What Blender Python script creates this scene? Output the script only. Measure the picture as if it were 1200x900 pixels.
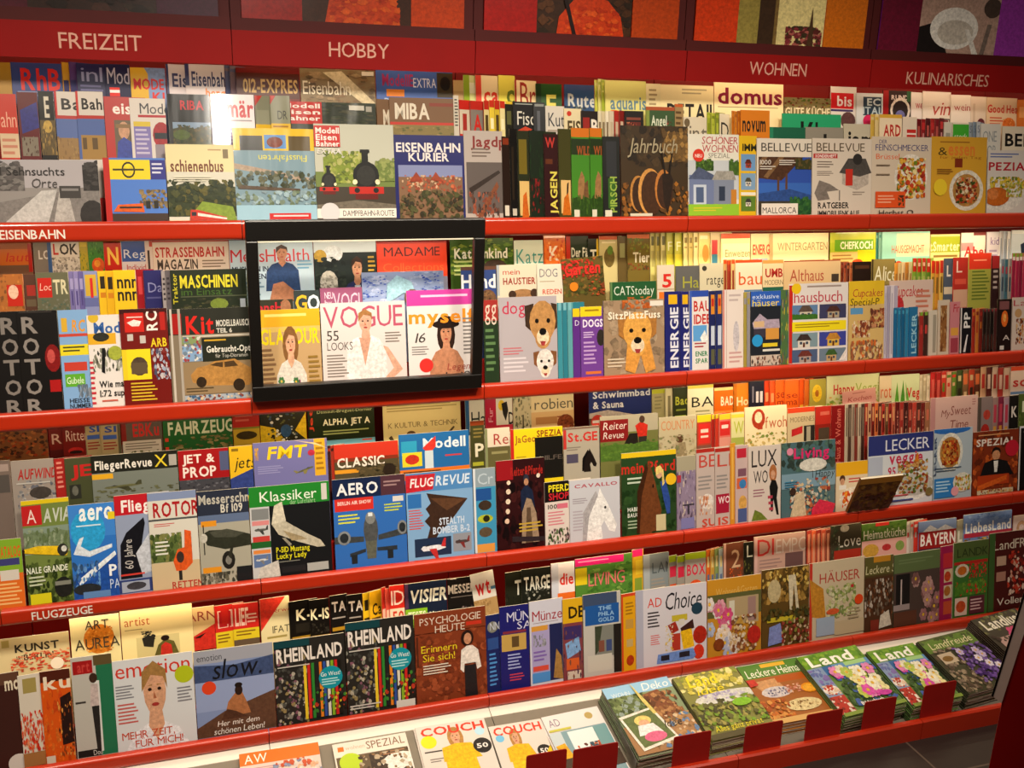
import bpy, bmesh, math, random
from mathutils import Vector, Matrix

S = bpy.context.scene
for o in list(bpy.data.objects):
    bpy.data.objects.remove(o, do_unlink=True)
COL = S.collection

# ------------------------------------------------------------------ camera
ZF = 0.128                                  # height of the fitted origin above the floor
CAMD, CAMZ, YAW, PITCH, ROLL, FPX = 3.0191, 1.9881, 0.325, -0.2842, 0.0314, 1180.5228
fw = Vector((math.sin(YAW)*math.cos(PITCH), math.cos(YAW)*math.cos(PITCH), math.sin(PITCH)))
rt0 = Vector((math.cos(YAW), -math.sin(YAW), 0)); up0 = rt0.cross(fw)
RT = rt0*math.cos(ROLL) + up0*math.sin(ROLL)
UP = -rt0*math.sin(ROLL) + up0*math.cos(ROLL)
CAM = Vector((0, -CAMD, CAMZ + ZF))
cd = bpy.data.cameras.new('camera'); cam = bpy.data.objects.new('camera', cd); COL.objects.link(cam)
cd.sensor_width = 36; cd.lens = FPX/1200*36; cd.clip_start = .05; cd.clip_end = 60
cam.matrix_world = Matrix(((RT.x, UP.x, -fw.x, CAM.x), (RT.y, UP.y, -fw.y, CAM.y), (RT.z, UP.z, -fw.z, CAM.z), (0, 0, 0, 1)))
S.camera = cam
def ray(x, y): return fw + RT*((x-600)/FPX) - UP*((y-450)/FPX)
def hit(x, y, P, N):                         # photo pixel -> point on the plane (P, N)
    d = ray(x, y); return CAM + d*(((P-CAM).dot(N))/d.dot(N))

# ------------------------------------------------------------------ light and exposure
S.view_settings.view_transform = 'Standard'; S.view_settings.look = 'None'
S.view_settings.gamma = 1; S.view_settings.use_curve_mapping = False
S.view_settings.exposure = -.25
w = bpy.data.worlds.new('world'); S.world = w; w.use_nodes = True
w.node_tree.nodes['Background'].inputs[0].default_value = (1.0, .78, .66, 1)
w.node_tree.nodes['Background'].inputs[1].default_value = .09
def area(name, loc, target, sx, sy, power, col, spread=math.pi):
    l = bpy.data.lights.new(name, 'AREA'); l.shape = 'RECTANGLE'; l.size = sx; l.size_y = sy
    l.energy = power; l.color = col; l.spread = spread
    o = bpy.data.objects.new(name, l); COL.objects.link(o); o.location = loc
    o.rotation_euler = (Vector(target)-Vector(loc)).to_track_quat('-Z', 'Y').to_euler(); return o
WARM = (1.0, .74, .46)
for lx, ly, lz, tz, pw, sp in ((-.8, -1.75, 3.25, .6, 17, 1.4), (.45, -1.75, 3.25, .65, 20, 1.4), (1.5, -1.75, 3.25, .85, 17, 1.4), (2.6, -1.75, 3.25, .8, 6.5, 1.4)):
    area('ceiling_spot', (lx, ly, lz), (lx+.1, 0, tz), .3, .3, pw, (1.0, .87, .70), sp)
area('ceiling_spot', (.24, -2.0, 2.76), (.12, .1, 1.75), .05, .4, 1.5, (1.0, .92, .8), 1.2)  # narrow upright light added to draw glare streaks on the film-wrapped copies
SHELF_POWER = {1: [.6, .7, .7, .8, 1.7, 2.0, .7], 2: [.6, .6, 1.0, .9, 1.8, 1.1, .5], 3: [1.1, 1.3, 1.4, 1.1, .9, .6, .4], 'head': [.4, .5, .7, .9, 1.2, .9, .4]}
POWER_UNIT = .9

# ------------------------------------------------------------------ helpers
def lin(c):
    c = c.lstrip('#')
    if len(c) == 3: c = ''.join(a*2 for a in c)
    v = [int(c[i:i+2], 16)/255 for i in (0, 2, 4)]
    return tuple((a/12.92 if a <= .04045 else ((a+.055)/1.055)**2.4)**1.14*.88 for a in v) + (1.0,)
def nodes(name):
    m = bpy.data.materials.new(name); m.use_nodes = True
    return m, m.node_tree, m.node_tree.nodes['Principled BSDF']
def solid(name, col, rough=.4, spec=.5, bump=0, scale=60, var=.08, coat=0, metal=0):
    m, t, b = nodes(name)
    n = t.nodes.new('ShaderNodeTexNoise'); n.inputs['Scale'].default_value = scale; n.inputs['Detail'].default_value = 3
    tc = t.nodes.new('ShaderNodeTexCoord'); t.links.new(tc.outputs['Object'], n.inputs['Vector'])
    r = t.nodes.new('ShaderNodeValToRGB'); c = lin(col)
    r.color_ramp.elements[0].color = tuple(a*(1-var) for a in c[:3]) + (1,)
    r.color_ramp.elements[1].color = tuple(min(1, a*(1+var)) for a in c[:3]) + (1,)
    t.links.new(n.outputs['Fac'], r.inputs['Fac']); t.links.new(r.outputs['Color'], b.inputs['Base Color'])
    b.inputs['Roughness'].default_value = rough; b.inputs['Specular IOR Level'].default_value = spec
    b.inputs['Coat Weight'].default_value = coat; b.inputs['Coat Roughness'].default_value = .12; b.inputs['Metallic'].default_value = metal
    if bump:
        bp = t.nodes.new('ShaderNodeBump'); bp.inputs['Strength'].default_value = bump; bp.inputs['Distance'].default_value = .002
        t.links.new(n.outputs['Fac'], bp.inputs['Height']); t.links.new(bp.outputs['Normal'], b.inputs['Normal'])
    return m
def printed(name, rough, wav, coat, stretch=(1, 1, 1)):         # printed paper: ink colours come from the mesh, gently waving sheet
    m, t, b = nodes(name)
    a = t.nodes.new('ShaderNodeVertexColor'); a.layer_name = 'ink'
    t.links.new(a.outputs['Color'], b.inputs['Base Color'])
    b.inputs['Roughness'].default_value = rough; b.inputs['Specular IOR Level'].default_value = .32
    b.inputs['Coat Weight'].default_value = coat; b.inputs['Coat Roughness'].default_value = .08
    n = t.nodes.new('ShaderNodeTexNoise'); n.inputs['Scale'].default_value = 9; n.inputs['Detail'].default_value = 1
    tc = t.nodes.new('ShaderNodeNewGeometry'); mp = t.nodes.new('ShaderNodeMapping'); mp.inputs['Scale'].default_value = stretch
    t.links.new(tc.outputs['Position'], mp.inputs['Vector']); t.links.new(mp.outputs['Vector'], n.inputs['Vector'])
    bp = t.nodes.new('ShaderNodeBump'); bp.inputs['Strength'].default_value = wav; bp.inputs['Distance'].default_value = .01
    t.links.new(n.outputs['Fac'], bp.inputs['Height']); t.links.new(bp.outputs['Normal'], b.inputs['Normal'])
    return m
def photo(name, rough, wav, coat, stretch=(1, 1, 1)):           # printed photograph: ink colours broken up by fine tonal variation
    m = printed(name, rough, wav, coat, stretch); t = m.node_tree; b = t.nodes['Principled BSDF']
    a = [q for q in t.nodes if q.bl_idname == 'ShaderNodeVertexColor'][0]; tc = [q for q in t.nodes if q.bl_idname == 'ShaderNodeNewGeometry'][0]
    n = t.nodes.new('ShaderNodeTexNoise'); n.inputs['Scale'].default_value = 95; n.inputs['Detail'].default_value = 5; n.inputs['Roughness'].default_value = .7
    t.links.new(tc.outputs['Position'], n.inputs['Vector'])
    mr = t.nodes.new('ShaderNodeMapRange'); mr.inputs['From Min'].default_value = .3; mr.inputs['From Max'].default_value = .7; mr.inputs['To Min'].default_value = .68; mr.inputs['To Max'].default_value = 1.25
    t.links.new(n.outputs['Fac'], mr.inputs['Value'])
    vm = t.nodes.new('ShaderNodeVectorMath'); vm.operation = 'SCALE'
    t.links.new(a.outputs['Color'], vm.inputs[0]); t.links.new(mr.outputs['Result'], vm.inputs['Scale']); t.links.new(vm.outputs['Vector'], b.inputs['Base Color'])
    return m
PRINT = printed('printed_paper', .36, .12, 0.0)
PHOTO = photo('printed_photograph', .36, .12, 0.0); WRAPPHOTO = photo('film_wrapped_photograph', .3, .8, 1.0, (2.2, 2.2, .35))
WRAP = printed('film_wrapped_print', .3, .8, 1.0, (2.2, 2.2, .35))
RED = solid('red_lacquer', 'c43a1a', .32, .5, 0, 30, .05, .3)
MAROON = solid('maroon_frame', '5c0e0a', .6, .3, 0, 20, .1)
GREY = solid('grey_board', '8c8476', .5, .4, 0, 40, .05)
DEEP = solid('dark_red_panel', 'a81e14', .5, .4, 0, 20, .1)
SIGN = solid('sign_red', 'a00a05', .6, .2, 0, 8, .12)
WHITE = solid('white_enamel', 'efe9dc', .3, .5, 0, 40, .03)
BLACK = solid('black_plastic', '17130f', .35, .5, .1, 200, .1)
LETTER = solid('sign_letter', 'e8b4a0', .5, .3)
LETTERW = solid('white_letter', 'f4ece0', .5, .3)
METAL = solid('brushed_metal', 'a8a49c', .35, .5, 0, 90, .1, 0, .8)
def emit(name, col, s):
    m, t, b = nodes(name); b.inputs['Base Color'].default_value = (0.8, .8, .8, 1)
    b.inputs['Emission Color'].default_value = col + (1,); b.inputs['Emission Strength'].default_value = s
    return m
TUBE = emit('lamp_tube', (1, .8, .5), 1.5)

class MB:                                    # collects coloured polygons, links them as ONE mesh object
    def __init__(s): s.v = []; s.f = []; s.c = []
    def poly(s, pts, c):
        n = len(s.v); s.v += [tuple(p) for p in pts]; s.f.append(tuple(range(n, n+len(pts)))); s.c.append(c)
    def box(s, x0, x1, y0, y1, z0, z1, c=(1, 1, 1, 1)):
        n = len(s.v); s.v += [(x, y, z) for x in (x0, x1) for y in (y0, y1) for z in (z0, z1)]
        for f in ((0, 1, 3, 2), (4, 6, 7, 5), (0, 4, 5, 1), (2, 3, 7, 6), (0, 2, 6, 4), (1, 5, 7, 3)):
            s.f.append(tuple(n+i for i in f)); s.c.append(c)
    def extrude_x(s, prof, x0, x1, c=(1, 1, 1, 1)):       # closed (y, z) profile along x
        n = len(s.v); k = len(prof)
        s.v += [(x0, y, z) for y, z in prof] + [(x1, y, z) for y, z in prof]
        for i in range(k): s.f.append((n+i, n+(i+1) % k, n+k+(i+1) % k, n+k+i)); s.c.append(c)
        s.f.append(tuple(n+i for i in range(k))[::-1]); s.f.append(tuple(n+k+i for i in range(k))); s.c += [c, c]
    def build(s, name, mat, parent=None, ink=False, smooth=False):
        me = bpy.data.meshes.new(name); me.from_pydata(s.v, [], s.f)
        if ink:
            a = me.color_attributes.new('ink', 'FLOAT_COLOR', 'CORNER'); buf = []
            for f, c in zip(s.f, s.c): buf += list(c)*len(f)
            a.data.foreach_set('color', buf)
        else:
            bm = bmesh.new(); bm.from_mesh(me); bmesh.ops.recalc_face_normals(bm, faces=bm.faces); bm.to_mesh(me); bm.free()
        me.materials.append(mat)
        if smooth:
            for p in me.polygons: p.use_smooth = True
        o = bpy.data.objects.new(name, me); COL.objects.link(o)
        if parent: o.parent = parent
        return o
def empty(name, loc=(0, 0, 0)):
    o = bpy.data.objects.new(name, None); COL.objects.link(o); o.location = loc; o.empty_display_size = .05; return o
def tag(o, label, cat, group=None):
    o['label'] = label; o['category'] = cat
    if group: o['group'] = group
    return o

# ------------------------------------------------------------------ lettering (built-in font -> triangles)
GL = {}
def glyph(ch, bold):
    k = (ch, bold)
    if k not in GL:
        cu = bpy.data.curves.new('glyph', 'FONT'); cu.body = ch; cu.resolution_u = 2; cu.offset = .025*bold
        ob = bpy.data.objects.new('glyph', cu); COL.objects.link(ob)
        dg = bpy.context.evaluated_depsgraph_get(); me = bpy.data.meshes.new_from_object(ob.evaluated_get(dg))
        me.calc_loop_triangles()
        V = [(v.co.x, v.co.y) for v in me.vertices]; T = [tuple(t.vertices) for t in me.loop_triangles]
        bpy.data.objects.remove(ob, do_unlink=True); bpy.data.curves.remove(cu); bpy.data.meshes.remove(me)
        if V:
            a = min(v[0] for v in V); b = max(v[0] for v in V)
            V = [(x-a, y) for x, y in V]; GL[k] = (V, T, b-a)
        else: GL[k] = ([], [], .25)
    return GL[k]
def text_tris(s, bold=0, slant=0, track=.075):
    out = []; x = 0; top = 0
    for ch in s:
        if ch == ' ': x += .28; continue
        V, T, wd = glyph(ch, bold)
        for t in T: out.append([(V[i][0]+x+slant*V[i][1], V[i][1]) for i in t])
        if V and (ch not in '\u00c4\u00d6\u00dc\u00e4\u00f6\u00fc' or not top): top = max(top, max(v[1] for v in V) if ch not in '\u00c4\u00d6\u00dc' else .7)
        x += wd+track
    return out, max(x-track, .01), max(top, .01)
def place_text(s, x0, z0, x1, z1, bold=0, slant=0):     # fits the words into a box, baseline on z0
    tr, wd, tp = text_tris(s, bold, slant)
    kx = (x1-x0)/wd; kz = (z1-z0)/tp
    return [[(x0+x*kx, z0+z*kz) for x, z in t] for t in tr]
def clip(poly, x0, x1, z0, z1):
    for ax, lim, sg in ((0, x0, 1), (0, x1, -1), (1, z0, 1), (1, z1, -1)):
        out = []
        for i, p in enumerate(poly):
            q = poly[i-1]; a = (p[ax]-lim)*sg; b = (q[ax]-lim)*sg
            if (a >= 0) != (b >= 0):
                t = b/(b-a); out.append((q[0]+(p[0]-q[0])*t, q[1]+(p[1]-q[1])*t))
            if a >= 0: out.append(p)
        poly = out
        if len(poly) < 3: return None
    return poly

# ------------------------------------------------------------------ cover print: u to the right, v down from the top edge, 1 = visible width / height
def r(u0, v0, u1, v1, c): return [('r', [(u0, v0), (u1, v0), (u1, v1), (u0, v1)], c)]
def p(c, *a): return [('p', [(a[i], a[i+1]) for i in range(0, len(a), 2)], c)]
def e(cx, cy, rx, ry, c, n=14): return [('p', [(cx+rx*math.cos(6.2832*i/n), cy+ry*math.sin(6.2832*i/n)) for i in range(n)], c)]
def b(cx, cy, rad, c): return [('b', cx, cy, rad, c)]
def t(s, u0, v0, u1, v1, c, bold=0, sl=0): return [('t', s, u0, v0, u1, v1, c, bold, sl)]
def vt(s, u0, v0, u1, v1, c, bold=1): return [('vt', s, u0, v0, u1, v1, c, bold)]     # words running up the cover
def ut(s, u0, v0, u1, v1, c, bold=0): return [('ut', s, u0, v0, u1, v1, c, bold)]     # words standing on their head
def l(u0, v0, u1, v1, c, n=3):                # rows of fine print
    out = []; h = (v1-v0)/n
    for i in range(n):
        k = ((i*37+n*11) % 10)/10
        out.append(('r', [(u0, v0+i*h), (u1-(u1-u0)*.3*k, v0+i*h), (u1-(u1-u0)*.3*k, v0+i*h+h*.45), (u0, v0+i*h+h*.45)], c))
    return out
def n(u0, v0, u1, v1, cols, cnt=20, sz=.1, seed=1):      # dappled picture area
    rd = random.Random(seed*131+cnt); cs = cols.split(); out = []; cnt = int(cnt*4); sz *= .52
    for i in range(cnt):
        a = rd.uniform(u0, u1); d = rd.uniform(v0, v1); k = rd.randint(4, 7); s0 = sz*rd.uniform(.45, 1.1)
        pts = [(min(u1, max(u0, a+s0*rd.uniform(.6, 1)*math.cos(6.2832*j/k))), min(v1, max(v0, d+s0*rd.uniform(.5, 1)*math.sin(6.2832*j/k)))) for j in range(k)]
        out.append(('p', pts, cs[i % len(cs)]))
    return out
def person(cx, top, s, skin='d9a07a', hair='5a3a22', shirt='eee', long=1, asp=.95):   # printed portrait, s = head height in v
    k = s*asp; o = []
    if long: o += e(cx, top+s*.62, k*.62, s*.78, hair)
    o += p(shirt, cx-k*1.25, top+s*3.2, cx-k*1.15, top+s*1.75, cx-k*.75, top+s*1.3, cx-k*.2, top+s*1.12, cx+k*.2, top+s*1.12, cx+k*.75, top+s*1.3, cx+k*1.15, top+s*1.75, cx+k*1.25, top+s*3.2)
    o += p(skin, cx-k*.19, top+s*.8, cx+k*.19, top+s*.8, cx+k*.27, top+s*1.2, cx, top+s*1.5, cx-k*.27, top+s*1.2)
    o += e(cx, top+s*.5, k*.38, s*.5, skin)
    o += p(hair, cx-k*.43, top+s*.5, cx-k*.4, top+s*.1, cx, top-s*.1, cx+k*.4, top+s*.1, cx+k*.43, top+s*.5, cx+k*.3, top+s*.24, cx-k*.1, top+s*.18)
    for q in (-1, 1): o += e(cx+q*k*.16, top+s*.47, k*.07, s*.035, '312018', 8) + p(hair, cx+q*k*.26, top+s*.39, cx+q*k*.08, top+s*.37, cx+q*k*.08, top+s*.4)
    o += p('b5714f', cx-k*.03, top+s*.5, cx+k*.05, top+s*.66, cx-k*.06, top+s*.66) + e(cx, top+s*.78, k*.13, s*.04, 'a8403a', 8)
    return o
def dog(cx, cy, s, fur='c9a070', dark='4a3526', asp=.9):
    k = s*asp
    o = p(dark, cx-k*.62, cy-s*.5, cx-k*.3, cy-s*.55, cx-k*.42, cy+s*.1, cx-k*.6, cy-s*.02) + p(dark, cx+k*.62, cy-s*.5, cx+k*.3, cy-s*.55, cx+k*.42, cy+s*.1, cx+k*.6, cy-s*.02)
    o += e(cx, cy-s*.12, k*.46, s*.5, fur) + e(cx, cy+s*.25, k*.28, s*.3, fur) + e(cx, cy+s*.26, k*.22, s*.2, 'e6d3b4')
    for q in (-1, 1): o += e(cx+q*k*.2, cy-s*.13, k*.07, s*.06, '1c130d', 8)
    return o + e(cx, cy+s*.13, k*.13, s*.09, '15100d', 9) + p('a44', cx-k*.1, cy+s*.36, cx+k*.1, cy+s*.36, cx+k*.05, cy+s*.47, cx-k*.05, cy+s*.47)
def horse(cx, cy, s, c='8a5a34', mane='4a2d18', asp=1.0):
    k = s*asp
    return p(mane, cx-k*.45, cy+s*.5, cx-k*.42, cy-s*.1, cx-k*.1, cy-s*.5, cx+k*.02, cy-s*.3, cx-k*.2, cy+s*.5) + \
        p(c, cx-k*.36, cy+s*.55, cx-k*.28, cy, cx-k*.05, cy-s*.4, cx, cy-s*.55, cx+k*.08, cy-s*.4, cx+k*.2, cy-s*.22, cx+k*.42, cy+s*.2, cx+k*.36, cy+s*.34, cx+k*.22, cy+s*.3, cx+k*.1, cy+s*.1, cx+k*.02, cy+s*.2, cx+k*.08, cy+s*.55) + e(cx+k*.13, cy-s*.16, k*.03, s*.03, '111', 7)
def plane(cx, cy, s, c='ddd', tail='888', asp=1.0, flip=1, rot=0.0):
    def q(col, *a):
        pts = []
        for i in range(0, len(a), 2):
            x = a[i]*flip; y = a[i+1]; pts += [cx+s*asp*(x*math.cos(rot)-y*math.sin(rot)), cy+s*(x*math.sin(rot)+y*math.cos(rot))]
        return p(col, *pts)
    return q(c, -.5, 0, -.42, -.07, .2, -.08, .48, -.02, .5, .02, .2, .07, -.4, .07) + q(tail, .3, -.03, .42, -.25, .5, -.25, .48, 0) + q(tail, -.18, .02, .12, .02, .2, .3, .08, .3) + q('223', -.34, -.05, -.22, -.11, -.12, -.07)
def loco(cx, cy, s, asp=1.0, c='1d1d1b', rd='c02a1c'):
    k = s*asp
    return e(cx, cy-s*.02, k*.42, s*.36, c) + r(cx-k*.12, cy-s*.62, cx+k*.08, cy-s*.3, c) + r(cx-k*.17, cy-s*.68, cx+k*.13, cy-s*.6, c) + \
        e(cx, cy-s*.02, k*.3, s*.26, '33332f') + r(cx-k*.55, cy+s*.26, cx+k*.55, cy+s*.44, rd) + r(cx-k*.36, cy+s*.44, cx+k*.36, cy+s*.58, '701a12') + \
        e(cx-k*.36, cy+s*.14, k*.08, s*.07, 'f4e8c0', 9) + e(cx+k*.36, cy+s*.14, k*.08, s*.07, 'f4e8c0', 9) + e(cx-k*.3, cy+s*.35, k*.09, s*.07, '222', 9) + e(cx+k*.3, cy+s*.35, k*.09, s*.07, '222', 9)
def house(cx, cy, s, wall='dcd6c8', roof='5a4a44', asp=1.0):
    k = s*asp
    return r(cx-k*.42, cy-s*.05, cx+k*.42, cy+s*.4, wall) + p(roof, cx-k*.55, cy-s*.02, cx-k*.25, cy-s*.42, cx+k*.25, cy-s*.42, cx+k*.55, cy-s*.02) + \
        r(cx-k*.3, cy+s*.05, cx-k*.12, cy+s*.22, '4a5666') + r(cx+k*.12, cy+s*.05, cx+k*.3, cy+s*.22, '4a5666') + r(cx-k*.07, cy+s*.1, cx+k*.07, cy+s*.4, '6a3a22')
def dish(cx, cy, ra, cols, rim='e9e4da', asp=.95, seed=3, cnt=26):
    return e(cx, cy, ra*asp, ra, rim, 20) + e(cx, cy, ra*asp*.8, ra*.8, 'b98a4a', 18) + [(q[0], [(cx+(u-cx)*asp, v) for u, v in q[1]], q[2]) for q in n(cx-ra*.62, cy-ra*.62, cx+ra*.62, cy+ra*.62, cols, cnt, ra*.26, seed)]
def blooms(u0, v0, u1, v1, cols, cnt=8, sz=.09, seed=2, asp=.95):
    rd = random.Random(seed); o = []; cs = cols.split()
    for i in range(cnt):
        a = rd.uniform(u0, u1); d = rd.uniform(v0, v1)
        for j in range(6): o += e(a+sz*asp*.6*math.cos(j*1.047), d+sz*.6*math.sin(j*1.047), sz*asp*.38, sz*.38, cs[i % len(cs)], 7)
        o += e(a, d, sz*asp*.25, sz*.25, 'e8c040', 7)
    return o
def trees(u0, v0, u1, v1, cols='2f4a22 4a6a2c 3a5526 6a7a3a', cnt=26, sz=.09, seed=5): return p(cols.split()[0], u0, v0+.2*(v1-v0), (u0*.75+u1*.25), v0+.1*(v1-v0), (u0+u1)/2, v0+.22*(v1-v0), (u0*.25+u1*.75), v0+.08*(v1-v0), u1, v0+.2*(v1-v0), u1, v1, u0, v1) + n(u0, v0, u1, v1, cols, cnt, sz, seed)

PAGE = lin('d8d0bd'); EDGE = lin('b5ab96')
def cover_shapes(ops, X0, Wv, Vm, H):
    # (part, polygon, colour) with layer order; X0 = local x of u = 0
    out = []
    Z = lambda v: H - v*Vm
    X = lambda u: X0 + u*Wv
    bi = 0; ti = 0
    for o in ops:
        k = o[0]
        if k == 'r': out.append(('cover', [[(X(a), Z(d)) for a, d in o[1]]], o[2]))
        elif k == 'p': out.append(('cover_picture', [[(X(a), Z(d)) for a, d in o[1]]], o[2]))
        elif k == 'b':
            cx, cz, ra = X(o[1]), Z(o[2]), o[3]*Wv
            out.append(('badge', [[(cx+ra*math.cos(6.2832*i/20), cz+ra*math.sin(6.2832*i/20)) for i in range(20)]], o[4]))
        elif k == 't':
            pr = place_text(o[1], X(o[2]), Z(o[5]), X(o[4]), Z(o[3]), o[7], o[8])
            out.append(('masthead' if ti == 0 else 'headline', pr, o[6])); ti += 1
        elif k in ('vt', 'ut'):
            _, s, u0, v0, u1, v1, c, bd = o
            if k == 'vt':
                h = (v1-v0)*Vm; wd = (u1-u0)*Wv; tr = place_text(s, 0, 0, h, wd, bd)
                pr = [[(X(u1)-z, Z(v1)+x) for x, z in q] for q in tr]
            else:
                tr = place_text(s, 0, 0, (u1-u0)*Wv, (v1-v0)*Vm, bd)
                pr = [[(X(u1)-x, Z(v0)-z) for x, z in q] for q in tr]
            out.append(('masthead' if ti == 0 else 'headline', pr, c)); ti += 1
    return out
COUNT = [0]
QUEUE = []; LOOSE = MB()
def magazine(*args, score=9e9, **kw): QUEUE.append((score, len(QUEUE), args, kw))
KEEP = 300
def build_magazines():                       # the ones that show largest are things of their own, the thin rest is one object
    order = sorted((q for q in QUEUE if q[3].get('name', 'magazine') == 'magazine'), key=lambda q: -q[0])
    keep = {q[1] for q in order[:KEEP]}
    for sc, i, args, kw in QUEUE:
        if i in keep or kw.get('name', 'magazine') != 'magazine': bind_magazine(*args, **kw)
        else: bind_magazine(*args, **dict(kw, into=LOOSE))
    o = LOOSE.build('thin_magazines', PRINT, None, True); o['kind'] = 'stuff'
    tag(o, 'thin magazine edges and stacked copies squeezed in between the larger magazines', 'magazines')
def bind_magazine(W, H, T, base, ops, X0, Wv, Vm, M, label, group, simple=False, wrap=False, name='magazine', cat='magazine', spine=None, into=None):
    """bound copy; local x = width (0 centre), z = up the cover, y = into the stack"""
    COUNT[0] += 1
    mat = WRAP if wrap else PRINT; bc = lin(base); sc = lin(spine) if spine else bc
    parts = {'cover': MB()}; cv = parts['cover']
    x0, x1 = -W/2, W/2; g = .0004
    cv.box(x0, x1, 0, g, 0, H, bc); cv.box(x0, x0+g, g, T-g, 0, H, sc); cv.box(x0, x1, T-g, T, 0, H, PAGE)
    pages = MB(); pages.box(x0+g, x1-.001, g, T-g, .001, H-.001, PAGE)
    y = 0; bi = 0
    for part, polys, c in cover_shapes(ops, X0, Wv, Vm, H):
        y -= .00002; cc = lin(c)
        if simple or into: part = 'cover'
        elif part in ('badge', 'headline'): part = f'{part}{bi}'; bi += 1
        mb = parts.setdefault(part, MB())
        for q in polys:
            q = clip(q, x0, x1, 0, H)
            if q:
                a = sum(q[i-1][0]*q[i][1]-q[i][0]*q[i-1][1] for i in range(len(q)))
                if a < 0: q = q[::-1]
                mb.poly([(a_, y, z_) for a_, z_ in q], cc)
    if into:
        for mb in (cv, pages):
            nv = len(into.v); into.v += [tuple(M @ Vector(v)) for v in mb.v]; into.f += [tuple(i+nv for i in f) for f in mb.f]; into.c += mb.c
        return
    if simple:
        nv = len(cv.v); cv.v += pages.v; cv.f += [tuple(i+nv for i in f) for f in pages.f]; cv.c += pages.c
        root = cv.build(name, mat, None, True); root.matrix_world = M
    else:
        root = empty(name); root.matrix_world = M
        co = cv.build('cover', mat, root, True)
        pages.build('page_block', PRINT, root, True)
        for k, mb in parts.items():
            if k != 'cover' and mb.f: mb.build(k.rstrip('0123456789'), {PRINT: PHOTO, WRAP: WRAPPHOTO}[mat] if k == 'cover_picture' else mat, root, True)
    tag(root, label, cat, group)
    return root

# ------------------------------------------------------------------ the rack
RZ = {1: 1.6027+ZF, 2: 1.0896+ZF, 3: .5329+ZF, 4: .0487+ZF}       # top of each shelf rail
RY = {1: 0.0, 2: -.079, 3: -.151, 4: -.218}
LEAN = math.atan(.18); BX0, BW = .1785, .72                         # unit joints
TS, TD = .105, .07                                                  # rise and depth of one tier step
RDROP = {}
def rail_profile(y, z, k):
    sl = (CAM.z-z)/CAMD; d = .022; t_ = z-d*sl*.9                 # back edge of the lip stays on the sight line of its crest
    pts = [(y+d, t_), (y+.011, t_+.001)]
    for i in range(1, 7):
        a = math.pi/2+i*math.pi/12; pts.append((y+.011+.011*math.cos(a), t_-.010+.011*math.sin(a)))
    pts += [(y, z-.043)]
    for i in range(1, 6):
        a = math.pi+i*math.pi/10; pts.append((y+.014+.014*math.cos(a), z-.044+.014*math.sin(a)))
    pts += [(y+d, z-.058)]
    return pts
def step_profile(k):
    y, z = RY[k]+.034, RZ[k]-.052
    pts = [(y-.004, z)]; th = .006
    for s in range(3):
        yb = y+TD*s; zb = z+TS*s
        yr = y+TD*(s+1)-.012
        if s < 2: pts += [(yr, zb), (yr+.18*TS*.0, zb+TS)]
        else: pts += [(y+TD*3+.01, zb)]
    low = [(a+ (th if i else 0), c-th) for i, (a, c) in enumerate(pts)]
    return pts + low[::-1]
units = {}
def sign_text(word, x, z, y, h, mat, parent, name, wd=None):
    tr, w_, tp = text_tris(word, 0); k = h/tp
    mb = MB(); ww = wd or w_*k
    for q in tr: mb.poly([(x-ww/2+a*ww/w_, y, z+c*k) for a, c in q], (1, 1, 1, 1))
    o = mb.build(name, mat, parent); return o
HZ0, HZ1 = 2.0324+ZF, 2.127+ZF; HY = .0975
UNIT_DESC = {-2: 'leftmost red magazine rack unit, cut by the left picture edge', -1: 'red magazine rack unit below the FREIZEIT sign', 0: 'red magazine rack unit below the HOBBY sign, behind the black frame',
             1: 'red magazine rack unit below the blank sign right of HOBBY', 2: 'red magazine rack unit below the WOHNEN sign', 3: 'red magazine rack unit below the KULINARISCHES sign', 4: 'red magazine rack unit at the far right, cut by the picture edge'}
SIGNS = {-1: 'FREIZEIT', 0: 'HOBBY', 2: 'WOHNEN', 3: 'KULINARISCHES'}
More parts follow.
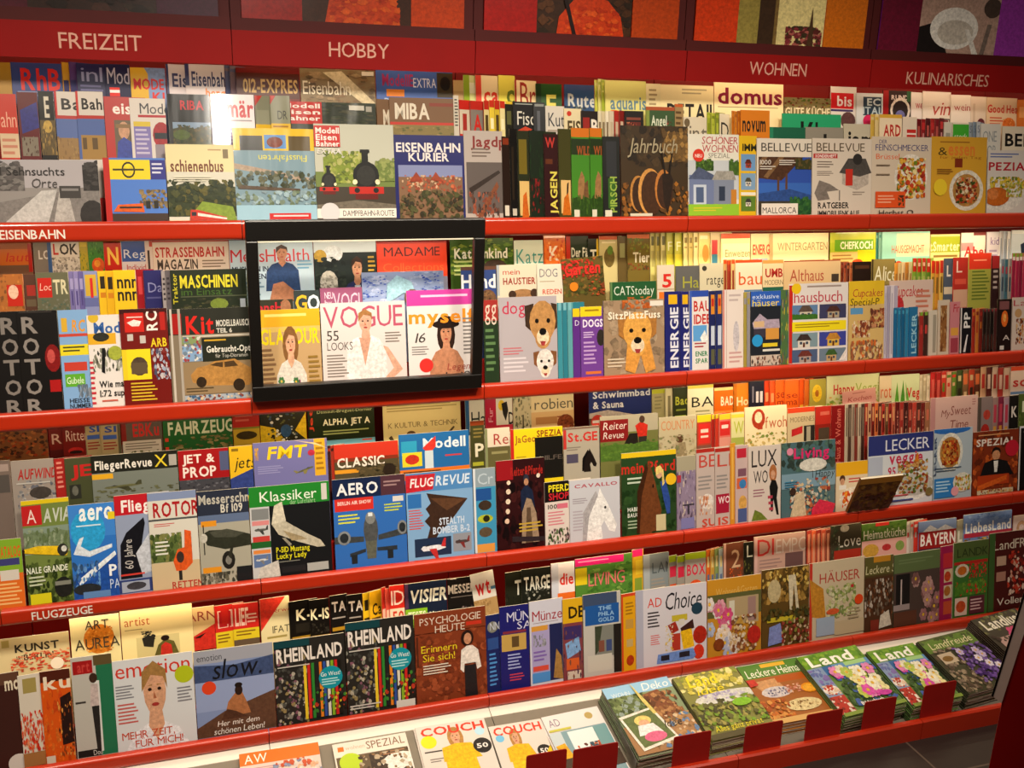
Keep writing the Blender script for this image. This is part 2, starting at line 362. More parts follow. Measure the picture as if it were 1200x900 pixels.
for u in range(-2, 5):
    xa, xb = BX0+BW*u+.0012, BX0+BW*(u+1)-.0012
    root = empty('rack_unit', ((xa+xb)/2, RY[4], 0)); units[u] = root
    tag(root, UNIT_DESC[u], 'magazine rack', 'red rack units of the magazine wall')
    inv = root.matrix_world.inverted() if False else Matrix.Translation(-root.location)
    def part(mb, name, mat, par=root, smooth=False):
        mb.v = [tuple(inv @ Vector(v)) for v in mb.v]; return mb.build(name, mat, par, smooth=smooth)
    q = MB(); q.box(xa, xb, .33, .35, 0, 2.75); part(q, 'back_panel', DEEP)
    q = MB(); q.box(xa, xb, HY, HY+.02, HZ0, HZ1); hp = part(q, 'header_sign', SIGN)
    q = MB(); q.box(xa, xb, HY+.01, .33, HZ1-.012, HZ1); part(q, 'canopy', MAROON)
    q = MB(); q.box(xa, xb, HY+.012, HY+.04, HZ1, HZ1+.034); q.box(xa, xa+.03, HY+.03, HY+.05, HZ1, HZ1+.5); q.box(xb-.03, xb, HY+.03, HY+.05, HZ1, HZ1+.5); part(q, 'poster_frame', MAROON)
    if u in SIGNS:
        cx = {-1: hit(118, 49, Vector((0, HY, 0)), Vector((0, 1, 0))), 0: hit(421, 59, Vector((0, HY, 0)), Vector((0, 1, 0))), 2: hit(912, 81, Vector((0, HY, 0)), Vector((0, 1, 0))), 3: hit(1111, 93, Vector((0, HY, 0)), Vector((0, 1, 0)))}[u]
        tr, w_, tp = text_tris(SIGNS[u], 0); k = .041/tp; ww = {-1: .212, 0: .178, 2: .222, 3: .362}[u]; mb = MB()
        for g3 in tr: mb.poly([(cx.x-ww/2+a*ww/w_, HY-.0008, cx.z-.0205+c*k) for a, c in g3], (1, 1, 1, 1))
        o = part(mb, 'sign_lettering', LETTER, hp); o['label'] = 'pale capital letters on the header sign'
    for k in RZ:
        q = MB(); q.extrude_x(rail_profile(RY[k], RZ[k], k), xa, xb); rl = part(q, 'shelf_rail', RED)
        if (u, k) in ((-1, 1), (-1, 3)):
            word, px0, px1, py = {1: ('EISENBAHN', -1, 76, 273), 3: ('FLUGZEUGE', 36, 108, 713)}[k]
            P = Vector((0, RY[k]-.0008, 0)); N = Vector((0, 1, 0)); A = hit(px0, py, P, N); B2 = hit(px1, py-(1 if k == 1 else 6), P, N)
            mb = MB(); tr, w_, tp = text_tris(word, .5)
            zc = RZ[k]-.033-.0125
            for g3 in tr: mb.poly([(A.x+a*(B2.x-A.x)/w_, RY[k]-.0008, zc+c*.025/tp) for a, c in g3], (1, 1, 1, 1))
            o = part(mb, 'rail_lettering', LETTERW, rl); o['label'] = 'white capital letters on the shelf rail'
        q = MB(); q.extrude_x(step_profile(k), xa, xb); part(q, 'tiered_shelf', DEEP)
    # lamp strips below header and shelves
    for k, (ly, lz) in {'head': (HY+.06, HZ1-.02), 1: (RY[1]+.07, RZ[1]-.065), 2: (RY[2]+.07, RZ[2]-.065), 3: (RY[3]+.07, RZ[3]-.065)}.items():
        q = MB(); q.box(xa+.02, xb-.02, ly-.008, ly+.008, lz, lz+.005); part(q, 'shelf_lamp', TUBE)
        pw = SHELF_POWER[k][u+2]*POWER_UNIT
        tz = lz-.35; ty = ly+(.02 if k != 'head' else .06)
        lo = area('shelf_lamp_light', ((xa+xb)/2, ly, lz-.003), ((xa+xb)/2, ty, tz), BW-.06, .016, pw, WARM)
    # bottom tray: sloped white board, red front lip and plinth
    q = MB(); zb = lambda y: -.02+.25*(y+.25)+ZF
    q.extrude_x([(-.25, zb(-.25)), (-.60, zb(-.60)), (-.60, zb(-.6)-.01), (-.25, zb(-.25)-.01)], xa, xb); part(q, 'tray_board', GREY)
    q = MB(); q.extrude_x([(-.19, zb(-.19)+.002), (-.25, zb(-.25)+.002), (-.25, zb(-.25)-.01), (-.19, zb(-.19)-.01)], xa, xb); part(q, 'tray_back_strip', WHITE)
    q = MB(); q.extrude_x([(-.60, 0), (-.625, 0), (-.625, .066), (-.618, .071), (-.606, .071), (-.60, .066)], xa, xb); part(q, 'tray_lip', RED)
    q = MB(); q.box(xa, xb, -.6, .33, 0, .012); part(q, 'plinth', DEEP)

# posters over the header
def poster(x0, x1, label, ops, base):
    W = x1-x0; H = .42
    M = Matrix.Translation(((x0+x1)/2, HY+.022, HZ1+.034))
    mb = MB(); mb.box(-W/2, W/2, 0, .006, 0, H, lin(base)); pic = MB(); y = 0
    for pt, polys, c in cover_shapes(ops, -W/2, W, H, H):
        y -= .00003
        for g3 in polys:
            g3 = clip(g3, -W/2, W/2, 0, H)
            if g3:
                a = sum(g3[i-1][0]*g3[i][1]-g3[i][0]*g3[i-1][1] for i in range(len(g3)))
                if a < 0: g3 = g3[::-1]
                pic.poly([(a_, y, z_) for a_, z_ in g3], lin(c))
    root = empty('poster'); root.matrix_world = M; mb.build('backing', PRINT, root, True); pic.build('picture', PHOTO, root, True)
    tag(root, label, 'poster', 'posters above the header signs')
for u in range(-2, 5):
    x0 = BX0+BW*u+.032; x1 = BX0+BW*(u+1)-.032
    if u == -2: poster(x0, x1, 'dark purple poster at the far upper left corner', r(0, 0, .3, 1, '301028') + n(0, 0, 1, 1, '30182a 50203a', 20, .1), '3a1834')
    if u == -1: poster(x0, x1, 'dim purple and brown poster above the FREIZEIT sign', r(0, 0, .25, 1, '5a0f28') + r(.25, 0, .75, 1, '3a2218') + n(.25, .3, .75, 1, '2a1a12 4a2c20 3a2a1c', 24, .1) + r(.75, 0, 1, 1, '4a1430'), '4a1430')
    if u == 0: poster(x0, x1, 'red and orange poster above the HOBBY sign', r(0, 0, .26, 1, 'a02018') + r(.26, 0, .75, 1, '4a2a1c') + p('c84a1a', .36, 1, .38, .85, .46, .74, .6, .74, .68, .84, .7, 1) + e(.53, .62, .08, .14, 'b07050') + n(.38, .8, .7, 1, 'b83c14 d86020', 14, .06) + r(.75, 0, 1, 1, 'c84a14'), 'a02018')
    if u == 1: poster(x0, x1, 'poster of a figure in an orange shirt between red and orange panels', r(0, 0, .26, 1, 'b81c14') + r(.26, 0, .75, 1, '4a3020') + n(.26, .5, .75, 1, '5a3a22 3a2a1c 6a4428', 26, .08) + p('d84a14', .36, 1, .37, .88, .44, .76, .53, .72, .62, .75, .69, .86, .71, 1) + e(.53, .6, .08, .14, 'b07050') + n(.4, .8, .68, 1, 'c83e10 e86422', 16, .05) + p('2a1410', .38, .7, .4, .7, .46, 1, .44, 1) + r(.75, 0, 1, 1, 'c85014'), 'b81c14')
    if u == 2: poster(x0, x1, 'poster with pale window and flowers between orange panels', r(0, 0, .24, 1, 'e04a14') + r(.24, 0, .75, 1, 'e0c880') + r(.24, 0, .36, 1, 'a89850') + r(.36, 0, .46, 1, '4a3420') + r(.46, 0, .75, 1, 'f0e0a0') + r(.45, 0, .47, 1, '8a7040') + n(.52, .85, .74, 1, '6a3028 903a40 4a4028 b86a60', 26, .05) + p('5a4028', .65, 1, .67, .7, .69, 1) + r(.75, 0, 1, 1, 'dc7c14'), 'e04a14')
    if u == 3: poster(x0, x1, 'poster with white plate and cutlery between magenta and violet panels', r(0, 0, .25, 1, '7a1438') + r(.25, 0, .77, 1, 'c8a898') + p('241a18', .25, .8, .36, .75, .45, 1, .25, 1) + e(.48, .8, .16, .17, 'f8f4ec', 24) + e(.49, .83, .12, .1, 'd8d0c4', 24) + p('f0ece4', .55, .8, .58, .8, .66, 1, .62, 1) + p('8a7a70', .7, .75, .73, .75, .7, 1, .67, 1) + e(.72, .62, .06, .08, '5a4a40') + r(.77, 0, 1, 1, 'a844b4'), 'a844b4')
    if u == 4: poster(x0, x1, 'dark violet poster at the far upper right corner', r(0, 0, .5, 1, '5a1848') + n(0, 0, 1, 1, '5a1848 3a1030', 16, .1), '5a1848')

# floor, back wall
q = MB(); q.box(-4.0, 6.5, -5.0, .5, -.05, 0)
m, tr_, bs = nodes('grey_floor_tile')
br = tr_.nodes.new('ShaderNodeTexBrick'); br.offset = 0; br.inputs['Scale'].default_value = 1; br.inputs['Brick Width'].default_value = .6; br.inputs['Row Height'].default_value = .6
br.inputs['Mortar Size'].default_value = .004; br.inputs['Color1'].default_value = lin('3e3531'); br.inputs['Color2'].default_value = lin('39302c'); br.inputs['Mortar'].default_value = lin('6a5c52')
tc = tr_.nodes.new('ShaderNodeTexCoord'); mp = tr_.nodes.new('ShaderNodeMapping'); mp.inputs['Location'].default_value = (.12, .2, 0)
tr_.links.new(tc.outputs['Object'], mp.inputs['Vector']); tr_.links.new(mp.outputs['Vector'], br.inputs['Vector']); tr_.links.new(br.outputs['Color'], bs.inputs['Base Color']); bs.inputs['Roughness'].default_value = .45
fl = q.build('floor', m); fl['kind'] = 'structure'
q = MB(); q.box(-4.0, 6.5, .36, .48, 0, 3.2); wl = q.build('wall_back', DEEP); wl['kind'] = 'structure'

# ------------------------------------------------------------------ placing magazines on the tiers
def m(x0, x1, y, base, label, ops=(), h='', d=0, vh=None, wrap=0, tilt=0, spine=None, th=None):
    return dict(x0=x0, x1=x1, y=y, base=base, label=label, ops=list(ops), h=h, d=d, vh=vh, wrap=wrap, tilt=tilt, spine=spine, th=th, grp=None)
ORD = 'first second third fourth fifth sixth seventh eighth ninth tenth eleventh twelfth thirteenth fourteenth fifteenth sixteenth seventeenth eighteenth'.split()
NUM = 'zero one two three four five six seven eight nine ten eleven twelve thirteen fourteen fifteen sixteen seventeen eighteen'.split()
def s(x0, x1, k, y, cols, desc, ref, ops=None, h='>', d=0):      # k narrow visible edges side by side
    out = []; cs = cols.split(); wd = (x1-x0)/k
    for i in range(k):
        c = cs[i % len(cs)]; rd = random.Random(int(x0*7+i))
        lab = (desc+' '+ref) if k == 1 else f'{ORD[i]} of {NUM[k]} {desc} {ref}'
        o = ops[i % len(ops)] if ops else r(.0, .08, .9, .16, cs[(i+1) % len(cs)]) + r(.15, .3, .7, .34+.3*rd.random(), cs[(i+2) % len(cs)])
        it = m(x0+wd*i, x0+wd*(i+1), y+rd.uniform(-.7, .7), c, lab, o, h, d, spine=c); it['grp'] = desc+' '+ref; out.append(it)
    return out
SHELF = {1: 'top shelf', 2: 'second shelf', 3: 'third shelf', 4: 'fourth shelf'}; TIER = {0: 'front', 1: 'middle', 2: 'back'}
def rail_y(k, X): 
    d_ = Vector((X, RY[k], RZ[k]))-CAM; return 450-FPX*d_.dot(UP)/d_.dot(fw)
def tier(k, t_, items):
    flat = []
    for i in items: flat += i if isinstance(i, list) else [i]
    P0 = Vector((0, RY[k]+.036+TD*t_, RZ[k]-.0515+TS*t_)); N = Vector((0, math.cos(LEAN), -math.sin(LEAN))).normalized()
    def X_at(px, z):
        y_ = P0.y+.18*(z-P0.z); a = px-600
        # (X*RT.x + cy) * FPX = a * (X*fw.x + cw)
        dy = y_-CAM.y; dz = z-CAM.z
        cr = -CAM.x*RT.x+dy*RT.y+dz*RT.z; cf = -CAM.x*fw.x+dy*fw.y+dz*fw.z
        return (a*cf-FPX*cr)/(FPX*RT.x-a*fw.x)
    for it in flat:
        it['Z'] = hit(it['x0'], it['y'], P0, N).z
        it['A'] = X_at(it['x0'], it['Z']); it['B'] = X_at(it['x1'], it['Z'])
    main = [i for i in flat if not i['d']]
    for i, it in enumerate(main):
        nx = main[i+1] if i+1 < len(main) else None
        if nx is not None and (it['h'] != '>' ) and nx['h'] != '<' and nx['A'] < it['B']+.0006: it['B'] = nx['A']-.0006
        if it['h'] == '>' and nx is not None: it['B'] = nx['A']
        if it['h'] == '<' and i: it['A'] = max(it['A'], main[i-1]['B'])
    for it in flat: it['T'] = it['th'] or (.0045 if it['B']-it['A'] > .03 else .003); it['ang'] = 0; it['ext'] = 0
    LIM = .026
    for i in range(len(main)-2, -1, -1):
        it = main[i]
        if it['h'] != '>': continue
        nx = main[i+1]; pw = it['B']-it['A']; gap = nx['T']+.0016
        j = i+1
        while j < len(main)-1 and main[j]['h'] == '>': j += 1
        lim = main[j]['A']+.45*(main[j]['B']-main[j]['A'])-it['B']
        sl = max(gap/pw, nx['ang'])
        if pw > .05 and nx['ang'] > gap/pw: sl = gap/pw; lim = min(lim, .5*(nx['B']-nx['A']))
        sl = min(sl, .45)
        if it['Z'] > nx['Z']+.004: lim = .003
        it['ang'] = sl; it['ext'] = max(.003, min(lim, .2-pw, max(.004, (LIM-it['T'])/max(sl, .02)-pw)))
    for i in range(1, len(main)):
        it = main[i]
        if it['h'] != '<': continue
        pv = main[i-1]; pw = it['B']-it['A']; gap = pv['T']+.0016
        sl = min(max(gap/pw, -pv['ang']), .45); it['ang'] = -sl
        lim = .45*(pv['B']-pv['A']) if pv['h'] != '<' else .02
        if it['Z'] > pv['Z']+.004: lim = .003
        it['ext'] = max(.003, min(lim, .2-pw, max(.004, (LIM-it['T'])/max(sl, .02)-pw)))
    for i in range(len(main)-1):
        it, nx = main[i], main[i+1]
        if it['h'] != '>' and nx['ang'] > 0: it['B'] = min(it['B'], nx['A']-(nx['T']+.0008)*math.sin(math.atan(nx['ang']))-.0006)
        if nx['h'] != '<' and it['ang'] < 0: nx['A'] = max(nx['A'], it['B']+(it['T']+.0008)*math.sin(math.atan(-it['ang']))+.0006)
    for it in flat:
        ca = math.cos(math.atan(it['ang'])); Wv = (it['B']-it['A'])/ca; W = Wv+it['ext']
        z0 = P0.z; H = (it['Z']-z0)/math.cos(LEAN)
        X0 = -W/2 if it['h'] != '<' else -W/2+it['ext']
        dx = it['x0']; 
        if it['vh'] is None: vh = (rail_y(k, it['A'])-it['y']) if t_ == 0 else 42
        else: vh = it['vh']
        g = hit(it['x0'], it['y']+vh, P0, N); Vm = (it['Z']-g.z)/math.cos(LEAN)
        ang = math.atan(it['ang'])
        # base centre: left front edge (or right front edge when the left is tucked away) stays on the tier plane
        sa = math.sin(ang); zo = abs(sa)*W*math.sin(LEAN)                # deepest corner stays on the step
        if it['h'] != '<': bx = it['A']+math.cos(ang)*W/2; by = sa*W/2
        else: bx = it['B']-math.cos(ang)*W/2; by = -sa*W/2
        by += it['d']; H -= zo/math.cos(LEAN)
        M = Matrix.Translation((bx, P0.y+zo*.18+by*math.cos(LEAN), z0+.0006+zo-by*math.sin(LEAN)+it['d']*math.sin(LEAN))) @ Matrix.Rotation(-LEAN, 4, 'X') @ Matrix.Rotation(ang, 4, 'Z')
        if it['tilt']: M = Matrix.Translation((0, 0, W/2*math.sin(math.radians(abs(it['tilt']))))) @ M @ Matrix.Rotation(math.radians(it['tilt']), 4, 'Y')
        lab = it['label']; ext = f', {TIER[t_]} row of the {SHELF[k]}'
        if len((lab+ext).split()) <= 16: lab += ext
        simple = (it['x1']-it['x0']) < 13 or it['h'] == 's'
        magazine(W, H, it['T'], it['base'], it['ops'], X0, Wv, Vm, M, lab, it['grp'] or f'magazines in the {TIER[t_]} row of the {SHELF[k]}', simple, bool(it['wrap']), spine=it['spine'], score=(it['x1']-it['x0'])*min(vh, 50 if t_ else 200))

# ================================================================== top shelf
tier(1, 2, [
 m(-6, 12, 73, 'b08a2c', 'ochre magazine top at the left picture edge'),
 m(12, 72, 73, '3a4a86', 'blue magazine with huge red capitals at the far left', t('RhB', .18, .15, .96, .75, 'd02a20', 1) + l(.1, .8, .9, .98, '8890b8', 2)),
 s(72, 89, 2, 73, 'c89a28 5a3a78', 'ochre and violet magazine edges', 'right of the huge red capitals', ops=[r(.1, .5, .8, .9, '3a3a70')]),
 m(89, 122, 74, '26285a', 'dark navy magazine with faint pale upright letters', t('inl', .15, .1, .9, .5, '9a9ac0') + l(.1, .6, .9, .95, '6a6a98', 3), '>'),
 m(122, 152, 75, '1d2250', 'navy magazine with thin white word and small red and white flag', t('Mod', .08, .1, .96, .55, 'c8c4d4') + r(.15, .65, .55, .72, 'e03a30') + r(.15, .72, .55, .8, 'eee') + r(.15, .8, .55, .9, 'e03a30')),
 m(152, 193, 79, '88a0cc', 'pale blue magazine with yellow left half and red capitals', r(0, 0, .5, 1, 'e0b83a') + p('88a0cc', .4, 0, 1, 0, 1, .6, .7, .5) + t('MODE', .08, .3, .95, .6, 'd8322a', 1) + t('KI', .6, .68, .95, .95, 'd8322a', 1)),
 m(194, 216, 75, 'd8d0d4', 'white magazine with three navy letters, tucked behind its neighbour', r(0, 0, .12, 1, '3a4070') + t('Eis', .3, .25, 1.1, .62, '343a68', 1), '>'),
 m(216, 263, 75, 'dcd4d6', 'white magazine with long navy word over a small orange word', r(0, 0, .1, .6, '3a4070') + t('Eisenbahn', .16, .2, 1.12, .6, '343a68', 1) + t('berg', .5, .66, 1.0, .9, 'e08a3a', 1)),
 s(263, 275, 2, 77, '5a6284 7a6a74', 'blue grey magazine edges', 'left of the brown gold-lettered magazine'),
 m(276, 350, 79, '7a1a14', 'dark red magazine with gold wild-west capitals', r(0, .14, 1, .85, '5a2a1c') + t('012-EXPRES', .1, .3, .97, .68, 'd0b070', 1) + r(0, .85, 1, 1, '7a2018')),
 m(351, 439, 80, '8a7858', 'brown magazine with pale serif word and slanting beige road', n(0, 0, 1, 1, '8a7050 6a5a40 a08a68', 24, .14) + p('d0c2a0', .3, .1, .55, .05, 1.0, .95, .85, 1) + t('Eisenbahn', .03, .35, .66, .72, 'e8e0c8') + r(.82, .04, .98, .16, 'd8d0c0')),
 m(440, 530, 81, '4a6aac', 'blue magazine with red scribbled masthead and small train photo', t('ModellE', .08, .12, .48, .45, 'a83a6c', 1) + t('EXTRA', .48, .22, .78, .48, 'dce0ee') + r(.13, .55, .36, .75, 'e08a28') + t('Bahn-Atlas', .1, .8, .76, 1.05, 'b0bcd8') + r(.79, .05, 1, .75, '4a4028') + e(.9, .35, .07, .2, '1d1a14')),
 m(531, 543, 94, 'b89a68', 'tan magazine corner beside the blue train magazine', r(0, 0, 1, .3, 'c8ac78')),
 m(543, 557, 88, 'd8dca0', 'narrow pale magazine with lime edge', r(0, 0, .5, 1, '96b030') + r(.5, .2, 1, .5, 'e8e8d0'), '>'),
 m(557, 584, 88, 'e8d8b0', 'cream magazine with red spine and two orange-red letters', r(0, 0, .25, 1, 'd8503c') + t('ca', .35, .45, 1.0, .78, 'd8432a', 1) + r(.4, .85, .9, 1, 'a0b040'), '>'),
 m(584, 603, 88, 'd8d05a', 'wide yellow-green magazine behind the dark red lettered one', t('c', .5, .4, 1.0, .8, '6a7a2a', 1) + e(.7, .95, .4, .2, 'd87a2a'), '>'),
 m(603, 628, 94, 'e4d4a8', 'cream magazine with tall dark red letters', r(0, 0, .08, 1, 'a02a20') + t('Br', .25, .05, 1.0, .8, 'a03428'), '>'),
 m(628, 658, 98, '2c5a28', 'dark green magazine with big yellow letter', t('E', .4, .3, .78, .85, 'd8d068', 1) + r(0, 0, .2, 1, '1c3c1a')),
 m(661, 696, 99, '3a5a84', 'blue magazine with pale capitals in film', t('Rute', .12, .25, 1.05, .62, 'c8ccc8', 1) + n(0, .6, 1, 1, '3a4a5a 6a7a7a 2a3a4a', 10, .12), wrap=1),
 s(697, 709, 3, 93, 'c8cc60 d8d890 a8b848', 'yellow-green magazine edges', 'left of the pale fruit magazine'),
 m(709, 757, 94, 'd8d68a', 'pale yellow-green magazine with grey-blue lower-case word and orange fruit', t('aquaris', .12, .45, 1.0, .8, '6a8a9c', 1) + e(.22, .95, .2, .12, 'e0642a'), vh=42),
 m(757, 774, 98, 'e4dcb4', 'cream magazine with thin grey print beside the black capitals', l(.2, .15, .8, .8, 'a89a78', 5)),
 m(774, 836, 99, 'e8ddb0', 'cream magazine with black architectural capitals', t('DETAIL', .12, .52, 1.05, .98, '26221c', 1) + l(.4, .1, .9, .3, 'b0a888', 2)),
 m(837, 918, 95, 'f2e2b4', 'large cream magazine with fat dark magenta lower-case word', t('domus', .05, .2, .98, .72, '8a1440', 1) + l(.05, .82, .95, .88, '9a8a68', 1), vh=36),
 m(919, 974, 114, '8a8058', 'brown-green food magazine with pale serif capitals', n(0, 0, 1, .3, '7a3a28 5a6a2a 9a8a4a', 16, .08) + t('GUTE K\u00dcCHE', .02, .28, .98, .5, 'e8dcb8', 1)),
 m(974, 1004, 101, 'e0dad4', 'white magazine with red block holding three white letters', r(.0, .18, .92, .62, 'd02028') + t('bis', .25, .26, .85, .54, 'f4eeee', 1) + r(0, .64, .9, .7, '4a3a70') + e(.7, .95, .3, .25, '6a4a4a'), '>'),
 m(1004, 1035, 109, 'd4d8da', 'pale grey magazine with blue-black capitals and pink dot', r(.25, .1, .95, .62, '2c4458') + t('ECI', .4, .14, 1.0, .34, 'c8d4d8', 1) + t('ITAL', .25, .38, 1.0, .58, 'b8c8d0', 1) + b(.45, .78, .2, 'd03068')),
 m(1035, 1068, 106, '3a2a28', 'black magazine with red spine and white ring', r(0, 0, .2, 1, 'a01c20') + e(.62, .55, .36, .36, 'e4dcd4') + e(.62, .55, .28, .28, '3a3030') + t('RUND', .3, .12, .9, .25, 'e8e0dc', 1) + e(.62, .72, .18, .18, '7a7ab0') + r(.85, 0, 1, .3, '3c6a48')),
 m(1068, 1082, 108, 'ece4e0', 'white magazine with two small crimson letters', t('we', .4, .3, 1.1, .45, 'b83848'), '>'),
 m(1082, 1115, 107, 'ece2d8', 'white magazine with crimson script and black boxed word', t('vini', .3, .3, 1.1, .65, 'c05048', 0, .2) + r(.3, .75, 1, .98, '2a2422') + r(.33, .78, .97, .95, 'e8e0d8') + t('KOMPASS', .36, .8, .95, .92, '2a2422', 1), '>'),
 m(1115, 1138, 111, 'f0e6dc', 'white magazine with crimson lower-case word', t('wein', .15, .26, .98, .44, 'b83a40')),
 m(1138, 1157, 113, 'e8d8c8', 'cream magazine with dark blot, left of the red health word', e(.7, .75, .25, .15, '7a3a44') + r(.15, .2, .3, .9, 'd8c4b0'), '>'),
 m(1157, 1193, 114, 'ead0b0', 'cream magazine with bold red words and orange picture', t('Good Healt', .02, .2, 1.2, .42, 'd83a28', 1) + l(.1, .55, .55, .8, 'd86a4a', 3) + e(.75, .75, .22, .2, 'e8843a') + n(.55, .6, .95, 1, 'e8843a d86a2a f0a860', 8, .1), '>'),
 m(1193, 1212, 117, 'e0843a', 'orange magazine at the right picture edge', r(.1, .2, .9, .5, 'f0b070')),
])
SKY = '5a8ad0'
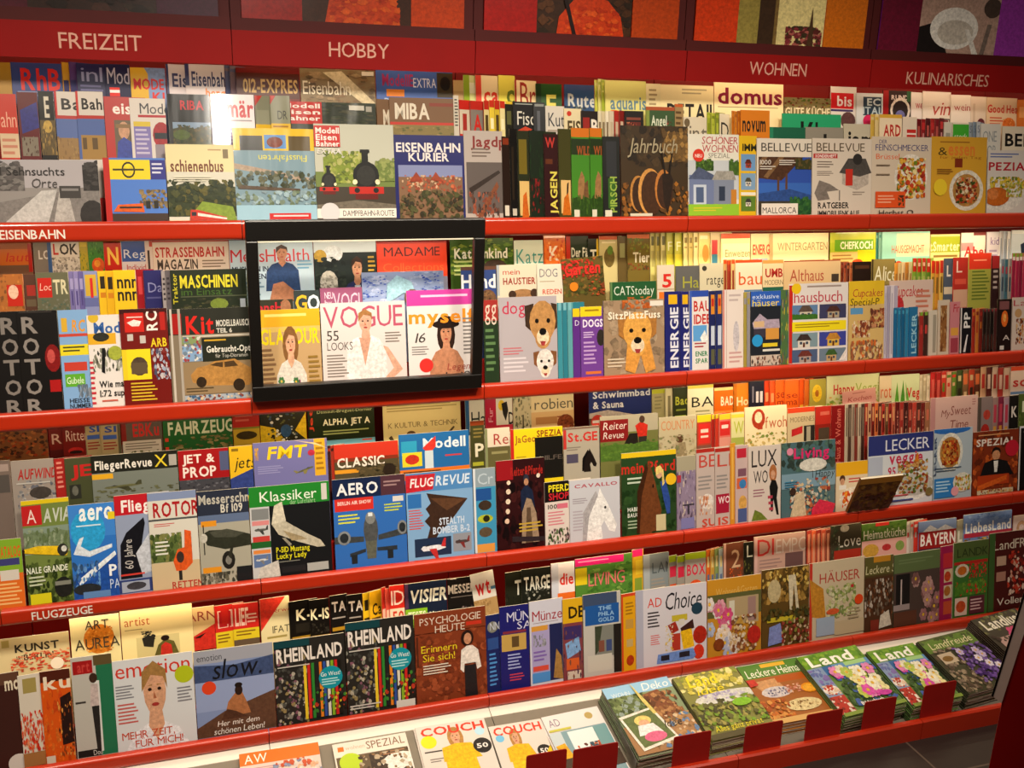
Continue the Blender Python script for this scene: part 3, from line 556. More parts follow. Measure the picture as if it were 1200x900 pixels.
tier(1, 1, [
 m(-4, 18, 110, 'c83a22', 'red magazine with beige map at the left picture edge', t('bahn', -.2, .28, .95, .52, 'e8b098') + r(0, .62, 1, 1, 'd8c0a0') + l(.1, .7, .9, 1, 'c88a70', 3), vh=75),
 m(19, 43, 108, '6a1a1c', 'dark red magazine with tilted violet label', p('3a3a88', .1, .28, .95, .15, 1, .55, .15, .65) + r(.1, .7, .9, 1, '8a8070') + n(.1, .68, .9, 1, '8a8070 5a3a30', 8, .1), vh=75),
 m(44, 62, 107, '1c1814', 'black magazine with pale letters and figure in ochre', t('E j', .35, .08, 1.1, .4, 'd8d0c0', 1) + r(0, .45, 1, 1, '6a5a38') + e(.5, .55, .3, .1, 'c8a858') + n(0, .55, 1, 1, '8a7040 a88a50 5a4a30', 12, .12), vh=75),
 m(63, 88, 107, 'd8cfc6', 'white-headed magazine with station photo, tucked behind its twin', r(0, 0, .1, 1, 'c83028') + t('Bahn', .3, .1, 2.1, .26, '2c2420', 1) + r(0, .35, 1, .4, 'b8342a') + r(0, .4, 1, 1, '5a70a8') + r(0, .68, 1, 1, '9a7a48') + n(0, .66, 1, 1, 'a88850 8a6a40', 8, .1), '>', vh=80),
 m(88, 120, 107, 'd8cfc6', 'white-headed magazine with station photo, right and topmost of two', r(0, 0, .08, 1, 'c83028') + t('Bahn', .2, .1, 1.2, .26, '2c2420', 1) + r(0, .35, 1, .4, 'b8342a') + r(0, .4, 1, 1, '5a70a8') + r(.1, .64, 1, 1, 'a8864c') + r(.15, .68, .3, .85, '6a5434') + r(.5, .68, .7, .85, '6a5434'), vh=80),
 m(121, 151, 113, 'b82a20', 'red magazine with white letters above a man in blue with a hat', t('eis', .32, .1, 1.05, .26, 'f0e8e0', 1) + r(.35, .36, 1, 1, '6a5a40') + e(.72, .52, .22, .14, 'c89a78') + r(.4, .42, 1, .48, '8a6a3a') + p('3448a0', .38, 1, .45, .7, .7, .62, 1, .7, 1, 1), '>', vh=76),
 m(151, 193, 115, 'dcd4cc', 'white magazine with grey word, violet text block and red locomotive', t('Mode', .28, .08, 1.12, .25, '4a4a52') + r(.22, .27, 1, .31, 'b83a44') + r(.08, .38, .55, .46, 'd8c048') + r(.08, .46, .55, 1, '8a80b8') + l(.12, .5, .5, .95, 'c8c0d8', 6) + e(.85, .6, .25, .22, 'a83038') + r(.65, .56, 1, .66, '26303a') + r(.65, .75, 1, 1, '9a9098'), vh=72),
 m(195, 245, 110, '1c1a18', 'black film-wrapped magazine with red word above woodland', t('RIBA', .3, .12, .85, .3, 'c81c28', 1) + r(.1, .55, 1, .68, '8aa0b8') + trees(.1, .6, 1, 1, '4a4a20 33401c 6a5a28', 22, .1) + e(.3, .8, .2, .1, '5a6a2a'), vh=60, wrap=1),
 m(246, 297, 110, 'e8e0e2', 'white film-wrapped magazine with red umlaut word and violet lower part', t('m\u00e4r', .36, .2, .98, .44, 'c82434', 1) + r(0, .02, .12, .15, '8a3048') + l(.4, .5, .95, .56, '9a8a90', 1) + r(0, .66, 1, 1, '9a88b8') + l(.4, .72, .9, .98, 'd8cce0', 4), vh=60, wrap=1),
 m(298, 316, 112, '8a8a74', 'grey magazine with red corner, tucked behind the other yellow-footed copy', p('c03428', 0, 0, .5, 0, 0, .3) + r(.1, .4, .9, .8, '9a9a84') + r(0, .8, 1, 1, 'e0b828'), '>', vh=42, wrap=1),
 m(316, 339, 112, '8f8f78', 'grey magazine with small dark capitals above a yellow foot', p('c03428', 0, 0, .3, 0, 0, .25) + t('DR', .35, .42, .85, .66, '33362e') + r(0, .78, 1, 1, 'e0b828') + l(.1, .84, .9, .94, 'a87a20', 1), vh=42, wrap=1),
 m(340, 440, 119, '2e3826', 'dark green film-wrapped magazine with tall red title block', r(0, 0, .36, 1, 'c02c28') + t('Modell', -.1, .08, .34, .28, 'eee4dc', 1) + t('Eisen', -.1, .36, .34, .56, 'eee4dc', 1) + t('Bahner', -.1, .64, .34, .84, 'eee4dc', 1) + trees(.36, 0, 1, 1, '2a3420 3a4428 4a4a30', 20, .14) + r(.68, .12, .86, .34, 'c8c4b8') + r(.88, .15, .95, .4, 'a8a498'), vh=26, wrap=1),
 m(441, 456, 116, '7a5a3a', 'narrow brown magazine left of the white-lettered brown one', t('M', .5, .3, 1.0, .75, 'd8ccb8', 1) + r(0, .8, 1, 1, '9a4a30'), '>', vh=40),
 m(456, 531, 114, '7c5a38', 'brown magazine with large cream capitals and red strip below', t('MIBA', .08, .16, .62, .62, 'dcd2c0', 1) + r(.62, .14, 1, .24, '8a3a24') + r(0, .72, 1, .8, 'c03a28') + r(0, .8, 1, 1.2, '8a7a48') + n(0, .8, 1, 1.3, '8a7a48 6a6a38 a08a58', 14, .1), vh=40),
 m(531, 537, 112, 'c8c0b0', 'white barcode edge right of the brown cream-lettered magazine', l(.2, .1, .9, .9, '4a443c', 9)),
 m(538, 551, 117, 'c02a1c', 'red-topped magazine with pale lower part', r(0, .28, 1, 1, 'd0c4b0') + r(.3, .4, .7, .9, 'a83a30'), '>', vh=40),
 m(551, 567, 118, 'b82c1e', 'red-topped magazine with grey letter', r(0, .26, 1, 1, '8a8078') + t('A', .2, .4, .9, .9, 'c8342c', 1) + r(0, .9, 1, 1, '3a3430'), '>', vh=40),
 s(567, 592, 4, 118, 'd8c890 e0c84a d0b83c e4d8a0', 'yellow-white magazine edges', 'left of the black fish magazine', ops=[r(0, 0, 1, .25, 'b8301e') + r(.2, .4, .8, .9, '5a4a28'), r(0, 0, 1, .2, 'c03a24') + r(.2, .5, .8, .8, 'f0e8c0')]),
 m(592, 601, 122, '2a2a20', 'dark magazine edge touching the black fish magazine', r(.2, .2, .8, .6, '6a6a40'), '>', vh=40),
 m(601, 625, 119, '17181a', 'black magazine with white serif word and red fish', l(.1, .05, 1, .12, 'a0a8a0', 1) + t('Fisc', .2, .28, 1.1, .68, 'dcd8cc') + p('c84a28', .2, .85, .6, .72, .95, .8, .6, .98), '>', vh=40),
 m(625, 639, 120, '22242a', 'black magazine with pale gloss streak', r(.3, .25, .55, 1, '5a5e66') + r(.1, .05, .9, .12, '8a8e8a'), vh=40, wrap=1),  # the upright pale strip paints film glare into the cover colour
 m(639, 661, 124, 'd4cec4', 'grey-white magazine with dark serif word', t('Kut', .15, .2, 1.05, .6, '3c4048') + l(.1, .7, .9, .95, 'a89c90', 2), '>', vh=40),
 m(661, 681, 127, 'e0d4b0', 'cream magazine with brown condensed capitals and red dot', t('FIS', .2, .35, 1.0, .75, '5a4a2a', 1) + b(.3, .15, .14, 'c8402c'), '>', vh=40),
 m(681, 701, 130, '2a1e1c', 'black and red magazine with white letter', r(.1, .2, .5, .9, '9a2a24') + t('B', .6, .25, 1.0, .7, 'e8e0d4', 1), '>', vh=38),
 s(701, 714, 3, 130, 'e4dcc4 d4c8a8 ece4d0', 'white magazine edges', 'right of the black and red magazine', ops=[r(.2, .3, .8, .9, '8a7a60')]),
 s(714, 732, 3, 130, 'd8cdb8 b03a34 8a2c28', 'red and white magazine edges', 'left of the dark square magazine', ops=[r(.2, .3, .8, .8, 'c8b8a0')]),
 m(732, 754, 130, '1e1512', 'black magazine with small red and brown picture', r(.1, .2, .85, .28, '8a4a38') + r(.1, .34, .85, .9, '6a2a20') + n(.1, .34, .85, .9, '8a3a28 3a1c14 c07a50', 10, .1), vh=38),
 m(757, 791, 125, '43603a', 'green magazine with two pale condensed words', r(0, 0, 1, .1, 'b05a30') + r(0, .1, .12, 1, '8a9a4a') + t('Angel', .18, .24, .72, .52, 'd8dcc8', 1) + t('Woche', .18, .6, .72, .88, 'd8dcc8', 1) + n(.72, .3, 1, 1, 'a04030 5a4028 3a5030', 8, .12), vh=42),
 m(791, 801, 122, 'a89068', 'brown sketch-covered magazine edge', r(0, 0, 1, .08, 'c86a38') + l(.1, .2, .9, .8, '6a5438', 4), '>', vh=42),
 m(801, 829, 137, 'dcd2bc', 'cream magazine with thin grey lower-case letters', t('int', .25, .3, 1.0, .85, '7a7264') + e(.15, .2, .12, .15, '7a6a50'), '>', vh=34),
 s(829, 844, 3, 132, 'a8b43c c0c850 8a9830', 'lime magazine edges', 'left of the single black serif capital'),
 m(844, 858, 133, 'e8dfc8', 'cream magazine with one black serif capital', t('D', .1, .3, .95, .85, '1c1a18'), '>', vh=34),
 s(858, 868, 3, 130, 'c87a1c d89030 b86a18', 'orange magazine edges', 'left of the orange black-lettered magazine'),
 m(868, 918, 129, 'd8861c', 'orange magazine with black lower-case word', t('novum', .06, .3, .86, .62, '231c14', 1) + l(.1, .8, .7, .9, '9a5a14', 1), vh=40),
 m(919, 988, 133, '2fa878', 'bright green magazine with black slashes', p('141c18', .31, .3, .36, .3, .36, .8, .31, .8) + p('141c18', .46, .32, .52, .32, .44, .8, .38, .8) + p('141c18', .56, .32, .6, .32, .6, .8, .56, .8), d=.012, vh=30),
 m(902, 944, 149, '1f6a50', 'deep green plain magazine below the bright green one', r(0, 0, .1, 1, '2f8a68')),
 m(944, 988, 149, '9a9488', 'grey magazine with black wedge sign', p('1c1a18', .36, .55, .7, .55, .66, .75, .4, .75) + p('1c1a18', .48, .3, .56, .3, .56, .6, .48, .6), vh=26),
 m(989, 1021, 145, 'c8c0ac', 'grey-white magazine with black slab letters', t('jam', .12, .25, 1.15, .8, '22201c', 1), '>', vh=36),
 s(1021, 1031, 2, 134, 'd8b858 e4d09a', 'yellow magazine edges', 'left of the red-lettered cream magazine'),
 m(1031, 1057, 134, 'ecdcc0', 'cream magazine with red capitals over a yellow foot', r(0, 0, 1, .1, 'd8b048') + t('ARD', .18, .28, .95, .6, 'c03028', 1) + r(0, .72, 1, 1, 'e0a838') + b(.7, .85, .15, 'c83a28'), vh=42),
 m(1058, 1075, 137, 'e4d8c8', 'white magazine with small red rectangle', r(.3, .35, .95, .6, 'c83830') + r(.3, .45, .95, .5, 'f0e0d8'), vh=42),
 s(1075, 1107, 6, 139, '7a1a24 a02830 5a1c24 b03434 8a2430 6a2028', 'dark red magazine edges', 'left of the green-banded white magazine', ops=[r(.2, .2, .8, .5, 'c86a60') + r(.2, .6, .8, .9, '3a1418'), r(.1, .1, .9, .3, 'd04040') + r(.3, .4, .7, .9, 'd8a0a0')]),
 m(1107, 1117, 143, 'd8d4c8', 'white magazine edge left of the green band', r(.2, .3, .8, .6, 'a8a89c'), '>', vh=42),
 m(1117, 1136, 144, 'e4dccc', 'white magazine with bright green band', r(0, .04, 1, .5, '4cb03c') + t('stock', .1, .3, .9, .45, 'e8f0d8'), vh=42),
 s(1136, 1150, 3, 143, 'a8b4c0 8a9cb0 c4ccd4', 'pale blue magazine edges', 'right of the green-banded white magazine', ops=[t('S', .2, .1, .9, .3, '6a7a90')]),
 m(1150, 1173, 145, 'd8d6d0', 'white magazine with outlined grey words', t('ONE', .1, .2, .8, .5, '9aa0a4') + t('TOR', .1, .6, .8, .9, '9aa0a4'), vh=42),
 m(1175, 1208, 148, 'e6dcc8', 'cream magazine with heavy black capitals at the right picture edge', t('BEEF', .1, .2, 1.3, .55, '201c18', 1) + l(.1, .7, .5, .95, 'b05a48', 2) + r(.9, .3, 1, .6, 'b03068'), vh=42),
])
tier(1, 0, [
 m(-12, 114, 187, '9a9490', 'wide black and white landscape photo booklet of a railway yard', r(0, 0, 1, .45, 'b4aeb0') + trees(0, .02, .3, .5, '6a6462 85807c 5a5654', 16, .1) + p('8a8480', 0, .7, 1, .4, 1, 1, 0, 1) + p('c8c4c0', .1, 1, .45, .5, .6, .48, .5, 1) + p('bab4ae', .55, 1, .62, .5, .7, .5, .75, 1) + r(.62, .42, .82, .62, '4a4644') + r(.64, .46, .8, .5, '8a8684') + trees(.85, 0, 1, .5, '33302e 4a4644', 12, .1) + e(.92, .9, .12, .25, '3a3634') + t('11 Sehnsuchts', .06, .12, .68, .25, '33302e') + t('Orte', .36, .3, .6, .45, '5a5654', 0, .15)),
 m(120, 193, 185, '5a86d0', 'yellow-headed magazine with orange railcar before a ruined station', r(0, 0, .1, 1, 'c02c24') + r(.1, .03, .75, .34, 'ecd428') + r(.75, .03, 1, .34, '3a3c90') + e(.4, .19, .11, .13, '2c2a20') + e(.4, .19, .085, .1, 'ecd428') + r(.15, .17, .65, .2, '4a4420') + l(.78, .08, .96, .28, 'd8d8e8', 3) + n(.55, .5, 1, .8, '8a7a5a a08a60 6a5a44', 20, .09) + r(.65, .68, .72, .8, '33302a') + r(.78, .68, .85, .8, '33302a') + p('e06a28', .12, .85, .2, .74, .6, .72, .62, .86) + r(.22, .77, .58, .8, '33302a') + r(.1, .88, 1, 1, '4a3a30')),
 m(193, 273, 169, 'e8d8a8', 'magazine with cream head and brown condensed word above a red railbus in woods', t('schienenbus', .06, .2, .84, .36, '7a4428', 1) + l(.62, .06, .82, .1, 'b89a70', 1) + r(.84, .06, .92, .18, '8a7a5a') + r(0, .36, 1, 1, 'd8d4c4') + trees(0, .46, 1, .95, '3a4420 54582a 2c3a1a 6a6428', 46, .11) + p('8aa03a', .3, .95, .5, .75, .95, .82, 1, 1, .3, 1) + p('c8402c', .3, 1, .32, .86, .42, .86, .85, .96, .85, 1) + p('e8e4d8', .42, .9, .85, .97, .85, .99, .42, .94) + r(.33, .89, .4, .94, '33303a') + l(.1, .42, .7, .5, 'e8e4d0', 3)),
 m(272, 367, 150, '8aa4b0', 'upside-down film-wrapped magazine with yellow picture strip and river reflection', r(0, 0, 1, .24, 'ecc42c') + r(.08, .08, .36, .24, '5a5a58') + r(.38, .07, .65, .22, '6a9ad0') + e(.51, .15, .1, .06, '8a4a38') + r(.68, .08, .95, .24, '6a5a38') + ut('Flussfahrten', .3, .29, .9, .36, 'e4dc5a') + p('b8a490', 0, .38, 1, .55, 1, .6, 0, .44) + n(0, .46, 1, .66, '4a5038 6a6a4a 7a8070 5a6a6a', 26, .09) + p('6a5a4a', .05, .62, .8, .66, .8, .69, .05, .66) + n(0, .68, 1, .84, '8a9a88 9ab0b8 a8c0c8 7a8a70', 22, .08) + r(0, .84, 1, 1, 'a8ccdc') + r(.4, .93, .92, 1, 'd03a38') + l(.45, .95, .9, .99, 'f0d8d8', 1), wrap=1),
 m(367, 461, 145, '7a8a4a', 'magazine with a black steam locomotive and tall red title block', r(0, 0, 1, .5, 'c4c4b4') + trees(.1, .28, .6, .62, '8a9a3a a0aa50 6a7a34 b8b870', 30, .1) + trees(.75, .35, 1, .6, '7a8a48 98a060', 12, .08) + r(0, .66, 1, 1, '4a4236') + p('7a7264', 0, .85, .5, .8, 1, .85, 1, .95, 0, .95) + loco(.16, .6, .24, .9) + loco(.63, .55, .42, .95, '171a18') + r(0, .02, .32, .24, 'c8302a') + t('Modell', .02, .04, .31, .1, 'f4ece4', 1) + t('Eisen', .02, .11, .28, .17, 'f4ece4', 1) + t('Bahner', .02, .18, .31, .235, 'f4ece4', 1) + t('EXTRA', .03, .26, .32, .31, 'e4e0d8', 1, .2) + r(0, .89, 1, .99, 'eae4da') + t('DAMPFBAHN-ROUTE', .32, .91, .97, .97, '4a4a48') + b(.16, .93, .12, 'd8d4d4')),
 m(461, 544, 158, '20266e', 'deep blue magazine with two lines of white serif capitals over an old town', t('EISENBAHN', .03, .09, .95, .2, 'e8e0dc', 1) + t('KURIER', .2, .21, .78, .31, 'e8e0dc', 1) + r(.05, .36, .97, 1, '8a6a50') + r(.05, .36, .97, .5, '8a92b8') + n(.08, .48, .95, .68, 'b85a38 c87048 98503a d0b090', 28, .06) + p('a04a30', .2, .56, .3, .44, .4, .56) + p('a04a30', .5, .54, .58, .44, .68, .56) + n(.05, .66, .97, 1, '4a4a28 5a5a34 3a3420 6a5a3a', 34, .09)),
 m(543, 588, 153, 'b8aca4', 'grey hunting magazine with dark red word and crossed rifles', t('Jagdp', .18, .06, 1.1, .18, '8a2c28', 1) + l(.2, .2, .7, .32, '7a6a60', 3) + r(.05, .36, 1, .95, '6a605c') + p('3a2c26', .1, .66, .9, .45, .95, .48, .15, .72) + p('8a5234', .3, .98, .85, .58, .9, .64, .45, 1) + n(.1, .7, .9, 1, '8a4a34 6a4a3a 4a3a34 a05a40', 20, .09), '>'),
 m(588, 597, 160, '2e1c12', 'dark brown hunting magazine edge', r(.1, .02, .9, .1, '8a3a1c') + r(.2, .85, .8, .98, 'd8d0c0'), '>'),
 m(597, 606, 151, '15110e', 'black hunting magazine edge', r(.2, .9, .8, .98, 'c8c0b0') + r(.2, .2, .5, .8, '33281c'), '>'),
 m(606, 620, 153, '2c3218', 'olive hunting magazine with orange deer, left copy', r(.1, .1, .8, .5, '7a6a20') + r(.1, .58, .95, .98, 'd8b878') + p('c86a20', .3, 1, .4, .75, .7, .7, .9, 1), '>'),
 m(620, 637, 153, '1c2a18', 'dark green hunting magazine with red spots', n(0, .1, 1, .55, '23401e 1a3018', 8, .12) + n(0, .55, 1, .95, '7a2020 a02a28 2a1814', 10, .1), '>'),
 m(637, 654, 157, '3a1214', 'dark red hunting magazine with yellow upright word', t('W', .1, .04, .8, .16, 'c04038', 1) + vt('JAGEN', .4, .45, .9, .97, 'd8cc60') + r(.1, .3, .6, .36, '6a3a20'), '>'),
 m(654, 669, 151, '4a481e', 'olive hunting magazine with orange deer, right copy', r(.15, .58, .95, .96, 'dcb87c') + p('c8701c', .25, .98, .4, .78, .75, .72, .95, .98) + p('3a2a14', .6, .75, .65, .62, .8, .6, .75, .72), '>'),
 m(669, 691, 150, '4c8a2c', 'green magazine with two antelopes under an orange top, left copy', r(0, 0, 1, .1, 'd07a24') + r(0, .12, 1, .3, '2c3c1c') + t('WILD', .3, .2, 1.1, .3, 'a85a2c', 1) + p('a07a50', .3, .9, .35, .6, .55, .48, .7, .55, .75, .92) + p('7a5838', .6, .9, .7, .62, .9, .58, .95, .9) + trees(0, .75, 1, 1, '33501c 4a6a24', 12, .1) + r(.1, .92, .4, 1, 'd8d4c0'), '>'),
 m(691, 706, 150, '4c8a2c', 'green magazine with two antelopes under an orange top, right copy', r(0, 0, 1, .1, 'd07a24') + r(0, .12, 1, .3, '2c3c1c') + t('WILD', .3, .2, 1.6, .3, 'a85a2c', 1) + p('a07a50', .3, .9, .4, .6, .65, .48, .9, .55, .9, .92) + trees(0, .75, 1, 1, '33501c 4a6a24', 10, .1) + r(.1, .92, .5, 1, 'd8d4c0'), '>'),
 m(706, 726, 160, '20221e', 'dark grey and green hunting magazine left of the antelope cover', r(.2, .06, .8, .5, '34363a') + r(.3, .52, .7, .9, '3c6a24') + vt('PIRSCH', .4, .5, .8, .95, '9ab050') + r(.1, .92, .5, 1, 'd8d4c0')),
 m(727, 806, 147, '4a3a26', 'brown magazine with a kneeling antelope in warm light and pale script', n(0, 0, 1, .45, '3a3024 4a3c28 55432c 33291e', 20, .14) + e(.82, .22, .2, .16, '7a5e34') + n(.6, .02, 1, .4, '8a6a3a a8844a 6a5230', 14, .1) + n(0, .6, 1, 1, '6a4a26 8a5c28 5a4024 a8702c', 26, .1) + e(.24, .75, .12, .2, 'c08a48', 20) + e(.262, .76, .11, .19, '46301f', 20) + e(.42, .73, .18, .26, 'd09a54', 22) + e(.45, .745, .165, .245, '50341f', 22) + e(.62, .7, .13, .22, 'c08040', 20) + e(.64, .72, .12, .2, '4a3020', 20) + p('33241a', .6, .54, .72, .52, .77, .6, .72, .84, .68, .98, .62, .84) + p('241a12', .57, .2, .59, .2, .66, .54, .63, .55) + p('241a12', .77, .18, .785, .18, .72, .54, .69, .54) + t('Jahrbuch', .1, .14, .82, .3, 'b0a488', 0, .25) + r(.12, .97, .45, 1, 'd8d0bc'), spine='2c241a'),
 m(806, 866, 157, 'e4e0d2', 'white magazine with two red italic serif lines and a grey wooden house', t('SCH\u00d6NER', .27, .03, .98, .12, 'b83a40', 0, .1) + t('WOHNEN', .27, .13, .98, .22, 'b83a40', 0, .1) + t('SPEZIAL', .4, .23, .82, .29, '8a8478') + r(0, .32, 1, .8, 'c8ccd0') + trees(.15, .3, .5, .45, '4a6a2c 3a5424 6a8a3a', 16, .07) + trees(.8, .3, 1, .5, '4a6a2c 5a7a34', 8, .07) + r(.02, .5, .5, .86, '7a86a8') + p('5a6480', 0, .55, .2, .4, .5, .5, .5, .56) + r(.1, .62, .35, .86, 'c8d0dc') + r(.15, .65, .3, .84, '5a6a8a') + r(.5, .56, .9, .86, '8a92a4') + p('a8a49c', .46, .56, .55, .45, .88, .45, .94, .56) + r(.6, .64, .72, .82, '3a4458') + r(.84, .68, .95, .86, 'c88a3a') + r(0, .86, 1, 1, '9ac83c') + l(.1, .9, .7, .96, 'd8c83a', 2) + b(.2, .26, .11, 'd8402c') + t('NEU', .13, .245, .27, .285, 'f4e8e0', 1)),
 m(866, 887, 159, 'e4bc28', 'yellow magazine with a column of small house photos', t('IMM', .2, .1, 1.05, .19, '33301c', 1) + r(.12, .23, .98, .44, '7aa0c8') + house(.55, .35, .13, 'b84a30', '6a3020', 3) + r(.12, .47, .98, .68, '8aa8c4') + house(.55, .58, .13, 'e0d8c8', '5a5a4a', 3) + r(.12, .71, .98, .75, 'eee8d8') + r(.12, .76, .98, .95, '6a8a3a') + house(.55, .84, .12, 'e8e0d0', '4a4a44', 3), '>'),
 m(887, 951, 162, 'e4dacb', 'pale-headed magazine with black serif capitals over a pergola and blue sea', t('BELLEVUE', .08, .06, 1.0, .17, '4a443c') + r(.03, .24, 1, .98, '4472c0') + r(.03, .24, 1, .58, '3a5cb0') + p('5a3c28', .03, .24, .85, .24, .45, .55, .03, .52) + p('8a6a48', .1, .24, .2, .24, .03, .4, .03, .34) + p('8a6a48', .4, .24, .5, .24, .2, .52, .12, .5) + r(.37, .5, .41, .82, '6a4a34') + r(.52, .45, .56, .82, '6a4a34') + p('3a5a98', .03, .72, .6, .66, 1, .74, 1, .84, .03, .84) + trees(.6, .76, 1, 1, '3a6a3a 2c5a34 4a7a3c', 16, .09) + trees(.7, .25, 1, .4, '4a4a28 6a5a34', 8, .08) + r(.03, .82, .6, 1, '4a4438') + r(.08, .85, .75, 1, 'ece4d8') + t('MALLORCA', .1, .9, .72, .98, '2c2824') + t('1000', .05, .28, .25, .34, 'ece4d8') + l(.05, .36, .35, .42, 'd8d0c4', 2) + l(.4, .28, .7, .36, 'd8d0c4', 3)),
 m(952, 1022, 162, 'dccfc0', 'pale-headed magazine with a small red-doored model house and drawn pencil hand', t('BELLEVUE', .07, .06, .88, .17, '6a5a44') + r(.02, .2, .42, .26, 'c03a34') + t('SONDERHEFT', .05, .21, .4, .25, 'f0e4dc', 1) + p('c0b4a8', .5, .45, .75, .35, .95, .42, .95, .6, .75, .68, .5, .6) + p('5a5450', .45, .45, .6, .26, .9, .26, 1, .45, .8, .5) + r(.56, .4, .68, .62, 'c83c2c') + b(.76, .27, .08, '3a3634') + l(.08, .3, .35, .4, '8a7c70', 3) + l(.08, .43, .35, .5, '8a7c70', 3) + p('8a8078', .04, .72, .12, .55, .3, .6, .45, .68, .25, .7, .3, .8, .1, .82) + r(.45, .68, .47, .82, '8a8078') + l(.68, .7, .9, .76, '9a8c80', 2) + t('RATGEBER', .1, .84, .62, .92, '2c2824', 1) + t('IMMOBILIENKAUF', .1, .95, .8, 1.02, '3a3430', 1)),
 m(1022, 1092, 160, 'd8c8b4', 'beige food magazine with blue serif capitals, salad platter and orange box', t('FEINSCHMECKER', .06, .1, .95, .18, '4a4a80') + t('DER', .12, .04, .25, .09, '4a4a80') + t('Br\u00fcssel', .07, .22, .46, .29, 'e0682c') + e(.66, .52, .28, .3, 'e8e0d4', 20) + n(.42, .27, .9, .8, 'd8862c c84a28 7a8a2c e0b048 a83a28 e8d8a0', 44, .09) + l(.07, .36, .3, .4, '8a7a68', 1) + l(.07, .48, .3, .52, '8a7a68', 1) + r(.06, .71, .56, .92, 'e2602c') + l(.1, .76, .38, .88, 'f0b090', 3) + n(.44, .76, .54, .9, '6a3a28 4a4a28', 6, .05) + t('Herbst O', .12, .95, .7, 1.02, '4a4038')),
 m(1092, 1157, 160, 'd8a83a', 'yellow food magazine with faint orange script and a bowl of stew', l(.15, .06, .7, .1, 'a8782a', 1) + t('essen', .3, .12, .78, .24, 'e0883a', 1) + t('&', .12, .14, .28, .24, '5a4a20') + t('1', .42, .28, .56, .4, '8a3a1c') + t('f\u00fcr jeden Tag', .15, .25, .9, .285, 'a86a20') + dish(.64, .7, .27, 'a83c20 7a3a24 d86a3a 4a5a24 c8a070 e0d0b0', 'e4dccc', 1.15, 8, 40) + b(.16, .66, .12, 'e8cc3a') + l(.1, .42, .38, .5, '9a6a28', 3)),
 m(1158, 1212, 176, 'dcd4cc', 'white food magazine with bold red capitals and roast chicken', l(.05, .05, .7, .14, '6a7ab0', 2) + t('SPEZIAL', -.12, .19, .95, .32, 'b82838', 1) + e(.3, .7, .5, .28, 'e8e2d8', 18) + n(.05, .42, .8, .62, 'd8b83a e0cc5a 7a8a2c c8a030', 26, .08) + e(.2, .74, .28, .15, 'c87028') + e(.12, .7, .12, .09, 'd8884a') + n(.4, .5, .75, .75, '9ab040 b8a848 d8c870', 14, .07)),
])

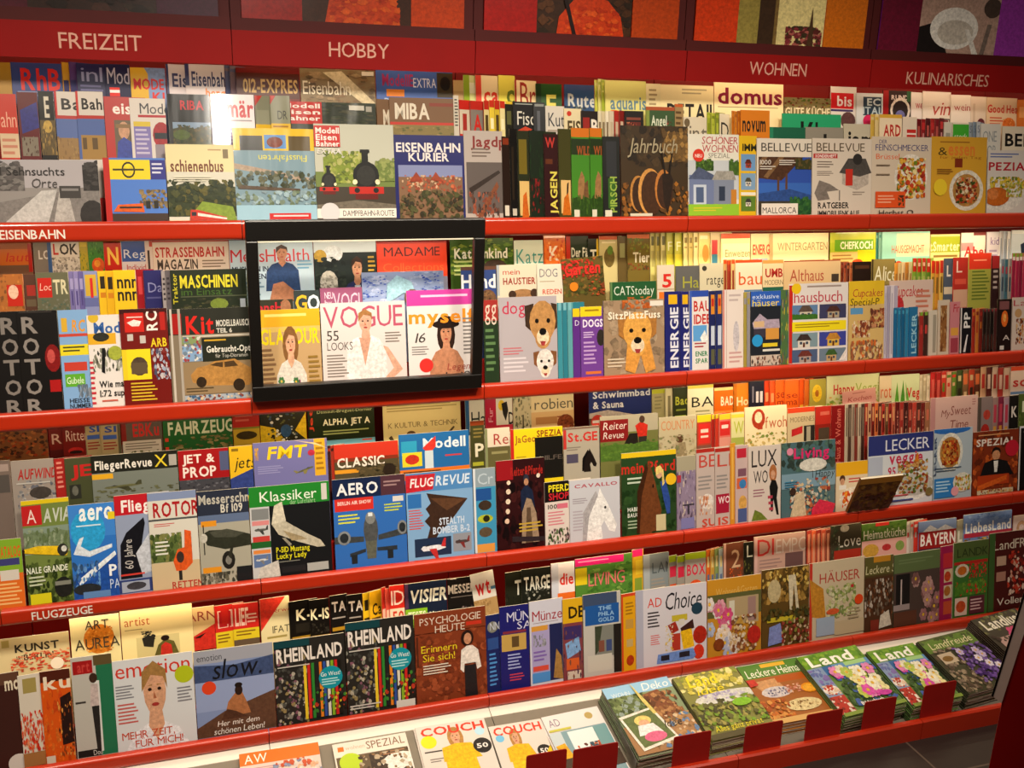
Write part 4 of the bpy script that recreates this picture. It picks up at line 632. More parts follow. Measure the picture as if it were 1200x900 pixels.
# ================================================================== second shelf
tier(2, 2, [
 m(-3, 36, 282, 'c87028', 'orange-brown magazine with red script at the left picture edge', t('laut', .2, .35, .9, .6, 'c0382a', 0, .2) + r(0, 0, 1, .25, 'a86028') + r(0, .7, 1, 1, '7a5a44') + r(.88, .1, 1, .9, 'b02820')),
 m(38, 57, 283, '8a8078', 'grey magazine with two white letters, tucked behind the red-lettered twin', t('LO', .3, .25, 1.0, .5, 'd8d4d0', 1) + r(.85, 0, 1, 1, '4a70a8'), '>'),
 m(57, 92, 281, 'd8d2cc', 'white magazine with red and black capitals over a grey photo', r(0, 0, .06, 1, '4a70a8') + t('L', .12, .12, .3, .42, 'c8302c', 1) + t('OK', .34, .12, .95, .42, '3a3432', 1) + n(.06, .5, 1, 1, 'a8a09a 8a8480 c0b8b0', 18, .14)),
 m(92, 102, 281, 'b8a83a', 'narrow yellow-green magazine left of the orange flower', r(.1, 0, .9, .2, 'd8c040') + n(0, .3, 1, 1, '8a9a50 6a7a3a', 8, .15)),
 m(102, 121, 282, '4a8a3c', 'green magazine with an orange flower', e(.6, .7, .4, .22, 'd8602c') + e(.55, .65, .2, .1, 'e8a03a') + n(0, 0, 1, .5, '4a8a3c 6aa048 3a702c', 10, .14)),
 m(121, 141, 285, 'c82c18', 'red magazine with a glowing yellow letter', t('N', .2, .12, .85, .6, 'f0c860', 1) + r(.1, .75, .9, .85, '8a1c14')),
 m(141, 169, 281, 'd8d0d4', 'white magazine with blue block and pale word above a red word', r(.02, .04, 1, .62, '4060a8') + t('Reg', .1, .28, 1.0, .52, 'd8dce8') + t('Individ', .2, .7, 1.0, .86, 'b8383c'), '>'),
 m(169, 178, 281, 'd8c8c4', 'white sliver with black stroke, left of the tram magazine', r(.3, .3, .6, .9, '4a3a34') + r(.6, 0, 1, .2, 'c84a38')),
 m(178, 267, 281, 'dcccc0', 'beige magazine with long red word above black word', r(0, 0, 1, .08, 'c03428') + t('STRASSENBAHN', .03, .22, .94, .5, 'b8322c', 1) + t('MAGAZIN', .05, .56, .58, .84, '4a3c34', 1) + l(.64, .6, .95, .85, '8a7868', 3)),
 m(268, 366, 282, 'c4d8e4', 'pale blue magazine with red masthead behind a man in a dark blue tee', t('MensHealth', .01, .18, .95, .42, 'd03038') + person(.62, .12, .27, 'c89070', '4a3424', '34507c', 0, .62) + t('MUSKELN IN', .02, .5, .45, .6, '2c3a54', 1) + t('STUNDEN', .02, .64, .42, .74, '2c3a54', 1) + l(.02, .8, .4, 1.1, '7a9ab0', 4) + l(.8, .4, .98, .6, '7ab0d0', 3) + p('c08868', .45, 1.15, .5, .85, .62, .8, .85, 1.12, .8, 1.2), vh=62),
 m(367, 440, 283, '26302c', 'dark magazine with a shaggy white dog and a bearded man in a blue jacket', r(0, 0, 1, .22, 'd8e4e8') + e(.3, .24, .16, .16, 'e4ecf0') + e(.1, .28, .1, .12, 'c8a840') + n(0, .3, .5, 1, '2a342c 1c2420 3a4438', 16, .12) + e(.22, .78, .14, .22, 'c8c4b8') + n(.08, .65, .36, 1, 'd8d4c8 a8a498 8a867a', 16, .07) + person(.68, .33, .38, 'c89878', '4a3020', '30386c', 0, .55) + p('c8d4e4', .63, .85, .73, .85, .72, 1.1, .64, 1.1) + l(.86, .3, .98, .8, 'c8a848', 6), vh=62),
 m(441, 523, 284, 'e8502c', 'bright orange-red magazine with thin dark capitals', r(0, 0, 1, .04, 'b82c20') + t('MADAME', .1, .13, .9, .34, '4a1c14') + t('Collections', .08, .5, .95, .7, 'f0703c') + r(0, .84, 1, 1.3, '9a9ab0') + e(.2, .85, .05, .08, 'c89070') + e(.52, .78, .05, .09, '6a3a28') + e(.52, .84, .04, .06, 'd8a080'), vh=50),
 m(527, 601, 280, '4a6a28', 'green leafy magazine behind the right bar of the black frame', n(0, 0, 1, 1, '4a6a28 6a8a34 38541e 8a9a40', 34, .13) + t('Katzenkind', .06, .28, .9, .56, 'e8e8d8', 1) + l(.05, .62, .4, 1.1, 'b8c480', 4) + e(.7, .85, .2, .25, '4a3a30')),
 m(602, 636, 282, 'd4dccc', 'white magazine with teal serif word and red dot', t('Katz', .08, .25, 1.0, .65, '4a9a90') + b(.45, .98, .2, 'd03a34') + r(0, .75, 1, 1.1, 'c8ccc0')),
 m(637, 662, 276, 'e07a30', 'orange film-wrapped magazine with white letter', t('K', .25, .3, .7, .7, 'f4e8d4', 1) + n(0, .1, 1, 1, 'e8843a d8602c f0a860 c84a24', 12, .16), wrap=1),
 m(663, 689, 277, '2a3a20', 'dark green magazine with red edge and white words', r(0, 0, .2, 1, 'c03a24') + t('Der F\u00e4', .25, .32, 1.0, .58, 'dcdccc', 1), '>'),
 m(689, 702, 280, '1e2a18', 'black-green magazine with white letter and yellow edge', t('T', .2, .3, .8, .62, 'e4e4d4', 1) + r(.8, 0, 1, 1, 'd8b830'), '>'),
 m(702, 724, 277, 'c8bc88', 'pale magazine with a brown bird under an orange strip', r(0, 0, 1, .1, 'd8642c') + e(.55, .6, .3, .28, '7a6a3a') + e(.6, .4, .16, .13, '6a8a34') + r(.15, .15, .9, .2, 'e8dcb0'), '>'),
 m(724, 735, 277, '6a5a34', 'narrow olive magazine left of the animal-word magazine', r(.2, .2, .8, .6, '9a9a6a'), '>'),
 m(735, 761, 275, '7a6a30', 'brown-green magazine with white word and orange top', r(0, 0, 1, .12, 'd8702c') + t('Tier', .25, .5, 1.0, .78, 'e4dcc4', 1) + n(0, .1, 1, .5, '6a7a34 8a8a3a', 10, .12) + n(0, .8, 1, 1, '5a4a28 8a4a28', 8, .12)),
 s(762, 781, 3, 273, 'd8d084 c4b860 e4dc9c', 'yellow-cream magazine edges', 'right of the animal-word magazine', ops=[r(.2, .1, .8, .35, '6a6a30') + r(.2, .5, .8, .95, 'b8b070')]),
 m(781, 791, 273, 'c8c858', 'lime magazine with pale letter, left of its twin', t('F', .2, .25, .8, .5, 'ecf0d0') + r(0, .6, 1, 1, 'e0d850'), '>'),
 m(791, 801, 273, 'c8c858', 'lime magazine with pale letter, right of its twin', t('F', .2, .25, .8, .5, 'ecf0d0') + r(0, .6, 1, 1, 'e0d850'), '>'),
 s(801, 819, 3, 272, 'e8dc9c d8c880 f0e4ac', 'cream magazine edges', 'right of the two lime twins', ops=[r(.2, .15, .8, .3, '8a7a40') + r(.2, .4, .8, .45, 'b0a060')]),
 m(819, 833, 272, 'e8d890', 'cream magazine with faint orange blot', e(.6, .6, .3, .25, 'd8a050') + r(.1, .1, .8, .2, 'f4ecc0'), '>'),
 m(833, 845, 273, 'd8c8a0', 'cream magazine with narrow red and blue block', r(.1, .2, .7, .6, 'c04a4c') + r(.1, .6, .7, .9, '4a8aa0'), '>'),
 m(845, 879, 274, 'f0e8b0', 'pale yellow magazine with thin grey word under an orange strip', r(0, 0, 1, .14, 'd8602c') + r(.05, .28, .98, .85, 'f4f0c8') + t('Einweizen', .14, .45, 1.0, .66, 'a0a060') + r(0, .85, 1, .92, 'c8c860')),
 m(880, 903, 274, 'ecdcae', 'cream magazine with orange-red capitals and blue figure', t('ENERG', .1, .3, 1.0, .58, 'd0583a', 1) + r(.1, .7, .9, 1, 'a8b8c8') + p('f0ece0', .4, .7, .5, .7, .7, 1, .5, 1), '>'),
 m(903, 971, 274, 'f0deb0', 'wide cream magazine with thin grey-brown capitals', t('WINTERGARTEN', .12, .26, .98, .48, '9a8a60') + l(.5, .75, .95, .82, 'b8a47a', 1) + r(0, 0, .04, 1, 'c8b080')),
 m(973, 1027, 273, 'b8c838', 'lime film-wrapped magazine with white capitals over yellow', r(0, 0, 1, .28, 'c8d048') + r(.1, .2, .95, .52, '7ab028') + t('CHEFKOCH', .22, .25, .93, .46, 'f4f4d8', 1) + r(0, .55, .6, 1, 'e8c880') + r(.6, .5, 1, 1, 'e4d828') + e(.6, .85, .12, .1, 'd85a2c') + l(.05, .62, .5, .9, 'b08a4a', 3), wrap=1),
 s(1027, 1034, 2, 272, '3a8a80 8ab8a8', 'teal magazine edges', 'left of the turquoise magazine'),
 m(1034, 1090, 272, '9ad0c0', 'pale turquoise magazine with orange capitals', r(.3, .05, 1, .7, 'd8dcb8') + t('HAUSGEMACHT', .2, .38, .88, .6, 'dc6a3a') + b(.35, .95, .08, 'd8502c') + r(.7, .8, .76, .9, '3a5a5a')),
 m(1091, 1125, 275, 'e4dc98', 'yellow-green magazine with pale words and row of small digits', r(0, .06, 1, .5, 'a8b828') + t('eatSmarter', -.3, .2, 1.0, .46, 'f0ecc0', 1) + l(.1, .58, .95, .72, '9a7a3a', 1) + r(0, .75, 1, 1, 'e8cc80')),
 m(1127, 1155, 273, 'f0e4d8', 'white magazine with bold red letters at angle', r(0, .28, .5, .5, 'c8a0a0') + t('Aber', .12, .38, 1.15, .66, 'd0342c', 1) + r(.5, 0, 1, .08, '8a3a34')),
 m(1157, 1172, 272, 'e8e4ec', 'white magazine with violet letters beside pale blue edges', t('kid', .3, .15, 1.0, .36, '8a70b0') + l(.2, .5, .9, .9, 'b8a8c8', 3), '>'),
 s(1172, 1186, 3, 271, 'e4e4e8 c8d0dc f0f0f0', 'white-blue magazine edges', 'near the right picture edge', ops=[r(.3, .2, .7, .9, 'a8b4c4')]),
 m(1186, 1212, 270, 'd8e4ec', 'pale blue magazine with dark smudge at the right picture edge', p('2c3c58', .4, .4, .7, .3, .75, .9, .5, 1) + r(0, 0, 1, .1, 'f0f4f4')),
])
tier(2, 1, [
 m(-4, 26, 322, 'b07038', 'orange magazine with red round logo at the left picture edge', n(0, 0, 1, 1, 'a86a34 8a5a30 c08040', 12, .16) + r(.35, .3, .95, .9, 'c0301c') + e(.6, .5, .2, .2, 'e8c0a8')),
 m(27, 41, 322, '5a3a2a', 'dark brown magazine left of the red-logo one', r(.2, .3, .9, .6, 'a03024') + r(.1, .7, .9, .9, '6a5a44'), '>'),
 m(41, 80, 320, '6a6a54', 'grey-green magazine with red logo block and pale capitals', r(.05, .15, .48, .7, 'c02c20') + t('Loc', .1, .3, .45, .5, 'e8b8a8', 0, .2) + t('TRAIN', .52, .2, 1.6, .6, 'd0c8a8', 1) + n(0, .75, 1, 1.2, '5a6a5a 7a7a6a', 12, .12)),
 s(80, 97, 3, 318, '8078a8 9088b8 7068a0', 'lilac magazine edges', 'left of the red capital on pale blue', ops=[r(.2, .2, .8, .5, 'a8a0c8') + r(.3, .55, .6, .95, '5a5088')]),
 m(97, 114, 318, '8a90b8', 'pale blue magazine with red capital and yellow block', r(.1, .1, .9, .7, 'c8a840') + t('I', .45, .2, .65, .8, 'c8302c', 1) + r(0, .75, 1, 1, '6a70a0')),
 s(114, 132, 2, 318, 'e0b828 d8ac20', 'yellow magazine edges', 'left of the yellow magazine with thick black bars', ops=[r(.25, .15, .85, .5, '3a3020') + r(.2, .6, .9, .75, 'c88420')]),
 m(132, 158, 317, 'e4bc24', 'yellow magazine with two rows of thick black letters', t('nnn', .15, .25, 1.1, .5, '2c2618', 1) + t('nnn', .15, .6, 1.1, .85, '2c2618', 1)),
 m(159, 168, 316, '9a2028', 'crimson magazine edge right of the yellow black-lettered one', r(.2, .2, .7, .7, 'c84a4c'), '>'),
 m(168, 189, 317, '34346a', 'indigo magazine with faint serif letters', t('Da', .2, .35, 1.0, .62, '8a8ab0') + r(.1, .75, .9, .8, '5a5a88'), '>'),
 s(189, 198, 2, 317, 'a09898 6a6468', 'grey magazine edges', 'left of the tractor magazine', ops=[l(.2, .2, .8, .9, '3a3438', 5)]),
 m(199, 288, 317, '26301e', 'dark olive magazine with yellow capitals above a tractor', t('MASCHINEN', .12, .15, .88, .5, 'd8cc38', 1) + t('im Einsatz', .13, .52, .8, .72, '4a6a2c') + r(.12, .74, 1, .77, '5a6048') + n(.1, .8, 1, 1.3, '3a3c2c 4a4a34 5a5a3a', 16, .1) + e(.62, .98, .12, .16, '7a8a3a') + r(.9, .85, .97, 1.2, 'b0b8c0') + vt('Traktor', .02, .1, .08, .95, 'b8b030')),
 m(299, 343, 352, '3a3a2a', 'dark magazine with cropped red word inside the black frame', t('ensH', .05, .1, .72, .5, 'c02c38', 1) + e(.8, .3, .14, .3, 'a87858') + r(.66, .5, 1, .9, '2c3a4a'), vh=30),
 m(344, 374, 341, '3a4444', 'dark magazine with golden letter and white letter inside the black frame', t('G', .05, .12, .5, .55, 'd8b030', 1) + t('Q', .52, .12, 1.0, .55, 'd8e0e4', 1)),
 m(375, 424, 338, '9a5a78', 'mauve-banded magazine with white serif capitals inside the frame', t('NEU', .1, .12, .3, .3, 'e4d4dc') + t('VOGUE', .3, .15, 1.2, .6, 'd8c0cc') + t('by', .1, .34, .26, .48, 'e4d4dc')),
 m(424, 520, 320, '9aa8c8', 'pale blue patterned magazine with a sun hat inside the frame', n(0, 0, 1, 1, '8a9ac0 a8b4d0 b8c0d8', 24, .14) + n(0, .1, .3, 1, '3a58b0 4a68c0', 14, .05) + n(.72, .05, .95, .9, '3a58b0 4a68c0', 14, .05) + p('a8ccd8', .28, .9, .3, .35, .42, .1, .6, .3, .66, .8, .5, .6) + e(.6, .75, .1, .25, '7a5a48'), d=.006),
 m(540, 581, 313, '3a5088', 'blue magazine with white word above a brown spaniel, behind the frame bar', t('Hund', .0, .22, .98, .6, 'e8e8e4', 1) + r(0, 0, 1, .1, '6a4a3a') + e(.75, .95, .25, .3, '7a5a40') + n(.5, .7, 1, 1.3, '8a6a4a 5a4030', 10, .1)),
 m(582, 628, 311, 'dccfba', 'cream magazine with red and brown words above a peeping pug', t('mein', .15, .15, .58, .32, 'b8402c') + t('HAUSTIER', .15, .42, .98, .64, '9a3424', 1) + e(.65, 1.0, .32, .2, 'a88058') + e(.38, .98, .1, .14, '4a3426') + e(.94, .94, .1, .14, '4a3426') + r(0, 0, .06, 1, 'a8b0b8'), vh=36),
 m(629, 659, 310, 'dcd4c4', 'cream magazine with thin grey capitals and red capitals below', t('DOG', .1, .15, .8, .42, '7a7a84') + t('REDEN', .2, .82, .95, .98, 'c8604c', 1) + l(.1, .55, .7, .62, 'b0a48c', 1), vh=36),
 m(664, 713, 304, '6a5a2c', 'tilted plant magazine with red blossoms and an orange dot', n(0, 0, 1, 1, '6a6a30 4a4a22 8a6a34 5a5a28', 30, .13) + n(0, .05, .8, .5, 'c8342c d84a34 a82820', 18, .1) + t('Garten', .05, .12, .9, .42, 'd83a34', 1, .1) + b(.25, .72, .1, 'e88a28') + n(.6, .4, 1, 1, '8a4a28 b85a30', 8, .1), tilt=-4, vh=46),
 m(715, 769, 331, '2c6038', 'green magazine with thin white words above an orange cat', t('CATStoday', .08, .2, .95, .6, 'd4dccc') + n(.3, .7, .9, 1.1, 'b8602c c87838', 12, .12) + r(0, 0, .04, 1, '6a8a5a'), vh=26),
 m(770, 790, 311, 'd8ccb8', 'cream magazine with bold red digit over an orange foot', t('5', .3, .25, .85, .62, 'd03428', 1) + r(0, .66, 1, .7, 'b8a890') + r(.1, .75, .9, 1.1, 'dc7a2c')),
 m(792, 820, 312, '6a6a68', 'dark grey magazine with thin lime outlined letters', t('Ha', .3, .3, 1.0, .62, 'a8a848') + t('us', .3, .7, 1.0, .95, '8a8a58'), '>'),
 m(820, 848, 309, 'd0c8ac', 'beige magazine with small black lower-case word', t('ratge', .3, .38, 1.05, .6, '33302a') + b(.2, .14, .1, '4a463c') + r(0, .8, 1, 1.2, 'b0a890')),
 s(848, 862, 3, 305, 'd8b070 b84a34 e4c888', 'cream and red magazine edges', 'left of the orange lower-case word', ops=[r(0, 0, 1, .12, 'd85a28') + r(.2, .3, .8, .9, '9a3a2c')]),
 m(862, 893, 305, 'ecdcc0', 'cream magazine with orange lower-case word over blue foot', r(0, 0, 1, .08, 'd85a28') + t('bau', .12, .34, 1.0, .7, 'd8642c') + r(0, .84, 1, 1.3, '6a88a8') + t('massiv', .3, .95, 1.0, 1.15, 'd8e0e8')),
 m(894, 919, 305, 'e4d0a8', 'cream magazine with dark red capitals above deep green', r(0, 0, 1, .1, 'd8a05a') + t('UMB', .12, .24, .98, .48, 'b0342c', 1) + t('MODERN', .1, .56, 1.0, .7, '8a7a5a') + r(0, .76, 1, 1.3, '2c6a58'), '>'),
 m(919, 985, 306, 'd8bc90', 'tan magazine with serif word, a smaller word below and dark box', r(0, 0, 1, .03, 'a84a34') + t('Althaus', .1, .25, .7, .58, 'b05a44') + t('modernisierung', .28, .7, .98, .88, '8a6a44') + r(.84, .4, .97, .62, '4a4038') + r(0, .95, 1, 1.2, '7a6a54')),
 s(986, 1000, 4, 308, '8a3a24 b0563a 6a2c1c c87848', 'brown-red magazine edges', 'left of the black white-lettered magazine'),
 m(1000, 1022, 307, '2c1c14', 'black-brown magazine with white capitals', t('TA', .25, .62, 1.0, 1.0, 'e4d8c8', 1) + r(.1, .1, .9, .2, '5a3a24'), '>'),
 m(1022, 1049, 304, '9a8a50', 'olive magazine with tall white word', r(0, 0, .06, 1, '4a3c20') + t('Alice', .1, .2, 1.1, .62, 'e8e4c8', 0, .1) + n(0, .65, 1, 1, 'a89a58 7a6a38', 8, .14), '>'),
 s(1049, 1070, 5, 308, 'e0a040 d8c08a e8d0a0 c88838 d8c898', 'cream-orange magazine edges', 'left of the red-capped green edges', ops=[r(.2, .3, .8, .9, 'a87a40')]),
 s(1070, 1092, 4, 303, '8ab040 7aa038 98b850 6a9030', 'green magazine edges with red caps', 'on the second shelf', ops=[r(0, 0, 1, .38, 'd03428') + r(.2, .12, .8, .22, 'ecc8b0') + r(.2, .5, .8, .95, 'b8b870')]),
 s(1092, 1107, 3, 306, 'e0b84c d89c3c e4c060', 'yellow magazine edges with red caps', 'on the second shelf', ops=[r(0, 0, 1, .35, 'd83a24') + r(.2, .45, .8, .9, '8a6a30')]),
 m(1107, 1118, 303, '5a6474', 'grey-blue narrow magazine with white letter', t('L', .3, .2, .8, .5, 'e4dcd4', 1) + r(0, .8, 1, 1, 'd8c8b0'), '>'),
 m(1118, 1136, 302, 'b83a30', 'red magazine with pale letter and crimson badge', t('L', .2, .1, .6, .42, 'ecd4c4') + r(.1, .6, .9, .75, 'd8604c') + r(0, .9, 1, 1.4, 'd0a890'), '>'),
 m(1136, 1163, 297, 'a8a850', 'green-lined magazine under a wide orange-red head', r(0, 0, 1, .5, 'd8442c') + r(.2, .2, .8, .24, 'f0a080') + l(.15, .55, .95, 1.5, '6a7a30', 9), '>', vh=38),
 m(1163, 1174, 300, '3a1a1c', 'black and red magazine with white scribbles', r(0, 0, 1, .35, 'b02a2c') + l(.2, .4, .9, 1, 'c8b8b0', 4), '>'),
 s(1174, 1187, 3, 304, '8a98a4 4a7a8a b0a8a0', 'slate blue magazine edges', 'left of the magenta pack', ops=[r(.2, .2, .8, .4, 'c04a58') + r(.2, .5, .8, .9, '4a5a68')]),
 s(1187, 1208, 5, 297, 'a82850 b83058 982048 c03860 a02850', 'magenta magazine edges with green and white caps', 'by the right picture edge', ops=[r(0, 0, 1, .1, '8ab038') + r(0, .1, 1, .2, 'f0ece4')]),
])
tier(2, 0, [
 m(-10, 19, 366, '1a1614', 'black magazine with grey upright capitals, left copy at the picture edge', t('R', .3, .06, .95, .22, '8a827c', 1) + t('O', .3, .27, .95, .43, '8a827c', 1) + t('T', .3, .48, .95, .63, '8a827c', 1) + t('O', .3, .68, .95, .83, '8a827c', 1) + t('R', .3, .88, .95, 1.02, '8a827c', 1), '>'),
 m(19, 66, 365, '1a1614', 'black magazine with grey upright capitals and a red helmet', t('R', .1, .06, .5, .22, '948c86', 1) + t('O', .1, .27, .5, .43, '948c86', 1) + t('T', .1, .48, .5, .63, '948c86', 1) + t('O', .1, .68, .5, .83, '948c86', 1) + t('R', .1, .88, .5, 1.02, '948c86', 1) + e(.82, .48, .2, .14, '8a1c1c') + e(.78, .46, .1, .07, 'c85a54') + r(.7, .7, .98, .82, 'b02020') + l(.05, .01, .9, .03, '4a4440', 1)),
 m(67, 101, 364, '8ab0d8', 'pale blue magazine with orange letters, yellow bar and green label', t('RC', .45, .1, .9, .22, 'e0a03a', 1, .15) + r(.1, .08, .3, .22, 'd8b040') + r(0, .24, 1, .27, 'c85040') + r(0, .35, 1, .46, 'e4d430') + l(.1, .37, .9, .44, '4a4a30', 2) + r(.1, .53, .9, .62, 'c84a3c') + r(.1, .65, .8, .78, '6ab038') + t('Gubele', .15, .68, .75, .75, 'e4f0d8') + n(.5, .76, 1, .9, '6a7a8a 8a94a0', 10, .1) + t('HEISSE', .2, .9, .9, .945, '2c3440', 1) + t('NUMMER', .2, .955, .95, 1.0, '2c3440', 1), '>'),
 m(101, 139, 370, 'e4ded8', 'white magazine with blue word above a propeller aircraft nose', t('Mode', .2, .08, 1.25, .2, '3a68a8', 1) + b(.2, .03, .16, 'd8b83a') + r(0, .2, .85, .32, 'e0b030') + e(.4, .24, .25, .05, '3a3a30') + n(.1, .36, 1, .62, '8a8a78 4a4a40 a8a898', 16, .1) + e(.8, .42, .22, .08, 'a8b048') + p('1c1c1a', .4, .36, .5, .36, .45, .64, .35, .62) + l(0, .5, .14, 1, 'c8404c', 9) + t('Wie ma', .25, .72, 1.0, .79, '33302c', 1) + t('1:72 sup', .25, .82, 1.0, .89, '33302c', 1) + l(.3, .93, .8, .97, 'c87060', 1), '>'),
 m(139, 195, 363, '7a1c14', 'dark red magazine with white helicopter, upright letters and yellow box', r(0, 0, 1, .05, '4a1410') + r(.1, .04, .5, .24, 'd03024') + p('f0e4dc', .15, .14, .3, .11, .45, .13, .4, .18, .25, .18) + r(.15, .08, .48, .09, 'f0e4dc') + vt('RC', .55, .03, .78, .23, 'f0e8e0') + r(.84, .04, .95, .23, 'b82c24') + r(.14, .26, .26, .33, 'c8c0b8') + r(.4, .28, .52, .36, 'c8c0b8') + t('ARB', .62, .31, .96, .4, 'e4cc30', 1) + r(0, .42, .1, .74, 'e4cc30') + r(.1, .42, .6, .74, 'ecd82c') + e(.35, .6, .18, .1, '5a4a3a') + r(.18, .56, .52, .68, '6a5a44') + n(.62, .42, 1, .75, 'a8b0c0 8a3a34 c8c0c0 5a5a70', 20, .08) + l(.15, .77, .7, .98, 'd8b838', 6)),
 m(196, 297, 363, '8a7c68', 'modelling magazine with large red word and a tan saloon car', r(0, 0, 1, .28, '33342a') + t('Kit', .2, .08, .52, .27, 'd42c20', 1) + t('MODELLBAUSCHUL', .55, .13, 1.02, .2, 'd8d4c8', 1) + t('TEIL 6', .55, .22, .73, .27, 'd8d4c8', 1) + r(.04, .05, .15, .27, 'a82018') + r(.02, 0, .045, 1, 'c8c0b4') + r(.11, 0, .14, 1, 'b0a89c') + r(.15, .29, 1, .31, 'c8c0b0') + r(.14, .3, .35, .38, '8a9a6a') + r(.14, .4, .37, .57, '8aa8c8') + n(.14, .3, .36, .57, 'd8d4cc 7a8a9a a0484a', 12, .06) + r(.37, .32, 1, .6, '2c3024') + t('Gebraucht-Optik', .42, .41, 1.0, .48, 'e4e0d4', 1) + t('f\u00fcr Top-Dioramen', .52, .5, .9, .54, 'c8c4b8') + l(.4, .34, .66, .38, 'c8a030', 1) + r(.14, .58, 1, .93, '9a8464') + p('b88a4c', .22, .72, .3, .64, .42, .62, .5, .58, .74, .56, .84, .62, .95, .68, .96, .78, .9, .86, .4, .84, .24, .8) + p('5a4428', .45, .62, .52, .595, .6, .59, .6, .65) + p('5a4428', .62, .59, .73, .58, .78, .64, .62, .65) + e(.34, .8, .06, .06, '3a2c1c') + e(.78, .85, .07, .07, '3a2c1c') + l(.16, .86, .5, .92, '5a4a30', 2) + r(.14, .94, 1, 1, 'a8b0b8') + n(.14, .94, 1, 1, 'd8c0a0 8a4a3a 4a6a8a', 14, .05)),
 m(302, 374, 364, 'c0a074', 'yellow-headed magazine with a curly-haired woman in a floral dress inside the frame', r(0, 0, 1, .2, 'e0ac28') + l(.1, .05, .8, .12, 'f0d880', 1) + r(0, .2, 1, .26, 'd8b868') + t('GLAMOUR', .02, .22, .98, .4, 'e8d020', 1) + person(.5, .24, .3, 'd8a888', '8a6238', 'd8d0c4', 1, .7) + blooms(.3, .82, .75, 1.0, 'c85060 4a7a4a e8e4dc 8a4a6a', 9, .06) + l(.02, .45, .25, .95, '8a6a4a', 9) + l(.78, .55, .98, .95, '9a7a3a', 7)),
 m(375, 474, 356, 'd8cdc8', 'magazine with tall pink serif capitals and a woman in white blouse inside the frame', t('VOGUE', .03, .04, .97, .28, 'b85a70') + person(.52, .1, .24, 'd8a890', 'a87a4a', 'e8e0dc', 0, .82) + p('d0a088', .44, .4, .58, .4, .5, .72) + p('d8a890', .72, .5, .78, .52, .95, .78, .8, .9, .74, .86, .84, .76) + p('e4dcd8', .35, .5, .42, .44, .5, .72, .6, .45, .72, .5, .7, .95, .38, .95) + t('55', .06, .31, .2, .42, '4a4440') + t('LOOKS', .06, .44, .36, .53, '6a6460') + l(.05, .58, .3, .85, '8a8078', 8) + l(.75, .35, .95, .48, '8a8078', 4) + t('SOMMER', .1, .88, .9, .99, 'b86a6c')),
 m(476, 557, 341, 'dcd4d0', 'magenta-topped magazine with orange word and a dark-haired woman in a hat inside the frame', r(0, 0, 1, .16, 'c8489c') + l(.2, .05, .9, .1, 'ecc0d8', 1) + person(.55, .32, .25, 'c89070', '3a241a', 'c08868', 1, .85) + e(.55, .36, .2, .045, '2c1c18') + e(.55, .33, .12, .06, '2c1c18') + t('myself', .02, .2, .98, .34, 'e8962c', 1) + t('16', .1, .44, .24, .54, '4a4440', 0, .2) + l(.05, .58, .3, .68, '8a8480', 4) + l(.8, .3, .98, .7, '8a8480', 10) + b(.25, .78, .1, 'd83a34') + t('hei\u00dfe', .5, .86, .98, .96, '3a2c28', 0, .2) + t('Legend', .55, .77, .95, .84, 'a04a40', 0, .2)),
 m(566, 583, 352, '2c4028', 'dark green magazine with red and white letters, right of the black frame', r(0, 0, 1, .25, 'a83a34') + t('gg', .1, .06, .9, .22, 'dcc8b8') + l(.1, .35, .8, .9, '6a8a5a', 7)),
 m(584, 652, 349, 'b8b0b4', 'grey magazine with pink-red lower-case word, a brown dog and a white dog', t('dogs', .06, .05, .55, .2, 'c83858') + dog(.75, .36, .5, 'c0925c', '4a3628', 1.0) + dog(.78, .82, .3, 'e4dcd4', '8a5c3a', 1.1) + l(.06, .6, .4, .7, 'c87a80', 3) + l(.06, .72, .5, .92, 'd8d0d4', 4)),
 s(653, 671, 3, 355, '4a9aa8 3a8898 6aaab0', 'teal magazine edges', 'right of the two-dogs cover', ops=[r(.2, 0, .8, .1, '8ac0c8')]),
 m(671, 680, 362, '6a3a90', 'purple magazine edge left of its yellow-tagged twin', r(0, 0, 1, .12, 'e4cc28') + t('D', .3, .17, .9, .25, 'e4dcec'), '>'),
 m(680, 706, 360, '7a4a9c', 'purple magazine with white capitals under a yellow tag', r(0, .0, .95, .14, 'ecd028') + l(.2, .04, .85, .1, 'a88a1c', 1) + t('DOGS', .1, .18, 1.0, .29, 'ece4f0', 1) + l(.12, .36, .6, .46, 'd0b8dc', 3) + l(.12, .5, .7, .85, 'c0a0d0', 6) + e(.9, .45, .18, .12, '3a342e') + r(.2, .93, .9, .97, 'd87a40')),
 m(707, 778, 353, 'a88f74', 'brown magazine with cream word and a yellow dog facing the viewer', n(0, 0, 1, 1, '9a846a b09a80 8a7660', 20, .16) + n(.3, 0, .8, .12, 'b8622c c8743a', 8, .08) + p('dca050', .34, .95, .38, .55, .75, .55, .85, .95, .68, 1, .6, .75, .5, 1) + dog(.55, .48, .52, 'e0aa58', 'b07c40', 1.0) + t('SitzPlatzFuss', .07, .15, .93, .25, 'f0e8d4', 1) + l(.05, .78, .35, .92, 'd8c8b0', 3) + r(.76, .02, .98, .09, 'e4dcd0'), spine='8a80a0'),
 m(779, 797, 342, '2c3078', 'navy magazine with white upright capitals and yellow tag, left copy', r(.25, .04, .85, .16, 'e4b828') + vt('ENERGIE', .35, .2, .9, .96, 'e4e4ec'), '>'),
 m(797, 808, 342, '2c3078', 'navy magazine with white upright capitals and yellow tag, right copy', r(.25, .04, .9, .16, 'e4b828') + vt('ENERGIE', .35, .2, 1.1, .96, 'e4e4ec'), '>'),
